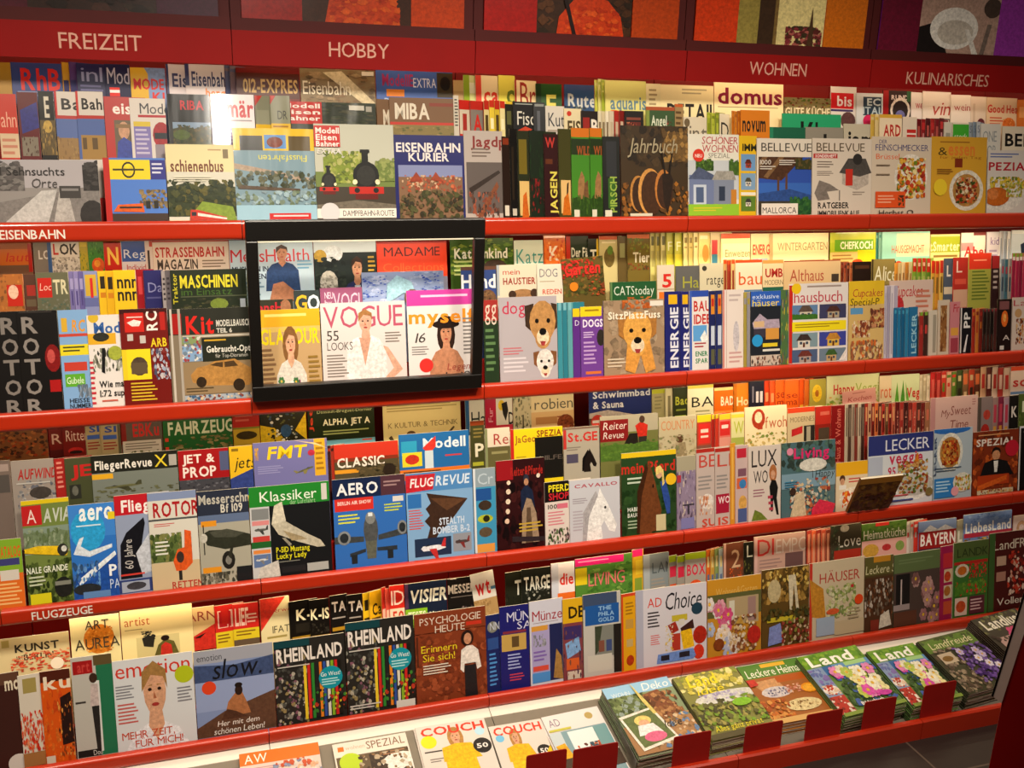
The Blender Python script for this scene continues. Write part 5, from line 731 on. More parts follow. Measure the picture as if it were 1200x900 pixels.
 m(808, 831, 341, 'e4e0dc', 'white magazine with red capitals on a blue-framed page', r(0, 0, 1, .08, '3a58b0') + r(0, 0, .12, 1, '4a68b8') + t('BAU', .22, .13, 1.1, .26, 'c8342c', 1) + t('IDEE', .22, .3, 1.1, .42, 'c8342c', 1) + r(.18, .44, .9, .64, '6aa8dc') + p('f0f0ec', .55, .6, .8, .5, .95, .62, .7, .68) + l(.25, .66, .9, .74, 'b04a50', 2) + t('ENER', .3, .77, .95, .83, '2c8a58', 1) + t('SPAR', .3, .86, .95, .92, '2c8a58', 1), '>'),
 s(831, 847, 2, 341, '2c3468 303a70', 'dark blue magazine edges with orange words', 'left of the faint white cover', ops=[r(.3, .05, .9, .3, 'e0963a') + r(.4, .1, .8, .2, 'c83a2c') + r(.3, .45, .9, .7, 'd0d8e4') + r(.3, .75, .9, .95, '6a6a50')]),
 m(847, 872, 340, 'e8dcd4', 'faint pinkish-white magazine', r(0, 0, .08, 1, 'd89088') + r(.16, 0, .19, 1, 'c8a8a0') + l(.3, .06, .9, .18, 'c8b8b4', 2) + e(.65, .6, .15, .2, 'd0c8cc') + l(.3, .8, .95, .97, 'd0a8a4', 3), '>'),
 s(872, 880, 2, 343, 'b8a850 a8a4a8', 'grey-yellow magazine edges', 'left of the lit modern house'),
 m(880, 915, 342, '2c3038', 'dark magazine with blue head and a lit modern house', r(0, 0, 1, .2, '3a6ac0') + t('exklusive', .05, .04, .95, .1, 'd8e4f4') + t('h\u00e4user', .05, .11, .95, .2, 'f0d840') + p('b8a8b8', .05, .42, .3, .3, .55, .38, .95, .38, .98, .5, .5, .5, .1, .5) + r(.5, .5, .95, .65, 'd8a050') + r(.1, .4, .45, .48, 'd8b890') + r(.1, .5, .5, .62, '4a4450') + b(.22, .66, .18, '38a0d8') + r(.4, .7, .9, .75, 'e4cc38') + r(.4, .78, .98, .81, 'e0dcd4') + r(0, .86, 1, 1, 'd0c0b0') + n(0, .87, 1, 1, '5a4a44 8a5a4a d8ccc0', 14, .08)),
 m(915, 924, 340, '5a7a4c', 'green magazine edge left of the white house-catalogue', n(0, 0, 1, 1, '6a8a54 c8b84a 4a5a7a 8a6a4a', 14, .16)),
 m(925, 994, 333, 'e4dcd8', 'white house catalogue with thin crimson word and six house photos', r(0, .02, .06, 1, 'c83428') + t('hausbuch', .08, .1, .9, .24, 'c04858') + b(.12, .06, .08, 'ecc828') + l(.3, .03, .9, .08, 'a89890', 1) + r(.05, .27, .48, .45, '6a8ab0') + house(.28, .36, .2, 'd8ccb8', '6a5a50', 1.2) + r(.51, .27, .97, .45, '4a4a6a') + house(.75, .37, .18, 'b8a890', '5a3a34', 1.3) + trees(.05, .38, .48, .45, '4a7a34', 6, .06) + r(.05, .48, .97, .6, 'f0dc28') + l(.1, .51, .9, .57, 'a89020', 2) + r(.05, .62, .48, .8, '8aa0a8') + house(.25, .72, .2, 'e0d8cc', '4a3c38', 1.2) + r(.51, .62, .97, .8, '4a50a0') + house(.75, .72, .2, 'e0b858', 'c89040', 1.2) + r(.05, .83, .48, .99, '5a6a8a') + house(.27, .92, .18, 'b8a8a0', '7a4038', 1.3) + r(.51, .83, .97, .99, '7a8a9a') + house(.72, .92, .18, 'c8a878', '4a6a38', 1.1) + p('ece4dc', .85, .99, .97, .85, .97, .99)),
 m(995, 1037, 330, 'd8b878', 'film-wrapped baking magazine with small cakes and black script', r(0, 0, 1, .3, 'e8c434') + t('Cupcakes', .1, .1, .95, .2, 'b84a3a', 0, .15) + t('Special-P', .04, .22, .85, .31, '33281c', 0, .1) + r(.05, .34, .4, .42, '6aa0c8') + n(.1, .5, .6, .72, 'b0603a d8a878 8a4a34 e4d0b0', 22, .1) + n(.6, .35, 1, .6, 'a8603c c89068 7a4434', 14, .1) + n(.05, .75, .95, 1, 'e4c89c b0704a d87a3c 8a6a54', 26, .1), wrap=1),
 m(1049, 1100, 331, 'd8c0b4', 'pinkish magazine with red script behind the low teal booklets', t('Cupcakes', .08, .1, .75, .32, 'c03040', 0, .15) + e(.18, .5, .15, .2, 'c0383c') + n(.1, .6, .9, 1, 'd0a898 b88878', 12, .12) + l(.6, .2, .95, .6, 'c8806a', 4), d=.03, vh=60),
 s(1037, 1048, 3, 335, 'd8d0dc b8b0c4 e0d8e0', 'white-lilac magazine edges', 'left of the low teal booklets', ops=[r(.3, .1, .6, .95, 'a8a0b4')]),
 s(1048, 1066, 4, 361, '2c7aa8 3488b4 24709c 3a90b8', 'low teal booklet edges', 'in front of the red-script cake cover', ops=[r(.2, .05, .8, .12, '5ab0d0')]),
 m(1066, 1078, 360, '2c7aa8', 'low teal booklet with pale upright capitals', vt('LECKER', .3, .15, .9, .95, 'a8d4e4'), '>'),
 s(1078, 1089, 2, 366, 'a83a34 4a2c24', 'red and brown booklet edges', 'right of the low teal booklets', ops=[r(.1, 0, .9, .08, '8ab040') + r(.2, .3, .8, .5, 'd04a44')]),
 m(1089, 1100, 364, 'd8cdbc', 'white booklet edge left of the tall recipe booklet', r(.5, .1, .9, .95, 'a8a090'), '>'),
 m(1100, 1114, 352, 'd4c4b0', 'tall recipe booklet with brown food column', r(.2, .1, .8, .95, '9a6a3c') + n(.2, .1, .8, .95, 'b8824a 7a4a2c d0b080', 14, .12), '>'),
 m(1114, 1126, 354, 'd08a90', 'pink magazine with red letters beside a black booklet', t('Fr', .3, .05, .95, .2, 'b82838', 0, .1) + r(.1, .5, .9, .65, 'e0a850') + r(.1, .7, .9, .98, 'a84a58'), '>'),
 m(1126, 1140, 361, '1c1a20', 'black booklet with white upright capitals and pen', vt('PP', .3, .1, .85, .45, 'e8e4e0') + p('e8e4e4', .3, .98, .6, .6, .7, .6, .5, .98) + r(0, 0, .12, 1, 'd8d0cc'), '>'),
 s(1140, 1153, 3, 362, 'b83a2c d88a3c 8a2c24', 'red and orange booklet edges', 'right of the black booklet'),
 s(1153, 1170, 4, 362, '2a1a16 3a2420 1c1412 5a2c2c', 'black booklet edges', 'left of the glowing orange picture', ops=[r(.2, 0, .9, .06, 'a03a44') + r(.3, .6, .8, .95, '6a3a30')]),
 m(1170, 1186, 351, '2a1814', 'dark magazine with glowing orange picture', r(.1, .04, .8, .2, '8a5a5a') + e(.5, .38, .25, .16, 'e0742c') + e(.5, .36, .12, .08, 'f0b060') + t('A', .4, .7, .9, .8, 'd8ccc4') + r(.2, .9, .5, .98, 'd8d0c8')),
 m(1187, 1210, 349, 'd8c8bc', 'white country magazine at the right picture edge', t('Lan', .05, .05, 1.0, .16, 'b8404c') + b(.3, .3, .18, 'c8a070') + n(.2, .4, .9, .9, 'c87838 8a4a2c d8b080 6a3c2c', 18, .12)),
])

# ================================================================== third shelf
tier(3, 2, [
 m(-8, 54, 497, '8a5a34', 'brown magazine of autumn leaves at the left picture edge', n(0, 0, 1, 1, '9a5a2c 6a3c22 b0703a 4a3020 a84a24', 40, .13)),
 m(56, 72, 497, '7a2018', 'dark red magazine with pale initial and yellow corner, tucked behind its twin', t('R', .2, .3, .9, .58, 'd0b0a0') + r(.7, 0, 1, .12, 'd8b03a') + r(0, .75, 1, 1, '5a1a14'), '>'),
 m(72, 99, 496, '7c2018', 'dark red magazine with pale word above red cars', t('Ritter', .15, .22, 1.1, .52, 'd8c0b0') + r(.0, 0, .12, .12, 'd8b03a') + e(.55, .8, .35, .1, 'b83028') + e(.55, .84, .3, .05, '2c1814')),
 m(99, 117, 494, 'b0a078', 'beige magazine with blue and red letters, left of its twin', t('SI', .25, .15, .9, .32, '3a58a8', 1) + r(.1, .4, .9, .52, '4a68b0') + l(.1, .6, .9, .85, '9a3a30', 3), '>'),
 m(117, 140, 494, 'b0a078', 'beige magazine with blue and red letters, right of its twin', t('SI', .2, .15, .8, .32, '3a58a8', 1) + r(.1, .4, .8, .52, '4a68b0') + l(.1, .6, .8, .85, '9a3a30', 3) + r(.85, 0, 1, 1, '6a6048')),
 m(141, 189, 492, '6a6054', 'grey magazine with red masthead and white text box', r(0, 0, .12, .7, '8a2a20') + t('EBKu', .28, .14, .92, .5, 'c8342c', 1) + r(.02, .62, .96, .95, 'd0c8bc') + l(.08, .68, .9, .9, '8a8074', 3) + trees(0, .9, 1, 1.4, '6a6a3a 5a5a34', 10, .1)),
 m(190, 271, 489, '2e6a34', 'green magazine with cream stencil capitals over an old lorry', t('FAHRZEUG', .07, .16, 1.02, .52, 'd8dcc0', 1) + n(.12, .6, 1, 1.3, '8a7a50 a09060 6a6038', 22, .1) + r(.02, .6, .07, .7, 'd84a30') + r(.02, .85, .07, .95, 'd84a30')),
 m(272, 303, 483, '8a8a3a', 'olive-yellow magazine with red top', r(0, 0, 1, .45, 'b83428') + l(.1, .1, .8, .35, 'd06a58', 2) + r(.0, .5, 1, 1, 'c8a838') + e(.5, .68, .4, .12, '4a3c1c')),
 m(304, 358, 482, '33301e', 'dark magazine with yellow motorcycle race', p('d8b828', 0, .4, .3, .5, .55, .9, 0, 1) + p('d8b828', .75, .6, 1, .1, 1, .9) + n(.15, .05, .8, .95, '6a6a3a 4a5a6a d8d4c4 2c2c20', 20, .09) + e(.55, .6, .12, .18, '3a5a7a')),
 m(360, 438, 478, '2a3418', 'dark olive aircraft booklet with cream and yellow capitals', t('Dassault-Breguet-Dornier', .14, .12, .97, .22, 'c8c890') + t('ALPHA JET A', .22, .42, .93, .62, 'ece8c8', 1) + l(.22, .8, .95, .98, 'a8b070', 2) + vt('Jet', .02, .1, .07, .8, 'd8502c') + r(0, 1.12, 1, 1.5, '7ab4c4') + r(.8, 1.15, .95, 1.2, 'c85a4a'), vh=36),
 m(448, 539, 470, 'd8c890', 'pale yellow magazine with thin spaced capitals between art and technology', l(.05, .12, .95, .3, 'a89860', 3) + t('K KULTUR & TECHNIK', .06, .52, .96, .64, '7a6c44') + e(.35, .8, .06, .08, '6a5434') + p('5a4a30', .82, .82, .9, .68, .92, .7, .85, .86) + p('5a4a30', .06, .85, .1, .8, .16, 1, .12, 1), vh=52),
 m(545, 567, 469, 'd8d8cc', 'white magazine with blue edge and dark serif letters', r(0, 0, .2, 1, '3a6a98') + t('Ha', .3, .35, 1.1, .75, '2c3a34') + r(.2, .9, 1, 1, '6a7a6a')),
 m(568, 600, 466, 'dcd8cc', 'white magazine with crimson edge, black ink figure and yellow patch', r(0, 0, .4, .8, 'b82848') + vt('Fur', .12, .3, .28, .7, 'e0b0b8', 0) + e(.6, .25, .12, .15, 'e4c83a') + p('2a2622', .6, .2, .8, .15, .85, .4, .75, .7, .65, .5) + t('p', .85, .45, 1.05, .8, '33302a') + r(0, .8, 1, 1, 'c83a50')),
 m(601, 622, 466, 'c8c0a0', 'beige magazine with a grey tree', n(0, 0, 1, 1, 'a8a488 c8c4a8 8a8a6a 6a6a50', 20, .14) + r(.5, .5, .58, 1, '5a5440')),
 m(622, 672, 463, 'e0d2aa', 'cream magazine with grey lower-case word and brown beast', t('robien', .08, .15, .98, .5, '6a6658') + r(.0, .58, 1, 1.3, 'd8b888') + e(.8, 1.0, .2, .3, '8a4a2c') + n(.6, .75, 1, 1.3, 'a05a34 6a3420', 10, .08) + r(.1, .75, .6, .98, 'b88a5a'), vh=36),
 m(690, 763, 455, '32407c', 'blue magazine with two white words above a white pool house', t('Schwimmbad', .06, .12, .98, .32, 'e4e8ec', 1) + t('& Sauna', .06, .42, .55, .62, 'e4e8ec', 1) + p('c8c0b8', 0, .75, .3, .68, .9, .95, .9, 1.1, 0, .95) + r(0, .9, 1, 1.4, '6a5a44') + b(.13, 1.0, .1, 'd04a3c') + r(.05, .96, .21, 1.04, 'e8d8d0'), vh=40),
 m(764, 780, 457, 'b8b488', 'beige magazine with lime foot', r(0, 0, 1, .12, 'c8d040') + l(.2, .2, .8, .6, '9a9670', 4) + b(.6, .95, .25, 'a8c040'), '>'),
 m(780, 789, 456, 'd8d4b0', 'cream magazine edge left of the dark pool magazine', r(.3, .2, .7, .9, '8a8668'), '>'),
 m(789, 806, 455, '3a4428', 'dark green magazine with lime letters', t('Bad', .15, .25, 1.1, .48, 'b8c048', 1) + r(.2, .6, .9, .65, '8a9a40') + r(.1, .78, .9, 1, 'a8c430'), '>'),
 m(806, 836, 452, 'e8e8cc', 'white magazine with spaced black serif capitals', t('BA', .15, .34, 1.0, .62, '33382c') + l(.3, .72, .9, 1, 'a8ac84', 3) + r(0, 0, 1, .1, 'd8d060')),
 m(837, 859, 455, 'e87a20', 'orange magazine with white capitals', t('BAD', .35, .25, 1.05, .5, 'f8e8d0', 1) + r(0, .65, 1, .7, 'f0a04a') + r(0, 0, 1, .08, 'f0d890')),
 m(860, 878, 450, 'e09028', 'amber magazine with white letters', t('Ho', .2, .38, 1.0, .62, 'f4e4b8', 1) + r(0, .8, 1, 1, 'a85a1c') + r(0, 0, .2, 1, 'c87820'), '>'),
 m(878, 896, 447, '26283c', 'navy magazine with white capital', t('II', .45, .3, .9, .6, 'd8d8e0', 1) + r(.2, .15, .3, .6, '8a8a98') + r(0, .85, 1, 1, 'a84a1c')),
 s(896, 909, 2, 446, 'd84a1c e8642c', 'orange-red magazine edges', 'right of the navy magazine', ops=[r(.2, .35, .8, .6, 'f0a878')]),
 m(909, 920, 446, 'e87428', 'orange magazine with dark red letters, left of its twin', t('se', .1, .35, 1.1, .5, '9a2418') + t('m', .2, .58, .9, .7, '9a2418') + r(.1, .8, .9, 1, 'e4c040'), '>'),
 m(920, 937, 446, 'e87428', 'orange magazine with dark red letters, right of its twin', t('sei', .1, .35, 1.1, .5, '9a2418') + t('ma', .1, .58, .9, .7, '9a2418') + r(.1, .8, .9, 1, 'e4c040'), '>'),
 s(937, 949, 2, 446, 'e0601c d07028', 'amber magazine edges', 'left of the yellow flower magazine', ops=[r(.1, .7, .9, .95, 'e0b840')]),
 m(949, 968, 445, 'a8a04c', 'olive magazine with a yellow flower', e(.45, .4, .3, .25, 'e0c038') + e(.45, .4, .12, .1, 'a86a28') + r(.1, .8, .9, .88, '4a4020')),
 m(969, 1031, 440, 'd8dcae', 'pale green magazine with bold red word and green word', t('Happy', .13, .28, .53, .55, 'c83834', 1) + t('Veggie', .55, .28, 1.1, .55, '9ab048') + n(0, .6, 1, 1, '8aa848 b8c870 d8a050', 16, .12) + e(.7, .75, .1, .08, '4a4838'), '>'),
 m(1031, 1045, 441, 'e0d0b0', 'cream magazine with orange-red letters', t('rot', .1, .32, 1.0, .62, 'd8683c') + r(0, .8, 1, 1, 'c8a058')),
 m(1045, 1078, 440, 'd0dcb4', 'pale magazine with green leeks and red letters', p('6ab040', .1, .9, .2, .2, .3, .9) + p('5aa038', .3, .9, .42, .15, .5, .9) + p('7ab848', .55, .9, .5, .2, .68, .9) + t('Vege', .55, .38, 1.15, .65, 'd03c34', 1)),
 s(1078, 1091, 3, 440, 'd8d0b8 c8bca0 e0d8c4', 'white magazine edges', 'right of the leek magazine'),
 s(1091, 1104, 2, 437, 'c02828 a82024', 'crimson magazine edges', 'right of the white edges by the leeks', ops=[r(.2, .2, .8, .8, 'd86a60')]),
 s(1104, 1122, 3, 436, 'c83a30 d8a890 6a8a3a', 'red, pink and green magazine edges', 'above the script title'),
 s(1122, 1150, 4, 434, '4a5a30 8a6a4a b84a30 6a3a28', 'mossy and rust magazine edges', 'above the pale script cover', ops=[r(.2, .15, .8, .3, 'c8b890') + r(.2, .5, .8, .9, '3a3024'), r(.1, .1, .9, .4, 'd87a4a') + r(.2, .6, .8, .8, 'e0c8a0')]),
 s(1150, 1184, 5, 431, 'd8b090 6a2c28 e0c8b8 b83a34 d8c0b0', 'white and red magazine edges', 'left of the red lower-case word', ops=[r(.2, .2, .8, .6, 'c03a38'), r(.2, .2, .8, .6, 'e8d0c4')]),
 m(1185, 1212, 430, 'e4d4cc', 'white magazine with red lower-case word at the right picture edge', r(0, 0, 1, .12, 'd8542c') + t('sch', .1, .3, 1.0, .56, 'c83838', 1) + r(0, .7, 1, .78, '6a8ab0') + r(0, .9, 1, 1, 'c82a24')),
])
tier(3, 1, [
 m(-8, 11, 541, '7a6c64', 'grey magazine at the left picture edge', r(.3, .1, .9, .3, 'a09088') + r(.2, .4, .9, .9, '5a5450')),
 m(12, 62, 541, '9a9088', 'grey magazine with slanting red capitals above a car', t('AUFWIND', .14, .26, 1.05, .56, 'a83430', 1, .2) + n(.1, .6, 1, 1.4, '8a8a8c 6a6c74 a8a4a0', 16, .12) + e(.65, .98, .26, .18, '4a4440') + r(.1, .66, .9, .7, 'b8b4ae'), vh=40),
 m(63, 75, 538, 'a02824', 'dark red magazine edge with pale barcode', l(.2, .1, .8, .9, 'd08878', 6), '>'),
 m(75, 105, 538, '4c5034', 'dark green magazine with red letters and small black camera', t('JE', .2, .2, 1.0, .52, 'b82c28', 1) + r(.12, .75, .55, 1.15, '33342c') + e(.33, .92, .12, .14, '6a6a60'), '>'),
 m(106, 207, 535, '26261e', 'black-headed aircraft magazine with white word and big yellow letter', t('FliegerRevue', .04, .16, .7, .42, 'dcd8d0', 1) + t('X', .73, .1, .88, .46, 'd8c438') + r(.9, .12, .99, .45, 'a8a49c') + r(0, .52, 1, 1.5, '7a8078') + r(0, .55, .24, .7, 'd8a82c') + plane(.35, .95, .5, '6a6a4a', '4a4a34', .9, 1, -.1) + n(0, 1.0, 1, 1.4, '6a6c50 5a5a40', 14, .08), vh=40),
 m(208, 267, 529, 'a01c20', 'red magazine with two lines of white capitals and propellers', t('JET &', .08, .14, .72, .4, 'e4d8d0', 1) + t('PROP', .08, .52, .74, .84, 'e4d8d0', 1) + r(.82, .1, 1, .7, '5a6080') + r(0, .92, 1, 1.4, '4a4a50') + n(0, .92, 1, 1.4, '6a6a70 3a3a40', 12, .1), vh=38),
 m(268, 295, 524, 'dcb428', 'yellow magazine with black slanting word above blue', t('jets', .2, .32, 1.1, .62, '2c2818', 0, .25) + p('3a4a88', 0, .9, 1, .65, 1, 1.4, 0, 1.4) + r(.1, .06, .4, .14, '8a7020')),
 m(296, 384, 520, '7a78a8', 'lilac magazine with slanting yellow capitals and a small model aircraft', t('FMT', .18, .14, .7, .5, 'ecc828', 1, .15) + r(.82, .0, .97, 1.1, 'd8aa30') + l(.84, .1, .95, 1, 'a87c20', 6) + p('e0c890', .55, 0, .85, .12, 1, .3, .8, .14) + plane(.68, .9, .35, '6a6a50', '8a8250', .8, -1, -.5) + l(.05, .7, .4, .95, '9a98c0', 4) + e(.78, .4, .05, .09, 'b83a50') + t('FMT', .02, .15, .07, .5, 'd8a82c', 1), vh=40),
 s(384, 391, 2, 523, '4a2420 a83c2c', 'dark red magazine edges', 'left of the red-banded soldier magazine'),
 m(391, 466, 522, '5a5038', 'brown magazine with red band, white capitals and a soldier', r(0, 0, 1, .42, 'c8402c') + r(0, .42, 1, .52, '8a3a24') + t('CLASSIC', .04, .4, .78, .68, 'e8dcd0', 1) + r(0, .75, .4, .86, 'd89a30') + n(.3, .65, 1, 1.2, '4a4430 6a5c40 33301e', 20, .1) + e(.85, .85, .1, .2, '33281e'), vh=40),
 m(467, 549, 510, '2c70a8', 'blue magazine with white word, red wing and orange strip', t('Modell', .34, .15, .95, .44, 'dce4e8', 1) + r(.03, .2, .25, .6, '3aa0c0') + p('d84438', .33, .42, .52, .1, .52, .4, .42, .6) + r(.36, .5, .48, 1.2, 'c8d4d8') + r(.04, .52, .32, .92, 'd8cc38') + e(.18, .72, .1, .14, 'c8402c') + l(.65, .65, .9, .75, 'c8484c', 1) + r(0, 1.0, 1, 1.3, 'd87a2c') + l(.05, 1.06, .6, 1.14, '5a3a1c', 1), vh=42),
 m(551, 567, 494, '4a4a28', 'dark olive magazine with white letter and rust top', r(0, 0, 1, .12, '9a4a24') + t('P', .3, .6, .95, .95, 'd8d0b8', 1) + l(.2, .2, .9, .5, '8a7a44', 3) + r(.1, 1.1, .9, 1.2, 'a8a83a'), vh=44),
 m(568, 597, 503, 'd8cdb8', 'white magazine with dark red serif word over olive', t('Rei', .35, .16, 1.05, .46, 'a83a34') + r(0, .52, 1, 1.5, '6a6440') + r(.25, .65, .9, .72, '9a9468') + r(0, 0, .1, 1.5, '8a9068') + r(0, -.4, 1, 0, 'c8c4b8'), vh=42),
 m(598, 659, 504, 'e4cc24', 'yellow magazine with black photo block and dark red words', r(0, 0, .06, 1.2, 'c03028') + t('JaGeo', .08, .2, .48, .42, 'a8682c', 1) + t('SPEZIA', .5, .08, .98, .28, '8a3a20', 1) + r(.46, .3, 1, 1.6, '1e1c18') + t('HILFE', .55, .88, .98, 1.02, '6a6058') + l(.1, .85, .3, 1.0, 'a8942c', 2), vh=38),
 m(660, 702, 502, 'b0a898', 'grey magazine with red capitals and a black horse head', r(0, 0, .08, .6, 'c0403a') + t('St.GE', .12, .15, .95, .4, 'c83a34', 1) + horse(.72, .95, .6, '241c18', '14100e', .8) + r(.08, .75, .4, 1.0, '5a5468') + l(.08, .55, .5, .68, '8a8074', 2) + r(0, 0, 1, .06, '8a7060'), vh=42),
 m(703, 771, 489, '7a7a48', 'green magazine with maroon name box and a rider in a red shirt', r(0, 0, 1, .45, 'b0a890') + r(0, .1, .48, .68, '8a2424') + t('Reiter', .05, .16, .45, .36, 'dccfc4', 0, .15) + t('Revue', .05, .42, .4, .6, 'dccfc4', 0, .15) + p('c83828', .6, .3, .7, .2, .82, .3, .8, .62, .66, .65) + e(.72, .14, .05, .1, '5a4434') + r(.66, .6, .8, .95, '3a3830') + p('2c2620', .4, .8, .5, .5, .64, .5, .66, .9, .45, 1) + trees(0, .7, 1, 1.2, '5a7a34 6a8a3a', 14, .1), vh=44),
 m(772, 816, 490, 'c0b494', 'beige magazine with faint orange capitals and a seated lady', t('COUNTRY', .06, .1, .95, .35, 'c8885a') + e(.55, .6, .1, .12, '6a4a34') + p('9a8a6a', .4, 1.1, .45, .7, .7, .7, .75, 1.1) + n(0, .5, 1, 1.2, 'a89a74 8a8a60 b8a888', 18, .12), vh=44),
 m(817, 834, 487, 'b84a34', 'white and red label magazine under a yellow top', r(0, 0, 1, .2, 'e4cc30') + r(.1, .25, .95, .8, 'd83a30') + r(.25, .4, .8, .5, 'f0d0c0') + r(.25, .58, .8, .64, 'f0d0c0') + r(0, .85, 1, 1.1, '8a5a4a'), '>'),
 s(834, 843, 2, 486, 'a82c24 c8402c', 'red magazine edges', 'between two red-label magazines', ops=[r(0, 0, 1, .12, 'e0c838')]),
 m(843, 857, 486, 'd8786c', 'pink magazine with red label and white script', r(0, 0, 1, .15, 'e0c838') + r(.05, .2, .95, .6, 'd03834') + r(.2, .3, .8, .4, 'f4d8cc') + r(0, .65, 1, 1.1, 'd89888'), '>'),
 m(857, 872, 484, 'd8d49c', 'pale magazine with lime capital', t('W', .2, .25, .95, .6, 'b0b830') + r(0, .05, 1, .15, 'e0d050') + r(0, .7, 1, 1.1, 'a8b058')),
 m(873, 922, 478, 'ecdcb4', 'cream magazine with a large brown-red ring letter', e(.32, .34, .16, .28, 'b8482c') + e(.32, .3, .09, .16, 'ecdcb4') + r(.3, .56, .42, .64, 'b8482c') + t('fwoh', .48, .3, 1.0, .62, 'c06a48') + n(0, .72, 1, 1.2, 'b8a058 8a9a4a d0b878', 16, .1)),
 m(923, 956, 479, 'd0bc94', 'tan magazine with orange top, red label and dark window photo', r(0, 0, 1, .14, 'd8502c') + t('MODERNES', .1, .26, .98, .4, '8a7a58') + p('c83434', .15, .6, .55, .52, .55, .72, .15, .8) + r(.6, .52, 1, 1.4, '33302a') + r(.7, .55, .85, 1.4, 'b0a890'), '>'),
 m(956, 975, 477, '9a2c20', 'dark red magazine with dim picture', r(0, 0, 1, .5, 'c0382a') + r(.2, .6, .9, 1.0, '5a4a3a') + r(.3, .15, .9, .25, 'd8705c'), '>'),
 m(975, 991, 476, '8a1c1c', 'tall dark red magazine with upright pale letters', vt('Haus & Wohnen', .3, .1, .7, 1.6, 'd87a68', 0), '>'),
 s(991, 1014, 6, 474, 'c8b8a0 5a4034 b8a490 8a3a30 d0c0a8 4a3028', 'white and brown magazine edges', 'below the tilted pink leaflet', ops=[r(.2, .1, .8, .9, '8a7a68')]),
 s(1014, 1050, 9, 473, 'a83028 c8a080 8a2420 d87a40 5a2820 b83c30 7a5a3a a02820 c86a50', 'warm red magazine edges', 'left of the plate-topped pasta cover', ops=[r(.2, .1, .8, .5, 'd8a070') + r(.3, .6, .7, .9, '4a2018'), r(.2, .2, .8, .8, '6a1c18') + r(.2, .3, .8, .4, 'e0c080')]),
 s(1050, 1090, 8, 472, '6a1c1c a83830 4a1a18 8a3028 c04a3c 5a3024 7a2420 a07050', 'dark red magazine edges', 'left of the pink script cover', ops=[vt('Back', .3, .2, .7, 1.2, 'd8a088', 0), r(.2, .2, .8, .5, 'c87058') + r(.3, .7, .7, 1, 'd8b090')]),
 m(1091, 1146, 467, 'c8a8a0', 'dusky pink magazine with brown script', r(0, 0, .1, 1.3, 'b88a88') + t('My', .22, .36, .4, .55, '8a5048', 0, .2) + t('Sweet', .42, .26, .85, .52, '8a5048', 0, .15) + t('Time', .4, .66, .8, .9, '8a5048', 0, .15) + l(.88, .1, .96, .3, 'a87a74', 3), vh=42),
 m(1147, 1164, 466, '8a7a78', 'grey magazine with red baubles', e(.6, .5, .25, .14, 'b84a3c') + e(.5, .95, .3, .2, 'a83028') + r(0, 0, .2, 1.2, '5a5048')),
 s(1164, 1184, 3, 466, 'a88a84 8a2c4c b89aa8', 'mauve magazine edges', 'left of the black white-lettered magazine', ops=[r(.2, .2, .8, .7, 'c84a60') + r(.2, .8, .8, .95, 'd8a040')]),
 m(1184, 1195, 464, '1c1814', 'narrow black magazine with white letter', t('K', .2, .3, .9, .6, 'e0d8d0', 1), '>'),
 m(1195, 1212, 462, '5a6a34', 'green magazine with white letter at the right picture edge', t('F', .2, .2, .6, .5, 'd8dcc0', 1) + n(0, .5, 1, 1, '7a8a44 4a5a28', 8, .14)),
])
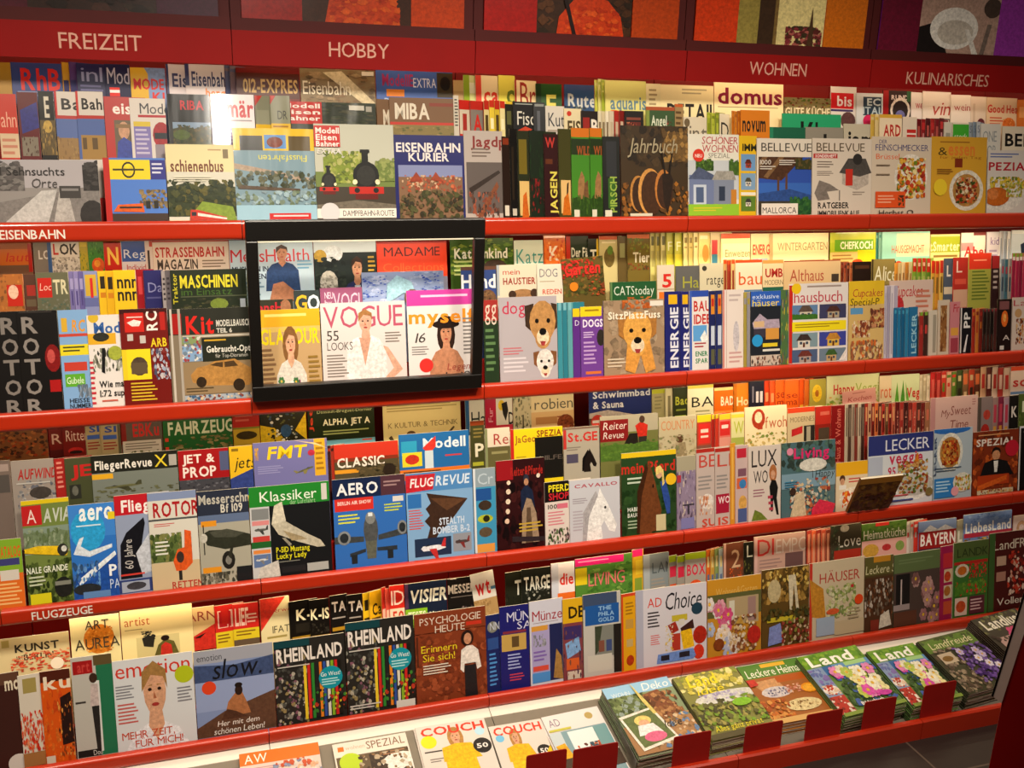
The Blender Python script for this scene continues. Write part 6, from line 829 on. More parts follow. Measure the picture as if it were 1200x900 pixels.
tier(3, 0, [
 m(-10, 24, 634, '8ab038', 'lime and orange classified magazine at the left picture edge', r(.0, .5, 1, 1, 'e0762c') + t('KATALOG', .15, .1, .95, .26, 'd8682c', 1) + r(.1, .28, .9, .38, '4a4a80') + r(.2, .45, .85, .6, 'd8d0c4') + l(.05, .64, .9, .98, 'f0c080', 6)),
 m(24, 79, 588, '7a8a4a', 'green aviation magazine with red letter block and yellow aircraft', r(0, -.06, 1.2, .04, 'dcc424') + r(0, .05, .42, .24, 'c02c2c') + t('A', .1, .09, .3, .22, 'e8d0c8') + t('AVIATI', .45, .09, 1.25, .22, 'c8ccc0', 1, .15) + r(0, .26, 1, .52, '8a9a8a') + trees(0, .28, 1, .5, '7a8a6a 98a488 6a7a54', 20, .1) + p('e8c428', 0, .46, .3, .44, .75, .46, .95, .5, .9, .56, .3, .52, 0, .5) + e(.82, .5, .12, .06, '3a3a34') + e(.85, .49, .06, .03, 'd8d8d0') + n(0, .58, 1, 1, '4a5a2c 33421e 5a6a34', 24, .12) + t('FINALE GRANDE', -.08, .64, .9, .7, 'e4e8d4', 1) + l(.05, .73, .4, .84, 'c8d0b4', 3) + r(.05, .9, .5, 1, 'd8d028') + e(.78, .86, .2, .1, '2a2c28') + r(.6, .8, .95, .84, '8a8c80'), '>'),
 m(79, 133, 593, '3a7cc8', 'sky blue magazine with white word and glider wings', r(0, 0, 1, .35, '4a8cd4') + e(.4, .28, .38, .22, '38a8dc') + t('aero', .22, .04, .95, .17, 'f0f4f4', 1, .12) + r(.85, .1, 1, .18, 'e4cc30') + l(.15, .22, .7, .25, 'd8e8f0', 1) + p('2a5aa8', 0, .75, 1, .55, 1, 1, 0, 1) + p('dce4ec', .05, .52, .2, .36, .3, .34, .22, .44, .4, .5, .9, .44, .9, .48, .4, .56) + p('e8f0f4', .1, .8, .95, .52, .98, .56, .15, .86) + n(0, .6, .6, .9, '4a78b8 6a98cc 3a5a80', 14, .1) + t('PI', .8, .66, 1.05, .78, 'f0f4f8', 1) + t('PAN', .8, .82, 1.15, .92, 'c8d8ec') + e(.3, .9, .3, .06, '33383c') + r(.2, .93, .8, 1, '6a90c0'), spine='a8c0d8'),
 m(133, 172, 582, '9aa4bc', 'grey-blue magazine with red head and a black tail fin', r(0, 0, 1, .2, 'c02430') + t('Flieger', .2, .05, 1.5, .17, 'f0e8e4', 1) + p('1c1c24', .05, .85, .1, .5, .3, .38, .85, .24, .88, .3, .75, .5, .7, .85) + p('c8ccd4', .55, .6, 1, .4, 1, .8, .7, .82) + vt('60 Jahre', .2, .45, .45, .75, 'c8c4c0', 0) + l(.05, .8, .8, .84, 'd04a40', 1) + r(0, .86, 1, 1, '3a4a80') + r(.06, .88, .9, .99, 'a8b0c0') + e(.5, .93, .3, .04, '4a4a50'), '>'),
 m(172, 229, 579, 'd8d4c8', 'white-headed magazine with dark red capitals and an orange rescue helicopter', r(0, 0, 1, .08, '8a98b8') + t('ROTOR', .1, .1, 1.05, .25, 'b0282c', 1) + r(0, .27, 1, .29, '5a5c5c') + l(.1, .32, .55, .36, 'c8605c', 2) + trees(0, .42, .65, .72, '6a7a44 4a5a30 8a8a54', 26, .1) + r(0, .72, 1, 1, 'd0bc98') + p('e0662c', .45, .72, .55, .6, .7, .58, .72, .4, .85, .42, .85, .75, .7, .82, .5, .82) + e(.6, .68, .08, .06, '4a3a34') + r(.55, .82, .62, .92, '33302c') + l(.1, .5, .4, .66, 'e0e0d4', 4) + t('RETTEN', .4, .93, 1.05, 1.0, 'b84a3c', 1), spine='6a80a8'),
 m(230, 290, 577, 'b0ac9c', 'grey magazine with a propeller fighter beneath pale blackletter-like capitals', r(0, 0, 1, .26, '343a4a') + t('Messerschmitt', .03, .04, 1.3, .14, 'c0bcb0', 1) + t('Bf 109', .45, .15, .88, .24, 'd0ccc0', 1) + r(0, .26, 1, .35, '6a7a98') + r(.05, .32, .35, .38, 'e09a2c') + p('3a3c30', .05, .46, .2, .42, .6, .43, 1, .5, 1, .62, .5, .64, .15, .58) + p('55564a', .2, .44, .55, .42, .9, .48, .7, .52, .3, .5) + r(.08, .36, .1, .68, '24241e') + e(.09, .5, .07, .05, 'c8c4b8') + e(.55, .76, .13, .1, '2c2a26') + e(.55, .76, .06, .05, '8a8880') + p('3a3a30', .6, .62, .66, .62, .6, .75, .55, .72) + r(.04, .82, .4, .88, 'e09a2c') + n(0, .88, 1, 1, '8a8474 6a6858 4a4a40', 18, .1) + r(.7, .84, 1, 1, '26282a')),
 m(291, 385, 572, '1f2022', 'black magazine with green head and a silver fighter plane', r(0, 0, 1, .22, '2c8a34') + t('Klassiker', .13, .06, .84, .17, 'e4ecdc') + t('der Luftfahrt', .5, .17, .82, .22, 'a8c89c') + r(.9, .02, .97, .2, 'd0ccc4') + r(0, .22, .24, 1, 'c8c8c8') + r(.02, .24, .23, .36, '8a8c8c') + r(.02, .37, .23, .42, 'd89090') + plane(.13, .47, .18, '6a6a64', '4a4a48', .95) + r(.02, .54, .23, .6, 'c84a44') + r(0, .6, .24, .67, '2c6a34') + r(.02, .69, .23, .73, 'e0904a') + r(.02, .74, .23, .88, '6a80a8') + plane(.12, .8, .16, 'd0d0d0', '8a8a8a', .95) + p('c4bca8', .26, .42, .4, .38, .7, .56, .86, .64, .92, .72, .82, .72, .58, .64, .34, .54) + p('d8d0bc', .26, .42, .3, .22, .4, .18, .44, .4) + p('a89878', .4, .5, .62, .58, .7, .62, .5, .62) + p('9a9484', .42, .58, .5, .66, .47, .68, .38, .58) + t('P-51D Mustang', .3, .68, .72, .74, 'd8d028', 1) + t('Lucky Lady', .3, .75, .68, .81, 'd8d028', 1) + l(.3, .84, .6, .86, '8a8a80', 1) + p('d0ccc4', .05, 1, .1, .88, .32, .82, .34, 1) + r(.36, .9, .66, .97, '2c2c2e') + r(.68, .89, .95, .98, 'b0b0ac'), spine='c8ccc4'),
 m(389, 474, 563, '3c74bc', 'blue magazine with navy head and an airliner seen from the front', r(0, 0, 1, .22, '1c2c50') + t('AERO', .05, .05, .62, .18, 'e8e8e8', 1) + r(.66, 0, 1, .22, '5a3a44') + l(.7, .06, .95, .14, 'a88a8a', 2) + r(.02, .22, .55, .36, 'd03a30') + t('BERLIN AIR SHOW', .06, .25, .52, .29, 'f0d4cc', 1) + r(.82, .24, .97, .3, 'd8d4d0') + l(.7, .32, .95, .42, 'c8d040', 3) + l(.06, .4, .35, .52, 'd8d850', 3) + e(.5, .6, .1, .2, '5a5c5c') + e(.5, .46, .07, .07, '8a8c8a') + r(.47, .4, .53, .44, 'e0e4e4') + p('4a4e50', 0, .64, .4, .66, .4, .72, 0, .72) + p('4a4e50', 1, .6, .6, .66, .6, .72, 1, .68) + e(.13, .66, .09, .08, '8a8e90') + e(.94, .6, .07, .08, '8a8e90') + e(.13, .66, .06, .055, '33383c') + e(.94, .6, .045, .055, '33383c') + p('6a6c60', .42, .72, .58, .72, .56, .92, .44, .92) + p('3a4048', .2, .84, .42, .8, .42, .84, .2, .88) + p('3a4048', .58, .8, .86, .8, .86, .85, .58, .84) + r(.22, .86, .3, .96, '2c3034') + r(.72, .84, .8, .94, '2c3034')),
 m(475, 553, 556, '8ab0d4', 'pale blue magazine with red and white masthead and a dark arrowhead bomber', r(0, 0, 1, .22, '5a90c4') + p('c8303c', 0, .02, .44, .02, .4, .2, 0, .22) + t('FLUG', .06, .06, .4, .16, 'f0e4e4', 1, .15) + t('REVUE', .44, .05, .95, .16, 'd8e4f0', 1, .15) + p('4a3428', .3, .24, .92, .34, .62, .62, .5, .68, .3, .92, .24, .9, .34, .64, .26, .56, .34, .5, .28, .42, .36, .36) + p('6a4a34', .36, .3, .9, .34, .6, .46) + r(.02, .24, .22, .4, '3a78b8') + l(.03, .42, .25, .66, 'd0605c', 8) + t('STEALTH', .48, .54, .86, .62, 'd0dcec', 1) + t('BOMBER B-2', .38, .64, .94, .72, 'd0dcec', 1) + r(.1, .76, .65, .97, '2c3c58') + plane(.38, .88, .42, 'e8e8ec', 'c83a3c', .9) + r(.68, .74, .96, .95, '9a9ca4') + plane(.82, .84, .25, '5a4a48', '8a3a38', .9)),
 m(554, 580, 550, '4a9cc0', 'turquoise magazine with pale letter and a column of small pictures', r(0, 0, 1, .22, '9aa8b0') + t('Cr', .2, .06, .9, .19, 'c0ccd4') + r(.1, .24, .8, .38, '2c5c9c') + e(.5, .44, .3, .06, '4a3c30') + e(.5, .6, .35, .05, 'b8c040') + e(.55, .6, .15, .04, '33301e') + e(.5, .76, .3, .06, '6a5a48') + r(.1, .9, .9, 1, 'e0a050') + r(0, 0, .1, 1, 'd8dce0')),
 m(581, 638, 541, '3a1618', 'dark maroon magazine with a show-jumping rider and bokeh lights', r(0, 0, .35, .22, 'a02028') + t('Reiter&Pferde', .3, .08, .98, .18, 'b03028', 1) + n(0, .25, 1, 1, '2c1214 4a2020 1c0e10', 20, .16) + e(.25, .25, .04, .025, 'f0d8c0') + e(.24, .35, .05, .03, 'f0d8c0') + e(.23, .46, .05, .03, 'f4e0c8') + e(.22, .57, .045, .03, 'f0d8c0') + e(.2, .68, .05, .03, 'e8c8b0') + e(.88, .2, .04, .025, 'f4e4d0') + p('26304a', .5, .36, .62, .28, .75, .36, .8, .55, .5, .58) + e(.62, .22, .06, .05, '3a3c4c') + e(.62, .26, .05, .04, 'c09070') + p('a89078', .5, .95, .52, .6, .62, .44, .72, .46, .82, .62, .88, .95) + p('6a5644', .58, .95, .62, .55, .7, .55, .74, .95) + l(.45, .72, .95, .84, 'c8a848', 3) + p('3a3034', .3, .86, 1, .9, 1, .95, .3, .92), '>'),
 m(638, 667, 566, 'e0d4cc', 'white magazine with yellow and red capitals on black', r(0, 0, 1, .32, '1e1a18') + t('PFERDE', .16, .05, 1.2, .16, 'ecdc30', 1) + t('SHOP', .16, .18, 1.0, .29, 'c8303c', 1) + t('100', .12, .36, .5, .43, '4a4440', 1) + r(.5, .36, .95, .44, 'd87a8c') + l(.12, .48, .85, .72, 'd88a94', 5) + n(.1, .75, 1, 1, '4a6a3a 33302e 8a6a70 5a7a44', 16, .1), '>'),
 m(667, 726, 564, 'ccccd2', 'pale silver magazine with a white horse head', t('CAVALLO', .1, .07, .95, .13, 'b8606c', 1) + horse(.6, .62, .84, 'f0eeec', 'b4b0b2', .95) + l(.06, .3, .35, .4, 'a8a0a8', 3) + l(.06, .5, .3, .85, 'b8b0b8', 7)),
 m(728, 792, 532, '33502c', 'green magazine with red masthead, yellow top and a blond woman hugging a brown horse', r(0, .0, 1, .06, 'e8c828') + t('mein Pferd', .0, .12, .98, .25, 'c83a2c', 1) + n(0, .26, 1, 1, '2c4a28 3a5a30 24401f', 22, .15) + l(.1, .3, .5, .4, 'c8d4c0', 2) + t('HABE ICH DAS', .1, .66, .62, .71, 'e0e4d8', 1) + t('BAUCHGEF\u00dcHL', .1, .73, .62, .78, 'e0e4d8', 1) + l(.1, .82, .6, .94, 'a8b89c', 3) + horse(.5, .56, .85, '7a4a2a', '4a2c18', .62) + p('7a4a2a', .46, .98, .5, .6, .66, .7, .82, .98) + p('3a58a0', .7, .38, .8, .36, .88, .6, .88, .78, .82, .78, .76, .6) + e(.68, .28, .06, .06, 'e0b494') + p('e8d080', .62, .3, .62, .2, .7, .18, .76, .24, .78, .4, .74, .44, .73, .26) + r(.62, .78, .8, .98, 'd0c49c') + b(.9, .36, .1, 'ecc02c'), spine='5a5a48'),
 m(793, 816, 536, '9a8aa0', 'lilac-grey magazine with sketched still life', r(0, .0, 1, .2, 'b0a890') + n(0, .2, 1, 1, 'a898b0 8a7a98 c8b8b0 6a5a70', 20, .12) + t('T', .3, .66, .9, .8, '4a4450') + r(.2, .85, .9, 1, '8a88b8') + r(0, .25, .2, .35, 'b8404c'), '>'),
 m(816, 838, 527, 'c8b8b0', 'pinkish magazine with pale red capitals, left copy', t('BE', .15, .08, 1.1, .24, 'c85448') + r(0, 0, 1, .05, 'b8382c') + l(.1, .35, .9, .55, '9a9490', 4) + e(.6, .68, .35, .1, 'e8e0d8') + n(.1, .6, .9, .85, 'd89a70 c87a58 e8d8c8', 10, .1) + t('SU', .3, .9, 1.1, 1.0, 'd05a48', 1), '>'),
 m(838, 856, 526, 'c8b8b0', 'pinkish magazine with pale red capitals and crimson label, right copy', t('LI', .15, .08, 1.1, .24, 'c85448') + r(0, 0, 1, .05, 'b8382c') + l(.1, .35, .9, .55, '9a9490', 4) + r(.05, .6, .95, .85, 'b02844') + t('WO', .2, .63, 1.0, .72, 'f0d8d8', 1) + t('IS', .2, .9, .9, 1.0, 'd05a48', 1), '>'),
 m(856, 862, 520, 'e0a038', 'amber magazine edge left of the colourful narrow cover', r(.3, .05, .7, .95, 'f0c060'), '>'),
 m(862, 877, 523, 'd0b8b4', 'narrow colourful magazine with red label and blond child', r(.1, .04, .9, .16, 'c83448') + r(.2, .3, .9, .4, '8a6070') + r(.1, .42, .95, .56, 'd8704a') + e(.6, .5, .3, .06, '4a8ac0') + e(.6, .75, .35, .1, 'e0b060') + r(.2, .82, .95, 1, '5a6a9a'), '>'),
 m(877, 915, 524, 'dccfc4', 'white magazine with thin black capitals and a woman in black', t('LUX', .1, .06, .88, .28, '3a3434') + t('WO', .16, .33, .6, .5, '3a3434') + e(.76, .38, .12, .12, 'b87a4c') + e(.76, .4, .07, .06, 'd8a888') + p('22201f', .65, .56, .72, .47, .85, .48, .92, .58, .88, .72, .95, .95, .88, .95, .78, .74, .76, .9, .7, .9, .68, .7) + r(.6, .68, .75, .72, 'b84a5c') + r(.62, .76, .76, .8, 'b84a5c') + r(.64, .84, .78, .88, 'b84a5c') + l(.15, .58, .5, .7, 'a87a84', 3) + p('7a8a3a', .1, 1, .2, .85, .4, .9, .6, 1)),
 m(916, 979, 520, '5a7a80', 'film-wrapped magazine with hot pink word over a lakeside table', n(0, 0, 1, .4, '4a5a50 5a7a70 3a4a44', 20, .14) + r(0, .42, 1, .62, '8aa8b8') + t('Living', .22, .08, .88, .22, 'e03878', 1) + b(.15, .12, .06, 'e898b0') + e(.58, .32, .26, .09, 'e4e0d4') + r(.57, .4, .58, .5, '3a3430') + t('Happy', .62, .4, .98, .5, '2c3a34', 0, .2) + n(.15, .5, .9, 1, 'e0c8a0 c87a54 d8d0c0 8a9a8a a84a3c', 40, .08) + p('dccaa8', .15, 1, .25, .7, .4, .66, .45, 1) + e(.2, .66, .06, .05, '4a3428') + l(.05, .52, .3, .62, '4a8aa8', 3) + p('e03c58', .55, .92, .7, .8, 1, .88, .95, 1, .55, 1), wrap=1),
 m(980, 1017, 543, 'e0d0b4', 'yellow-topped food magazine with chef portrait and orange dish', r(0, 0, 1, .28, 'e8b428') + e(.2, .34, .09, .08, '5a3a28') + e(.2, .4, .07, .07, 'd0a080') + r(.1, .47, .32, .56, 'e8e4dc') + l(.4, .34, .9, .46, 'c8504c', 2) + e(.55, .76, .45, .24, 'e8e0d0') + n(.2, .58, .95, .95, 'e07a28 d85a24 e8a03c c84a20', 24, .1)),
 m(1018, 1094, 512, 'd8dce0', 'white food magazine with deep blue head, white serif capitals and a plate of stew', r(0, 0, 1, .28, '3a4280') + t('LECKER', .26, .07, .94, .23, 'e4e4ec') + t('veggie', .32, .26, .84, .42, 'c83a5c', 1) + r(.0, .3, .22, 1, 'b8c0d0') + t('95', .3, .46, .42, .58, 'c83a5c', 1) + l(.3, .6, .45, .64, 'c88090', 1) + e(.72, .76, .32, .2, 'eceae4') + e(.72, .74, .29, .16, 'c8c4bc') + n(.45, .38, .92, .86, 'b87838 8a5a34 6a7a34 d8a868 a84a2c c8c080', 46, .07) + p('e08a2c', .7, .4, .74, .28, .76, .3, .76, .42) + l(.35, .86, .62, .9, 'c85a60', 1) + l(.32, .93, .7, .98, '4a5a98', 1) + e(.94, .86, .06, .06, '8a7a4a')),
 m(1095, 1140, 504, 'b8c4cc', 'pale blue food magazine with spaghetti plate under a blue ellipse', e(.45, .02, .5, .06, '3a78c0') + dish(.42, .34, .28, 'c85a28 a83c1c d88a3c e0b050 8a3018', 'e8e4d8', 1.2, 5, 34) + l(.05, .55, .75, .62, '5a6a7a', 2) + r(.02, .7, .55, .98, '3a88c8') + l(.06, .74, .45, .92, 'b8d8ec', 4) + e(.75, .78, .25, .14, 'e4e0d0') + n(.55, .68, .95, .9, '8aa03a d8b84a c87a3a', 14, .07) + b(.55, .9, .1, 'e8a8b0') + vt('LECKER', -.02, .1, .05, .65, '4a5a7a')),
 m(1141, 1194, 507, '8a3a1c', 'orange and black food magazine with white capitals and a cook at a counter', n(0, 0, 1, 1, 'a04a1c c8642c 6a2c14 8a3a18', 26, .16) + t('SPEZIAL', .06, .12, .92, .23, 'ece0d4', 1) + l(.1, .05, .8, .09, 'd8a070', 1) + e(.5, .34, .1, .08, '2c1c14') + e(.5, .39, .09, .08, 'd09870') + p('1f1a1a', .15, .72, .25, .5, .42, .46, .58, .46, .75, .5, .9, .72) + p('e8e4dc', .45, .48, .55, .48, .53, .66, .47, .66) + b(.85, .3, .15, 'c8283c') + r(.1, .7, .8, .86, 'b8481c') + p('d86a28', .1, .86, .75, .72, .75, .8, .1, .94) + r(.1, .93, .9, 1, 'd8c8a8') + n(.1, .93, .9, 1, 'a84a28 8a6a3a d8b070', 10, .05)),
 m(1195, 1212, 500, '16120f', 'black magazine with white edge at the right picture edge', r(0, 0, .1, 1, 'd8d4d0') + r(0, 0, 1, .03, 'd8d8e0') + t('T', .3, .08, .6, .18, 'c8c4bc', 1)),
])

# ================================================================== fourth shelf
tier(4, 1, [
 m(-8, 80, 751, 'd8c89c', 'cream magazine with heavy dark capitals over red spatter', r(.1, .05, .2, .25, 'b0a060') + t('KUNST', .27, .2, .86, .42, '3a342c', 1) + t('ARTS', .27, .52, .4, .66, '5a4a3a') + t('BERLIN', .38, .5, .78, .66, '5a3a30', 1) + n(.2, .45, 1, 1, 'd85a3c e0704a c84430 e09a70', 34, .08) + b(.82, .85, .09, 'f0e4d0'), vh=42),
 m(81, 139, 726, 'e8dca8', 'pale cream magazine with thin dark capitals over an orange bead ball', e(.57, .62, .32, .4, 'd88a30') + n(.3, .3, .85, .98, 'c87420 e8a84a d88a2c', 30, .07) + t('ART', .3, .1, .78, .34, '4a4438') + t('AUREA', .08, .58, .98, .86, '4a4438'), vh=44),
 m(140, 225, 716, 'ecdca4', 'pale yellow magazine with orange word, dark pot and woman in a red jacket', t('artist', .05, .22, .4, .42, 'b8602c') + l(.05, .5, .3, .55, 'b0a070', 1) + r(.2, .72, .8, 1.3, 'd0c490') + p('33302a', .3, .95, .28, .75, .36, .68, .42, .72, .46, .75, .43, 1.0) + n(.27, .58, .47, .8, '3a3a34 2a2c28', 10, .05) + p('6a6434', .42, 1.3, .5, .95, .6, .82, .72, .9, .8, 1.3) + p('c83a30', .52, 1.3, .54, .98, .6, .9, .68, .98, .7, 1.3) + e(.6, .8, .06, .07, '2a1c18'), vh=48),
 m(225, 251, 713, 'd8bc88', 'tan magazine with dark red serif letters over a red landscape', t('ARN', -.3, .12, 1.1, .38, '9a4a3a') + p('c8382c', 0, .8, 1, .5, 1, 1.3, 0, 1.3) + p('2a1c18', 0, .85, .6, .72, .3, .86) + r(0, 1.2, 1, 1.4, '3a2420')),
 m(251, 272, 711, 'c83028', 'red magazine with yellow foot, tucked behind its twin', t('LI', .15, .15, 1.0, .62, 'e8c8b8', 1) + t('LI', .22, .18, .9, .6, 'b8282c', 1) + r(0, .75, 1, 1.3, 'd8c430') + l(.1, .82, .8, 1.1, '8a6a20', 3), '>'),
 m(272, 302, 709, 'c83028', 'red magazine with yellow foot, right of its twin', t('LIEF', .08, .12, .6, .6, 'e8c8b8', 1) + l(.55, .3, .95, .6, 'e8b8a8', 3) + r(0, .7, 1, 1.0, 'd8c430') + l(.1, .76, .9, .94, '8a6a20', 2) + r(0, 1.0, 1, 1.4, '6a5a48')),
 m(304, 338, 703, 'e0d4a8', 'cream and red fire-service magazine with small black capitals', p('d04030', 0, 0, .9, 0, .2, .7, 0, .9) + t('feuerwehr', .15, .3, 1.3, .42, 'b84438') + t('IFAT', .4, .8, 1.0, 1.0, '4a4434') + r(.2, 1.08, .9, 1.14, 'a8985c'), '>'),
 m(338, 362, 706, '17130f', 'black magazine with cream letters, tucked behind its twin', t('K-', .35, .25, 1.1, .55, 'ece4c0', 1) + r(.3, .65, 1, .9, '2c2820') + r(.1, 1.0, 1, 1.1, 'b08a30'), '>'),
 m(362, 385, 704, '17130f', 'black magazine with cream letters, right of its twin', t('K-IS', .06, .25, 1.0, .55, 'ece4c0', 1) + n(.1, .65, 1, .95, '33302a 4a453a', 8, .1) + r(.1, 1.0, 1, 1.1, 'b08a30')),
 m(386, 406, 699, '1a1614', 'black magazine with thin white capitals, left copy', t('TA', .12, .18, .95, .46, 'dcd4cc', 1) + r(.12, .62, .9, .66, 'a8a098') + r(.1, .9, .9, 1.0, 'b8902c'), '>'),
 m(406, 424, 698, '1a1614', 'black magazine with thin white capitals, right copy', t('TA', .12, .18, 1.05, .46, 'dcd4cc', 1) + r(.12, .62, .9, .66, 'a8a098') + r(.1, .9, .9, 1.0, 'b8902c')),
 m(425, 433, 696, 'e4c028', 'yellow and black magazine edge', r(.2, .2, .8, .5, '2c2818') + r(.1, .7, .9, 1.1, '4a3c1c'), '>'),
 m(433, 447, 694, 'e4b420', 'yellow magazine with black letters', t('Ca', .2, .35, 1.0, .68, '3a2c10', 1) + r(.1, .75, .9, 1.2, '6a5020'), '>'),
 s(447, 456, 2, 690, 'c83428 d85a4a', 'red magazine edges with white foot', 'left of the red magazine with white serif letters', ops=[r(.1, .6, .9, 1.2, 'e8c0a8')]),
 m(456, 473, 687, 'c83024', 'red magazine with white serif letters and big digits below', t('ID', .1, .15, 1.0, .55, 'f0dcd0') + r(0, .65, 1, 1.4, 'ecd0b8') + t('50', .15, .72, .95, 1.05, 'c8442c', 1)),
 m(474, 523, 685, '1c2840', 'navy magazine with slanting white capitals and green test label', r(0, 0, .08, .7, '5a3a58') + t('VISIER', .1, .2, 1.0, .56, 'e8e8dc', 1, .15) + r(0, .72, .52, 1.25, '8ab82c') + t('TESTS', .06, .8, .48, 1.0, 'e8f0c8', 1) + t('8 Pistolen', .56, .85, 1.0, 1.0, 'd8dcc8', 1) + t('im 9 Para', .56, 1.08, .98, 1.22, 'd8dcc8', 1)),
 m(524, 559, 679, '1c1816', 'black magazine with thin white capitals and a folding knife', t('MESSER', .02, .18, .92, .42, 'dcd4cc', 1) + l(.1, .52, .9, .56, '8a8078', 1) + n(.4, .8, 1, 1.3, '6a5c60 8a7a78 4a4044', 12, .1) + r(.1, -.12, .3, .02, 'd8d0c8')),
 m(563, 590, 672, 'd8d4cc', 'tilted white magazine with bold red letters above sandy ground', t('wt', .15, .2, .78, .56, 'c8302c', 1) + r(.8, .4, 1, .48, '5a88a8') + r(0, .68, 1, 1.5, 'b89868') + n(0, .7, 1, 1.5, 'a8885a c8a878', 10, .14), tilt=-7, vh=46),
 m(592, 611, 672, '2a2c20', 'black magazine with white letter, tucked behind its twin', t('T', .6, .25, 1.0, .65, 'd8d8cc', 1) + n(0, .6, 1, 1.3, '3a3c30 1c1e18', 8, .14), '>'),
 m(611, 645, 668, '23261f', 'black magazine with white stencil capitals and a soldier', t('TARGET', .08, .22, 1.15, .6, 'dcdcd0', 1) + n(.1, .55, 1, 1.4, '8a8a80 4a4c44 b0b0a4 33352c', 20, .1)),
 m(646, 673, 661, 'e4e0e4', 'white magazine with red lower-case word above orange', r(0, 0, .3, 1, 'c8ccd8') + t('die', .35, .3, .95, .62, 'd8402c', 1) + r(.25, .85, 1, 1.5, 'e0742c')),
 m(674, 741, 656, '5a8a3c', 'meadow green magazine with hot pink top and thin pink capitals', r(0, 0, .85, .2, 'd82c80') + l(.05, .07, .6, .13, 'f0a8cc', 1) + r(0, .25, .2, .7, 'd8c428') + n(.2, .2, 1, 1.3, '6a9a44 4a7a34 8aac58', 24, .13) + t('LIVING', .22, .42, .86, .76, 'd87a78'), vh=44),
 m(741, 754, 645, 'd8b030', 'yellow magazine with hot pink top', r(0, 0, 1, .2, 'd82c70') + r(.3, .3, 1, .7, 'e4c840') + r(.2, .8, .9, 1.2, '8aa040'), '>'),
 m(754, 784, 651, '8a9498', 'grey-blue magazine with thin capitals under a pink top', r(0, -.15, 1.2, .0, 'd8303c') + r(0, 0, .25, 1.4, 'a8b0b4') + t('LAND', .35, .25, 1.5, .55, '5a6468') + l(.3, .7, .9, 1.3, 'a09890', 6), '>'),
 s(784, 803, 2, 652, '9a9890 a09c94', 'lime-topped magazine edges with crimson word', 'left of the full lime-topped copy', ops=[r(0, 0, 1, .18, 'a8bc28') + r(.1, .3, .95, .6, 'c83450') + r(.1, .8, .95, 1.2, 'd85a28')]),
 m(803, 827, 649, 'a8a49c', 'lime-topped magazine with crimson word and orange ball, topmost copy', r(0, 0, 1, .18, 'a8bc28') + t('BOX', .08, .32, .98, .62, 'c83450', 1) + e(.5, .98, .35, .22, 'd85a28')),
 s(828, 848, 4, 644, 'd8702c c8a048 8a9a60 a8b4b8', 'orange and sage magazine edges', 'right of the lime-topped copies', ops=[r(.2, .2, .8, .5, 'd8c890') + r(.2, .7, .8, 1.1, '6a7a9a')]),
 m(848, 872, 638, '7a4a34', 'brown magazine with pale numeral over rust orange', t('2', .4, .2, .85, .7, 'c8a888') + r(0, 0, .12, 1.3, 'c8a090') + n(.2, .7, 1, 1.4, 'c8602c a84a24', 12, .12), '>'),
 m(872, 883, 636, '26261c', 'black-green magazine with white capital', t('L', .3, .1, .9, .42, 'd8d8c8') + n(0, .5, 1, 1.2, '4a4a28 6a6a34', 8, .16)),
 m(884, 944, 630, 'b8988c', 'dusky pink magazine with tall red and pale capitals', t('DI', .06, .08, .38, .5, 'b83a34') + t('EMPO', .42, .12, 1.05, .48, 'c8bcb4') + l(.1, .6, .55, .95, '9a807a', 4) + r(.6, .5, .95, 1.1, '6a5050') + r(0, 0, .06, 1.3, 'c8a8a0'), vh=46),
 s(946, 974, 5, 622, 'b8402c d86a40 a03428 c85a3c 8a3a28', 'rust red magazine edges', 'left of the dark white-lettered magazine', ops=[r(.2, .1, .8, .9, 'e0a080')]),
 m(974, 1009, 617, '4a4434', 'dark magazine with pale word, white cup and yellow small word', t('Love', .25, .3, 1.0, .62, 'd8d4c8') + n(0, 0, .3, 1, '3a4a34 6a6a50', 10, .1) + r(.1, .7, 1, 1.3, 'a83828') + t('PLUS', .4, .95, .98, 1.15, 'e0b838', 1) + e(.45, .1, .15, .1, 'b8b0a0')),
 m(1010, 1063, 615, '5a7a34', 'green magazine with white word above a pink baking photo', n(0, 0, 1, .5, '6a8a3c 4a6a2c', 12, .12) + r(.3, 0, .6, .1, 'c83a30') + t('Heimatk\u00fcche', .04, .2, .96, .46, 'e8e8d4') + r(0, .5, 1, 1.3, 'd8a8a0') + e(.2, .8, .18, .2, 'c8a048') + e(.55, .75, .1, .1, 'b83a3c') + e(.85, .75, .1, .15, '8aa058'), vh=40),
 s(1063, 1076, 3, 612, 'e0d8d0 c8bcb4 d84030', 'white and red magazine edges', 'left of the mountain magazine'),
 m(1077, 1121, 612, '6a8ac0', 'mountain magazine with white capitals on a red band above navy', r(0, 0, 1, .3, '8aa0cc') + p('d8dce4', .1, .3, .3, .12, .5, .26, .7, .15, .95, .3) + r(0, .3, 1, .78, 'a02828') + t('BAYERN', .05, .36, .98, .68, 'ece8e4', 1) + r(0, .78, 1, 1.4, '2c3450') + b(.85, .95, .12, '4a80c8')),
 m(1122, 1130, 610, 'b8b49c', 'white-lettered magazine edge left of the blue lavender magazine', t('L', .2, .3, .9, .6, 'ecece0', 1) + r(.1, .8, .9, 1.2, '8a6a4a'), '>'),
 m(1130, 1186, 604, '7a94c8', 'lavender-blue magazine with bold white word above yellow fields', n(0, 0, 1, .3, '8aa4d0 6a88c0', 10, .12) + r(0, .55, 1, .68, 'b83c50') + t('LiebesLand', .03, .25, .98, .54, 'f0f0ec', 1) + n(0, .7, 1, 1.3, 'c8a850 8a6a3c d8b860 6a7a44', 18, .1), vh=40),
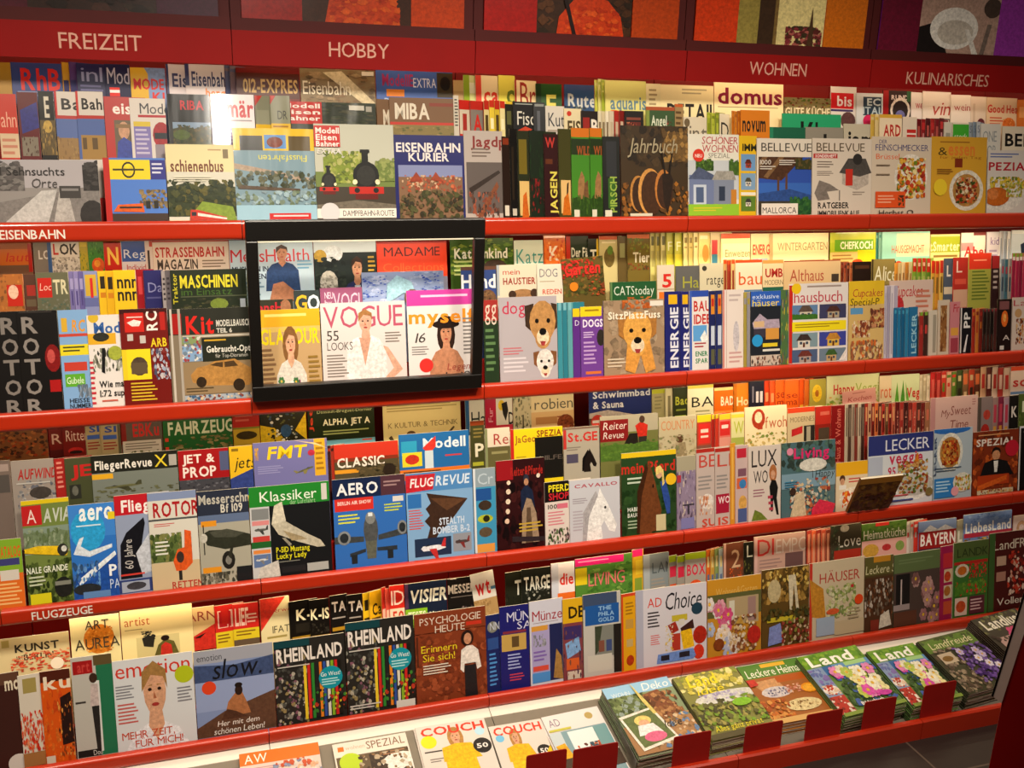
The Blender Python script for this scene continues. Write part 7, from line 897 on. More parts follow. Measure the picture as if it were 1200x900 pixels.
 m(1188, 1212, 605, 'e0ccc8', 'pale pink magazine with baked rings at the right picture edge', e(.4, .35, .25, .2, 'c8a080') + e(.4, .35, .12, .1, 'e0ccc8') + e(.85, .6, .2, .2, 'b86a68')),
])
tier(4, 0, [
 m(-12, 20, 792, '4a2a24', 'dark brown magazine with cream letters and pale disc at the left picture edge', r(0, 0, 1, .12, '6a4a3a') + t('mo', .5, .08, 1.05, .18, 'e4d8c0', 1) + b(.8, .95, .4, 'd8d0c8'), '>'),
 m(20, 46, 793, 'd8cfc0', 'cream magazine with orange-red paint spatter', r(.2, .04, .8, .2, 'a8985c') + n(0, .4, 1, .85, 'd8442c e06a44 e89a70 c83424', 40, .09) + r(0, .85, 1, 1, 'a87848'), '>'),
 m(46, 81, 788, 'd8601c', 'orange magazine with cream letters and a dark ruined tower', r(0, 0, 1, .12, '5a2a1c') + t('ku', .1, .06, 1.0, .2, 'ecdcc4', 1) + n(0, .2, 1, 1, 'e06a20 c8501c d8742c', 16, .16) + p('33201c', .6, .82, .62, .3, .98, .25, 1, .8) + n(.5, .3, 1, .95, '4a2c20 8a4a24 e0a050', 14, .07) + r(.02, .92, .32, 1, 'd8ccbc')),
 m(82, 130, 772, 'c0bcb4', 'tall grey and green art magazine with a standing woman', r(.04, .04, .52, .17, 'a82424') + t('art', .15, .06, .45, .15, 'c84a44', 1) + r(.55, 0, 1, .1, '6a5a3a') + r(.6, .1, 1, 1, '2f7a58') + r(.54, .25, .66, .96, 'd8d8d4') + e(.52, .22, .1, .05, '4a3428') + p('c8b8b4', .4, .5, .45, .28, .62, .28, .62, .5) + p('33302e', .44, .5, .62, .5, .6, .95, .5, .95) + r(.05, .44, .3, .46, '4a4440') + r(.02, .93, .6, 1, '2c2826') + t('Dou', .4, .94, .62, .99, 'd8d0c8')),
 m(131, 225, 776, 'd8dadc', 'white magazine with red serif word and a short-haired woman', t('emotion', .03, .04, .96, .2, 'd0402c') + person(.5, .1, .55, 'd8a888', 'a8824e', 'e8e8ec', 0, .68) + b(.88, .24, .12, 'b8c428') + l(.02, .28, .26, .44, '8a8a90', 5) + l(.03, .48, .28, .72, 'c86a64', 6) + l(.78, .38, .98, .56, '8a8a90', 5) + t('MEHR ZEIT,', .06, .8, .72, .88, 'c8502c') + t('F\u00dcR MICH!', .22, .9, .82, .98, 'c8502c')),
 m(226, 319, 765, '8a9ac0', 'blue-grey magazine with black script and a woman sitting on a rock', r(0, 0, 1, .15, 'a8aab4') + t('emotion', .04, .05, .35, .12, '4a4a50') + p('4a5a80', 0, .16, .5, .2, 1, .14, 1, .38, 0, .38) + r(0, .36, 1, .7, '9aa8cc') + t('slow.', .22, .12, .84, .34, '1f2026', 0, .2) + b(.17, .43, .09, 'dc502c') + p('6a4c3a', 0, .88, .35, .72, 1, .55, 1, 1, 0, 1) + p('b07850', .34, .8, .4, .62, .5, .52, .58, .52, .64, .66, .68, .78) + e(.54, .5, .05, .06, '3a2820') + e(.54, .44, .05, .03, '2c201a') + p('5a3c2c', .3, .82, .38, .7, .5, .74, .64, .82) + t('Her mit dem', .25, .83, .78, .89, 'ece4dc', 0, .15) + t('sch\u00f6nen Leben!', .2, .91, .84, .98, 'ece4dc', 0, .15)),
 m(320, 403, 753, '33302c', 'regional magazine with white condensed capitals, colourful stripes and blue disc, left copy', n(0, .1, .45, 1, '5a5a54 8a8a80 4a4844 b8b0a0 9a8a60 8a6070', 40, .07) + sum([r(.4+.055*i, .3, .44+.055*i, .96, ['e4c838', 'c8342c', '3a8a3c', '2c2c2c', 'e08a2c', '3a5aa0', 'd8d4c8', '8ab030', 'c8302c', '26241f'][i]) for i in range(10)], []) + n(.5, .6, 1, .9, 'b8402c 4a8a3c c8b038 2a2824 3a3834', 12, .07) + r(0, 0, .5, .08, '1c4a50') + t('RHEINLAND', .03, .09, .96, .25, 'e8e0d8', 1) + l(.04, .3, .5, .33, 'c8c4bc', 1) + b(.78, .5, .17, '1c98a8') + t('Go West!', .64, .43, .92, .48, 'e8f0ec') + l(.65, .51, .9, .6, 'b8e0e0', 3), spine='a8a494'),
 m(404, 484, 731, '33302c', 'regional magazine with white condensed capitals, colourful stripes and blue disc, right copy', n(0, .1, .45, 1, '5a5a54 8a8a80 4a4844 b8b0a0 9a8a60 8a6070', 40, .07) + sum([r(.4+.055*i, .3, .44+.055*i, .96, ['e4c838', 'c8342c', '3a8a3c', '2c2c2c', 'e08a2c', '3a5aa0', 'd8d4c8', '8ab030', 'c8302c', '26241f'][i]) for i in range(10)], []) + n(.5, .6, 1, .9, 'b8402c 4a8a3c c8b038 2a2824 3a3834', 12, .07) + r(0, 0, .5, .08, '1c4a50') + t('RHEINLAND', .03, .09, .96, .25, 'e8e0d8', 1) + l(.04, .3, .5, .33, 'c8c4bc', 1) + b(.78, .46, .17, '1c98a8') + t('Go West!', .64, .39, .92, .44, 'e8f0ec') + l(.65, .47, .9, .56, 'b8e0e0', 3) + r(.7, .92, .98, 1, 'd8d4cc') + l(.02, .9, .5, .96, 'd0ccc4', 2), spine='a8a494'),
 m(485, 569, 721, '8a4428', 'brick-brown magazine with thin pale capitals and a woman in a white blouse', n(0, .2, 1, 1, '9a5030 7a3c24 a85a38 8a4428', 40, .11) + r(0, 0, 1, .22, '8a4428') + t('PSYCHOLOGIE', .07, .05, .93, .13, 'd8c8b8') + t('HEUTE', .28, .15, .7, .23, 'd8c8b8') + r(.72, .15, .94, .19, 'c8402c') + t('Erinnern', .08, .36, .58, .44, 'e4cc30') + t('Sie sich!', .1, .46, .55, .54, 'e4cc30') + l(.1, .58, .5, .7, 'e0d4c4', 4) + e(.73, .33, .09, .09, '33201a') + e(.735, .34, .055, .065, 'c89474') + p('ece4dc', .62, .68, .64, .46, .72, .42, .8, .42, .88, .48, .92, .68, .86, .7, .84, .62, .68, .62, .67, .72) + p('2c2a2c', .68, .64, .84, .64, .86, 1, .68, 1) + l(.02, .25, .04, 1, '5a3020', 1)),
 m(569, 585, 722, '26306a', 'navy coin magazine edge with pale disc', b(.5, .16, .4, '8a8a80') + t('NN', .3, .1, 1.0, .2, 'c8ccd8') + l(.2, .5, .8, .95, '5a9ad8', 8) + r(.1, .3, .9, .45, '3a5a98'), '>'),
 m(585, 619, 712, '2a2a78', 'indigo magazine with spaced pale capitals and a gold coin bar', t('M\u00dcN', .25, .08, 1.05, .19, 'd0d0e4') + t('SA', .6, .2, 1.1, .29, 'd0d0e4') + r(.05, .34, .9, .54, 'c8a860') + r(.4, .37, .65, .5, '6a5434') + r(.1, .3, .9, .33, '8a3a4a') + l(.25, .58, .75, .78, 'a8b0dc', 5) + l(.3, .82, .8, .92, 'c84a60', 3)),
 m(620, 659, 706, 'd4d4e0', 'white magazine with dark red word above lilac and navy coin panels', t('M\u00fcnze', .08, .12, 1.0, .24, 'a83a44') + l(.1, .26, .9, .28, 'a8a0a8', 1) + r(.05, .3, .6, .95, 'b0a8d0') + r(.6, .3, 1, .98, '2c3260') + r(.05, .3, .55, .36, 'd8a048') + n(.1, .4, .5, .55, 'a8a8b0 8a8a94', 8, .08) + l(.1, .6, .5, .74, '8a70b8', 3) + r(.08, .78, .55, .84, 'd85a48') + r(.05, .86, .6, .98, '5a9ad8') + p('b08a50', .7, .95, .8, .6, .95, .7, 1, .98), '>'),
 m(659, 682, 703, '8a4a50', 'yellow-topped magazine with black capitals above coins and postcards', r(0, 0, 1, .3, 'e0b428') + t('DE', .3, .1, 1.1, .24, '2c2418', 1) + r(.05, .34, .95, .5, '4a3a70') + p('8ab0dc', .1, .55, .8, .48, .9, .66, .2, .74) + r(.15, .74, .8, .88, 'd86a34') + r(.2, .9, .9, 1, 'd8c8b8') + n(0, .3, 1, 1, '5a3a50 8a5a48', 8, .1)),
 m(683, 727, 698, 'c8c4bc', 'grey magazine with blue name plate over an archway photo', r(0, 0, .9, .18, '4a5a78') + r(.05, .14, .95, .38, '2c64a8') + t('THE', .4, .16, .75, .21, '9ac0e4', 1) + t('PHILA', .4, .23, .82, .28, '9ac0e4', 1) + t('GOLD', .4, .3, .82, .35, '9ac0e4', 1) + r(.3, .4, .9, .78, '8a8c84') + p('4a5240', .3, .4, .5, .4, .4, .7, .3, .75) + r(.4, .58, .55, .72, '8a5a4a') + r(.6, .58, .75, .72, '4a5a88') + r(.1, .75, .75, .95, 'd0ccc0') + r(.8, .4, 1, 1, '2c2824')),
 m(728, 745, 697, 'e4ac20', 'amber magazine with red edge and rust seal', r(0, 0, .12, 1, 'd8502c') + r(0, 0, 1, .04, 'd8502c') + l(.3, .12, .9, .3, 'a87c20', 4) + r(.3, .34, .85, .46, 'c8a050') + r(.35, .6, .8, .7, 'c8b078') + e(.6, .88, .28, .07, 'b8441c'), '>'),
 m(745, 828, 693, 'd8d4dc', 'white magazine with red initials, large black script word and colourful chairs', t('AD', .16, .12, .36, .24, 'd8503c') + t('Choice', .4, .08, .92, .3, '26242a', 0, .2) + r(0, 0, .1, 1, 'b8b8c8') + b(.86, .33, .08, '2c4a5c') + l(.16, .3, .34, .52, '4a4448', 5) + l(.2, .6, .34, .74, 'd87a7c', 5) + p('a83a2c', .44, .5, .55, .46, .6, .58, .5, .62) + p('4a2c28', .62, .56, .8, .46, .82, .58, .64, .62) + r(.5, .38, .72, .46, 'c8b840') + r(.6, .44, .68, .52, 'd8d4cc') + p('ecc028', .62, .6, .78, .58, .82, .82, .66, .84) + r(.5, .62, .62, .84, 'b84434') + e(.9, .68, .1, .12, 'b83424') + e(.88, .9, .08, .1, 'd8442c') + n(.4, .5, .52, .84, 'e4c858 d8d0b8', 12, .03) + p('7a9ad8', .28, .98, .3, .86, .8, .84, .84, .94, .8, .98) + r(.34, .88, .46, .95, '2a2c38') + r(.6, .87, .75, .94, '2a2c38')),
 m(829, 892, 681, 'c89434', 'amber-headed magazine with pink flowers and a laid table', r(0, 0, 1, .2, 'd09a34') + t('Wohnen&Garten', .15, .12, .92, .22, 'e0b868', 0, .1) + r(0, .2, 1, .5, '6a6a40') + r(.35, .26, .95, .62, 'b8a480') + r(.4, .3, .5, .6, 'd8d4c4') + r(.75, .28, .9, .6, 'a88a84') + blooms(.02, .3, .4, .62, 'd8588c e4a8b8 e8e0dc d87a9c', 12, .1) + blooms(.02, .62, .5, .98, 'e8e4e4 b8c0d8 e8d8c8', 12, .1) + e(.2, .85, .1, .08, '8a4a24') + n(.4, .5, .9, .98, 'd8bc90 a87048 e0d4c0 8a5a3c', 30, .08) + e(.85, .78, .13, .12, 'c0342c') + p('c8a050', .5, .6, .6, .5, .66, .62)),
 m(893, 948, 669, '6a5228', 'golden-brown magazine of glass vases and autumn flowers', n(0, 0, 1, .45, '8a6a34 a08040 5a4824 b89450', 30, .12) + n(0, .02, 1, .25, 'd8b860 e0c878 a8843c', 12, .08) + e(.25, .28, .14, .15, 'c8b890') + p('d8ccb0', .55, .1, .7, .1, .78, .55, .72, .55, .66, .2, .64, .55, .58, .55) + r(.1, .62, .7, .68, 'c8b83a') + p('8a98d0', .12, .98, .15, .74, .38, .7, .45, .95) + n(.4, .65, 1, 1, '6a3a28 a04a3c 8a8a44 c8b090', 26, .08) + n(0, .5, 1, .65, '4a4a28 6a5c30', 12, .1)),
 m(949, 1013, 661, 'd0c0a4', 'beige magazine with red serif capitals, red edge and flower sprigs', r(0, 0, .05, 1, 'c84434') + t('H\u00c4USER', .18, .15, .92, .28, 'b84a3c') + p('c89038', 0, .2, .25, .35, .3, .75, .05, .7) + n(.3, .32, .85, .75, 'a8b070 c8c890 8a9a5a d8d4b0', 36, .09) + e(.42, .66, .12, .04, 'd8683c') + r(.12, .72, .45, .96, 'a8b8cc') + b(.9, .55, .08, 'e05424') + r(.75, .34, .8, .38, 'c83a3c') + l(.7, .65, .95, .85, 'b0a080', 5) + r(.45, .8, 1, .98, 'c8b898'), '>'),
 m(1014, 1047, 654, '5a4a2c', 'olive-brown rustic magazine with slanting pale word', r(0, 0, 1, .25, '6a6438') + r(.3, 0, .9, .08, 'c89030') + t('Leckere S', .02, .12, 1.05, .23, 'd8d0a8', 0, .15) + r(0, .28, 1, 1, '5a3c28') + n(0, .3, 1, .8, '7a6a5a a89a8a 4a3424 8a5a3c c8bcb0', 34, .1) + p('d8d0c0', .5, .98, .55, .8, .85, .74, .95, .95) + r(.2, .85, .5, 1, '8a3a2c')),
 m(1048, 1103, 651, '4a5434', 'sage-headed magazine with a dark door and pink blossom', r(0, 0, 1, .26, '6a7a50') + l(.1, .08, .9, .16, '7a8a60', 2) + r(0, .26, 1, 1, '5a4a44') + r(.05, .28, .35, .75, '2a2624') + r(.15, .35, .18, .72, 'c8b8b4') + r(0, .7, .35, .78, 'a89a98') + blooms(.45, .35, .98, .95, 'a87a7c c09a94 8a6460 b88a88', 14, .1) + r(0, .8, .5, 1, '6a4434'), '>'),
 m(1103, 1118, 641, 'a82858', 'magenta-edged food magazine with small dish photos', r(.2, .1, 1, .3, 'c83a44') + r(.3, .32, 1, .5, 'd8c0a0') + e(.6, .42, .28, .07, 'c8502c') + r(.3, .54, 1, .72, 'd8c8b0') + e(.6, .62, .28, .07, 'b87838') + r(.3, .76, 1, .94, 'c85a3c'), '>'),
 m(1118, 1159, 637, '4a7a38', 'green food magazine with dark serif word and a grid of dishes', r(0, 0, 1, .22, '5a6a3a') + t('LANDK', .1, .09, .98, .2, '33401f') + r(.02, .26, .98, .3, 'b83428') + e(.25, .38, .2, .09, 'd8ccb8') + e(.25, .38, .13, .06, 'c8742c') + n(.45, .3, .95, .5, 'c8302c a82824 d84a3c', 18, .06) + trees(.05, .52, .95, .72, '5a8a34 7a9a40 c83a2c', 18, .08) + r(.05, .74, .4, .98, 'e0c8b8') + e(.22, .86, .14, .08, 'c85a30') + r(.46, .74, .9, .98, '6a3440') + l(.5, .78, .85, .95, 'd8b8b8', 4), spine='c8d0b8'),
 m(1160, 1215, 626, '5a2420', 'dark maroon food magazine with cream word and red berries at the right edge', t('LandFRAU', .1, .1, 1.1, .22, 'dccfbc') + r(0, 0, .12, 1, '4a6a38') + n(.4, .25, 1, .82, 'b83428 d8a890 8a2c24 c84a34 e0c8b8', 36, .09) + r(.15, .3, .35, .42, 'c8a890') + r(.15, .5, .35, .62, 'b88a78') + t('Voller G', .18, .84, .98, .93, 'ece0d0')),
])

# ------------------------------------------------------------------ flat piles on the bottom tray
TP = math.atan(.25); TN = Vector((0, -math.sin(TP), math.cos(TP)))
TXAX = Vector((1, 0, 0)); TUP = Vector((0, math.cos(TP), math.sin(TP)))
def pile(tl, tr_, br_, bl, h, cnt, base, label, low, ops, W=None, L=None, vh=1.0, spine=None, wrap=0):
    P0 = Vector((0, -.25, -.02+ZF+h)); N = Vector((0, -.25, 1)).normalized()
    A, B, = hit(tl[0], tl[1], P0, N), hit(tr_[0], tr_[1], P0, N)
    ax = (B-A); w_ = W or ax.length; ax.normalize()
    L = L or (hit(bl[0], bl[1], P0, N)-A).length
    up_ = N.cross(ax)                                            # towards the back of the tray
    top = Matrix(((ax.x, -N.x, up_.x, 0), (ax.y, -N.y, up_.y, 0), (ax.z, -N.z, up_.z, 0), (0, 0, 0, 1)))
    base_c = A + ax*(w_/2) - up_*L
    T = (h-.002)/max(cnt, 1)*math.cos(TP)
    grp = 'copies lying in the pile: ' + low
    rd = random.Random(int(tl[0]))
    for i in range(cnt):
        dx, dy = (0, 0) if i == 0 else (rd.uniform(-.004, .004), rd.uniform(-.004, .003))
        M = Matrix.Translation(base_c - N*(T*i) + ax*dx + up_*dy) @ top @ Matrix.Rotation(0 if i == 0 else rd.uniform(-.008, .008), 4, 'Y')
        if i == 0: magazine(w_, L, T-.0003, base, ops, -w_/2, w_, L*vh, M, label, 'top copies of the floor tray piles', False, bool(wrap), spine=spine)
        else: magazine(w_, L, T-.0003, base, [], -w_/2, w_, L, M, 'copy stacked under the ' + low, grp, True, spine=spine or base, score=0)
    return
pile((280, 884), (382, 868), (0, 0), (0, 0), .028, 4, 'd8a878', 'orange-headed magazine with white serif initials, lying leftmost on the floor tray', 'orange-headed magazine leftmost on the tray',
     r(0, 0, 1, .16, 'e87a24') + t('AW', .06, .03, .34, .14, 'f4ece0') + r(0, .16, 1, 1, 'd8c8c0') + l(.05, .2, .6, .3, 'c89098', 4) + n(.4, .16, 1, .6, 'e0b090 8a94b0 c85a34 d8d0c8', 26, .09), W=.24, L=.3)
pile((389, 873), (482, 857), (0, 0), (0, 0), .016, 2, 'e4dcd0', 'white-headed magazine with thin capitals, orange square and lime disc on the floor tray', 'white-headed magazine with the lime disc',
     r(.06, .05, .14, .11, 'e07a2c') + t('wohnen', .16, .05, .42, .1, 'c8b098') + t('SPEZIAL', .44, .03, .96, .13, '8a6a54') + r(.02, .18, .98, 1, '6a5a44') + b(.2, .26, .15, 'b8d028') + r(.45, .2, .7, .5, '3a2c24') + e(.85, .35, .25, .12, 'e8e4dc') + l(.6, .2, .95, .26, 'a87a5a', 2) + n(.3, .2, .98, .6, '8a6a4a 4a3c30 b8a890', 18, .08), W=.235, L=.3)
pile((486, 853), (566, 841), (0, 0), (0, 0), .016, 2, 'dcd4cc', 'left of two floor tray copies with fat red capitals and a woman in yellow', 'left woman-in-yellow magazine',
     person(.52, .09, .19, 'd8a888', 'b88a4c', 'ecc41c', 1, .95) + p('e8bc18', .28, .5, .3, .32, .5, .28, .72, .3, .82, .5) + t('COUCH', .06, .03, .96, .14, 'd8442c', 1) + b(.14, .22, .11, 'ecdc1c') + l(.05, .34, .3, .38, '4a4440', 1) + b(.86, .36, .13, '1c1c1e') + t('50', .78, .33, .94, .39, 'e8e4e0', 1) + b(.88, .17, .07, 'b8dcec') + l(.1, .44, .3, .5, '8a8078', 2), W=.232, L=.3)
pile((572, 852), (652, 839), (0, 0), (0, 0), .016, 2, 'dcd4cc', 'right of two floor tray copies with fat red capitals and a woman in yellow', 'right woman-in-yellow magazine',
     person(.42, .1, .18, 'd8a888', 'b88a4c', 'ecc41c', 1, .95) + p('e8bc18', .18, .5, .2, .32, .4, .28, .62, .3, .72, .5) + t('COUCH', .06, .03, .96, .14, 'd8442c', 1) + b(.14, .18, .08, '7ac0e4') + b(.86, .42, .13, '1c1c1e') + t('50', .78, .39, .94, .45, 'e8e4e0', 1) + p('ecc41c', .9, .44, 1, .36, 1, .55), W=.18, L=.3)
pile((634, 841), (706, 826), (0, 0), (0, 0), .018, 2, 'e4dedc', 'white-headed design magazine with grey initials and an interior photo on the floor tray', 'white-headed design magazine',
     t('AD', .07, .06, .26, .16, '8a7a90') + b(.78, .1, .07, 'b8a468') + r(.03, .24, .98, 1, '8aa8b0') + r(.3, .26, .75, .5, 'e4ecec') + r(.0, .24, .2, .6, 'c8d4d8') + n(.3, .45, .9, .7, 'a84a2c 6a3428 3a5a6a c86a3c', 22, .08) + r(.75, .26, .98, .6, '7aa4a8') + p('e4b028', .02, .42, .18, .4, .24, .6, .05, .66) + r(.02, .6, 1, .8, '4a3a30') + r(.02, .2, .4, .23, 'c8c45a'), W=.205, L=.3)
pile((705, 808), (783, 792), (838, 862), (760, 885), .07, 11, '8a9a78', 'country magazine with an inset photo of a girl in pink, topping its floor pile', 'girl-in-pink country magazine',
     r(0, 0, 1, .16, '9ac4e0') + t('Deko', .55, .03, .95, .14, 'e4ecec', 0, .2) + t('WOHN', .08, .1, .35, .16, 'd8e4e8') + trees(0, .16, .55, .5, '6a7a4c 8a9a6a 4a5a34 98a8a0', 26, .1) + p('8a5434', .5, .2, .75, .16, .92, .5, .6, .6) + n(.5, .2, .95, .62, '9a6a40 6a4024 b88a5a', 20, .09) + r(0, .6, 1, 1, 'a88058') + n(.3, .55, 1, .98, 'b89060 8a6a44 d8c0a0 6a8ab0', 24, .1) + p('ece8dc', .0, .46, .52, .4, .66, .88, .1, .96) + p('6a7a4a', .04, .49, .49, .43, .62, .85, .13, .92) + e(.3, .56, .12, .07, 'e4d080') + e(.3, .6, .08, .05, 'e0b090') + p('ece8e8', .15, .76, .2, .62, .42, .62, .5, .76) + e(.36, .8, .16, .07, 'e07098') + p('d8c878', .4, .0, .5, .3, .55, .5, .5, .5, .44, .3) + t('Idee', .55, .62, .8, .72, '3a3028', 0, .3), W=.25, L=.29, spine='5a6454')
pile((788, 795), (862, 780), (920, 850), (845, 867), .07, 11, '8a8a4a', 'garden magazine with yellow lettering and a leafy path, on its pile on the floor tray', 'yellow-lettered leafy garden magazine',
     n(0, 0, 1, .3, 'd8cc60 b8b048 e4dc98 98a040', 28, .12) + t('Land', .15, .04, .6, .2, 'ecd828', 1, .15) + t('idee', .2, .22, .62, .34, 'ecd828', 0, .25) + e(.6, .42, .5, .09, 'd8d8d0') + n(.2, .34, .9, .46, 'a8a0c0 c8c4d4', 10, .06) + n(0, .44, 1, .85, '6a6a38 8a9a40 4a4a28 a8a058 7aa030', 40, .11) + e(.75, .55, .15, .06, '8ac030') + t('Alles ganz privat', .12, .82, .85, .9, 'e4d838', 0, .15) + r(0, .92, 1, 1, '5a5434'), W=.248, L=.285, spine='6a6a50')
pile((863, 782), (935, 770), (985, 830), (915, 850), .055, 7, 'b8803c', 'recipe magazine with green head, white script and an orange slice, topping its floor pile', 'green-headed recipe magazine with biscuits',
     r(0, 0, 1, .24, '5a8a34') + r(.35, .02, .75, .08, 'e4b838') + t('Leckere Heimat', .06, .09, .98, .22, 'f0f0e0', 0, .1) + r(0, .24, 1, 1, 'a86a34') + p('d0a070', .05, .3, .45, .28, .5, .42, .15, .46) + r(.45, .26, 1, .36, 'b8601c') + e(.35, .5, .24, .09, 'd8d0d0') + n(.2, .44, .5, .56, '4a4a70 8a84a0 c8c4d0', 14, .04) + n(.5, .42, .75, .56, 'd89a80 c87a64 e0b8a0', 12, .05) + e(.86, .52, .13, .08, 'e89a1c') + e(.86, .52, .1, .06, 'f0b440') + e(.62, .76, .28, .1, 'e0d0a0') + n(.4, .7, .85, .82, '8a6a3c c8b080', 10, .04) + n(0, .62, .4, 1, 'c8742c b05a24 d89a50', 20, .09) + p('c83a2c', .0, .26, .12, .26, .14, .36, .0, .38) + r(0, .92, 1, 1, 'd8b070'), W=.25, L=.27, spine='8a6a40')
LANDOPS = r(0, 0, 1, .22, '6a9a2c') + n(0, 0, 1, .22, '8ab038 5a8a28 7aa434', 14, .1) + t('Land', .1, .04, .82, .2, 'f4f4ec', 1) + r(.0, .22, 1, .34, '6a98c8') + r(.1, .22, .4, .36, '3a70a8') + r(.6, .22, .95, .28, 'a8d090') + r(0, .22, .24, .95, '8aa0c0') + n(0, .24, .24, .5, '6a7ab0 98a8cc 8a7ab8', 10, .08) + e(.12, .58, .12, .07, 'e8e0d8') + n(.02, .5, .24, .66, 'c84a2c a83828 e0c8b0', 10, .05) + r(.0, .68, .24, .95, 'b83a2c') + n(.0, .68, .24, .95, 'e8dcd0 8a2c24', 8, .06) + n(.26, .34, 1, .9, '3a5a2c 2c4a28 4a6a38 4a6ab0', 30, .12) + blooms(.34, .34, .88, .74, 'e8e0a8 d858b0 e4e0c8 b8c860 e090c0 f0ecd8', 26, .1) + e(.82, .8, .1, .04, 'c848a8') + t('Bilderbuch', .36, .85, .72, .9, 'ece8e4', 1) + r(0, .95, 1, 1, '8aa04a')
pile((933, 771), (1005, 755), (1062, 822), (985, 840), .08, 12, '6a8a4a', 'garden magazine with white word and flower bouquet, left of the two bouquet piles', 'left bouquet garden magazine', LANDOPS, W=.262, L=.29, spine='4a6a34')
pile((1015, 764), (1075, 752), (1125, 815), (1065, 825), .08, 12, '6a8a4a', 'garden magazine with white word and flower bouquet, right of the two bouquet piles', 'right bouquet garden magazine', LANDOPS, W=.212, L=.275, spine='4a6a34')
pile((1075, 752), (1130, 738), (1175, 790), (1150, 805), .08, 12, '4a4a34', 'country magazine with pale script and violet blossoms, on its pile near the rack end', 'violet-blossom country magazine',
     r(0, 0, 1, .22, '5a6a34') + trees(0, 0, 1, .25, '6a8a38 4a5a28', 12, .1) + t('Landfreude', .1, .08, .92, .2, 'e0dcb0', 0, .15) + n(0, .22, .5, 1, '8a7a6a 5a4a3c a89880 6a5a48', 30, .1) + r(.08, .3, .35, .48, 'c8b8a0') + e(.2, .4, .1, .05, '8a6a34') + n(.4, .25, 1, .9, '5a3a88 7a58a8 4a2c70 8a70b0', 40, .1) + blooms(.45, .3, .98, .85, 'e0d8e8 c8b8dc', 7, .07) + e(.92, .9, .08, .05, 'd8302c'), W=.245, L=.27, spine='2c3a28')
pile((1137, 727), (1187, 713), (1200, 740), (1176, 758), .085, 10, '4a4438', 'country magazine with bold cream word and pink blossom, rightmost pile on the floor tray', 'pink-blossom country magazine',
     n(0, 0, 1, .3, '6a6a40 8a8a5a 4a4a30', 16, .1) + t('Landlust', .1, .06, .95, .24, 'f0ecdc', 1) + blooms(.5, .38, .95, .7, 'e04070 d85888', 6, .16) + r(.1, .4, .4, .6, 'c8a8a0') + n(0, .3, 1, 1, '4a3a34 6a5a4c', 14, .1) + e(.7, .5, .2, .12, 'e04878'), W=.24, L=.28, spine='33241f')
# red front stops and dividers of the tray
def stop(px0, px1, top, label):
    P = Vector((0, -.604, 0)); N = Vector((0, 1, 0)); a = hit(px0, top, P, N); b2 = hit(px1, top, P, N)
    z1 = a.z; root = MB(); w2 = abs(b2.x-a.x)/2; rr = .006
    prof = [(-w2, .0)] + [(-w2+rr-rr*math.cos(q_), z1-.058-rr+rr*math.sin(q_)) for q_ in (0, .8, 1.57)] + [(w2-rr+rr*math.sin(q_), z1-.058-rr+rr*math.cos(q_)) for q_ in (0, .8, 1.57)] + [(w2, 0)]
    nv = len(root.v); k_ = len(prof)
    root.v += [(x, -.0015, z) for x, z in prof] + [(x, .0015, z) for x, z in prof]
    root.f += [tuple(range(k_)), tuple(range(2*k_-1, k_-1, -1))] + [(i, (i+1) % k_, k_+(i+1) % k_, k_+i) for i in range(k_)]; root.c += [(1, 1, 1, 1)]*(k_+2)
    o = root.build('front_stop', DEEP); o.location = ((a.x+b2.x)/2, -.6035, .058)
    tag(o, label, 'stop plate', 'red front stops of the floor tray')
for px0, px1, ty, lab in ((617, 664, 886, 'leftmost dark red stop plate, below the right woman-in-yellow magazine'), (672, 724, 879, 'dark red stop plate below the white-headed design magazine'), (790, 833, 864, 'dark red stop plate before the girl-in-pink country pile'),
                          (874, 917, 852, 'dark red stop plate before the yellow-lettered garden pile'), (946, 987, 838, 'dark red stop plate before the biscuit recipe pile'), (1014, 1050, 823, 'dark red stop plate before the left bouquet pile'), (1084, 1120, 804, 'rightmost dark red stop plate, before the right bouquet pile')):
    stop(px0, px1, ty, lab)
P0 = Vector((0, -.25, -.02+ZF+.02)); N0 = Vector((0, -.25, 1)).normalized()
a = hit(702, 826, P0, N0)
q = MB(); q.box(-.0015, .0015, -.30, 0, 0, .05); dv = q.build('tray_divider', METAL)
dv.matrix_world = Matrix.Translation((1.285, -.262, -.02+.25*(-.262+.25)+ZF+.001)) @ Matrix.Rotation(TP, 4, 'X')
tag(dv, 'thin grey metal divider between the flat copies and the tall piles', 'divider')

# booklet slipped forward over the third rail
P3 = Vector((0, RY[3]-.004, RZ[3]+.004)); N3 = Vector((0, -.55, 1)).normalized()
M = Matrix.Translation((2.375, RY[3]-.004, RZ[3]-.004)) @ Matrix.Rotation(math.radians(20), 4, 'X')
magazine(.185, .162, .011, '7a5424', n(0, 0, 1, 1, '6a4420 8a6428 5a3a1c', 24, .16) + r(0, 0, 1, .16, 'a0722c') + n(0, .45, 1, 1, '5a2c1c 4a2418 6a4030', 16, .16), -.0925, .185, .162, M, 'small brown booklet tipping forward over the third shelf rail', 'loose leaflets', name='booklet', cat='booklet')
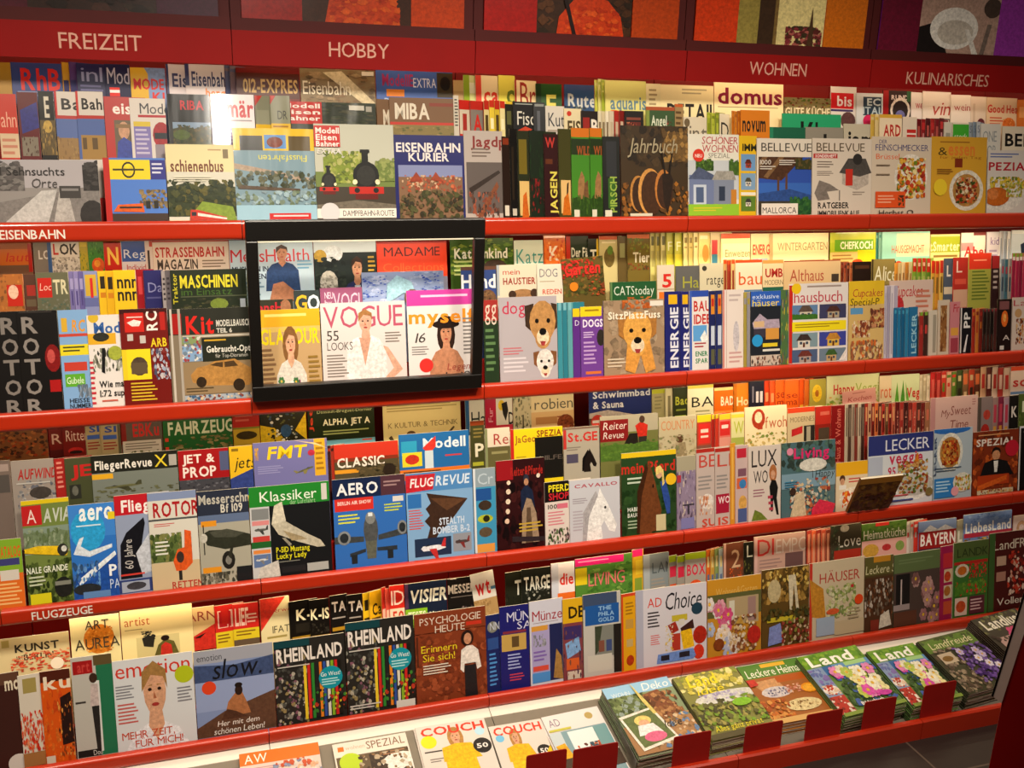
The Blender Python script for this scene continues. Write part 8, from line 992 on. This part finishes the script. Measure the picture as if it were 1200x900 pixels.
# tilted pink leaflet stuck behind the brown edges on the third shelf
Pm = Vector((0, RY[3]+.027+TD*2, RZ[3]-.0515+TS*2)); Nm = Vector((0, math.cos(LEAN), -math.sin(LEAN)))
A = hit(991, 460, Pm, Nm); B_ = hit(1030, 452, Pm, Nm); wl_ = (B_-A).length; hl_ = (A.z-Pm.z)/math.cos(LEAN)
M = Matrix.Translation(((A.x+B_.x)/2, Pm.y, Pm.z+.008)) @ Matrix.Rotation(-LEAN, 4, 'X') @ Matrix.Rotation(math.radians(-4), 4, 'Y')
magazine(wl_, hl_, .002, 'd8a8a0', r(0, 0, 1, 1, 'd8a49c') + t('Kochen', .15, .08, .85, .14, 'a84a48', 0, .2) + l(.3, .03, .7, .06, 'b88078', 1), -wl_/2, wl_, .3, M, 'tilted dusky pink leaflet rising above the brown magazine edges', 'loose leaflets', name='leaflet', cat='leaflet')

# ------------------------------------------------------------------ black display frame hung in front of the second shelf
PF = Vector((0, RY[2]-.03, 0)); NF = Vector((0, 1, 0))
co = [hit(x, y, PF, NF) for x, y in ((286, 258), (567, 257), (567, 458), (297, 468))]
fx0 = (co[0].x+co[3].x)/2; fx1 = (co[1].x+co[2].x)/2; fz1 = (co[0].z+co[1].z)/2; fz0 = (co[2].z+co[3].z)/2
fr = empty('display_frame', ((fx0+fx1)/2, PF.y, fz0))
tag(fr, 'black open frame hung around magazines on the second shelf', 'frame')
hw = (fx1-fx0)/2; hh = fz1-fz0; bt = .058; bs_ = .033; bb = .046
def fpart(name, *bx):
    q = MB(); q.box(*bx); o = q.build(name, BLACK, fr)
    mod = o.modifiers.new('bevel', 'BEVEL'); mod.width = .003; mod.segments = 2; return o
fpart('top_bar', -hw, hw, 0, .028, hh-bt, hh); fpart('bottom_bar', -hw, hw, 0, .028, 0, bb)
fpart('side_bar', -hw, -hw+bs_, .0005, .0275, bb, hh-bt); fpart('side_bar', hw-bs_, hw, .0005, .0275, bb, hh-bt)
q = MB(); q.box(-hw+bs_, hw-bs_, .018, .026, hh-bt-.006, hh-bt); lp = q.build('lamp_strip', TUBE, fr)
la = area('frame_lamp_light', ((fx0+fx1)/2, PF.y+.02, fz1-bt-.009), ((fx0+fx1)/2, PF.y+.06, fz0+.1), (fx1-fx0)-.08, .012, 1.3, (1, .95, .86))

# ------------------------------------------------------------------ red sales stand in the right foreground with a pale slanted board
def quad_prism(mb, pts, d):
    n_ = len(mb.v); k_ = len(pts); mb.v += [tuple(p_) for p_ in pts] + [tuple(p_+d) for p_ in pts]
    mb.f += [tuple(range(k_)), tuple(range(2*k_-1, k_-1, -1))] + [(i, (i+1) % k_, k_+(i+1) % k_, k_+i) for i in range(k_)]; mb.c += [(1, 1, 1, 1)]*(k_+2)
dv_ = ray(1180, 800); dv_.z = 0; dv_.normalize()
PS = CAM + dv_*2.35; PS.z = 0; AX = Vector((dv_.y, -dv_.x, 0))            # stand turned to face the aisle
g = lambda x, y: (lambda h_: ((h_-PS).dot(AX), h_.z))(hit(x, y, PS, dv_))
st = empty('sales_stand'); st.matrix_world = Matrix(((AX.x, dv_.x, 0, PS.x), (AX.y, dv_.y, 0, PS.y), (0, 0, 1, 0), (0, 0, 0, 1)))
tag(st, 'dark red sales stand cut off in the lower right foreground', 'stand')
def slab(name, pts, y0, y1, mat):
    q = MB(); k_ = len(pts); q.v = [(x, y0, z) for x, z in pts] + [(x, y1, z) for x, z in pts]
    q.f = [tuple(range(k_)), tuple(range(2*k_-1, k_-1, -1))] + [(i, (i+1) % k_, k_+(i+1) % k_, k_+i) for i in range(k_)]; q.c = [(1, 1, 1, 1)]*(k_+2)
    return q.build(name, mat, st)
A0, A1, B0, B1 = g(1162, 814), g(1212, 655), g(1174, 823), g(1224, 668)
C0 = g(1158, 905); C1 = g(1173, 830)
ext = lambda p_, q_, z: (p_[0]+(q_[0]-p_[0])*(z-p_[1])/(q_[1]-p_[1]), z)
foot = ext(C0, C1, 0); hi = ext(B0, B1, B1[1]+.12)
slab('body', [foot, (hi[0]+.35, 0), (hi[0]+.35, hi[1]), hi, B0, C1], .004, .30, SIGN)
slab('board', [(A0[0]+.004, A0[1]-.002), B0, hi, ext(A0, A1, A1[1]+.12)], -.004, .0035, solid('pale_board', 'e0c6ba', .5, .4))
slab('board_edge', [A0, (A0[0]+.004, A0[1]-.002), (lambda e_: (e_[0]+.004, e_[1]))(ext(A0, A1, A1[1]+.12)), ext(A0, A1, A1[1]+.12)], -.006, .0035, BLACK)
build_magazines()
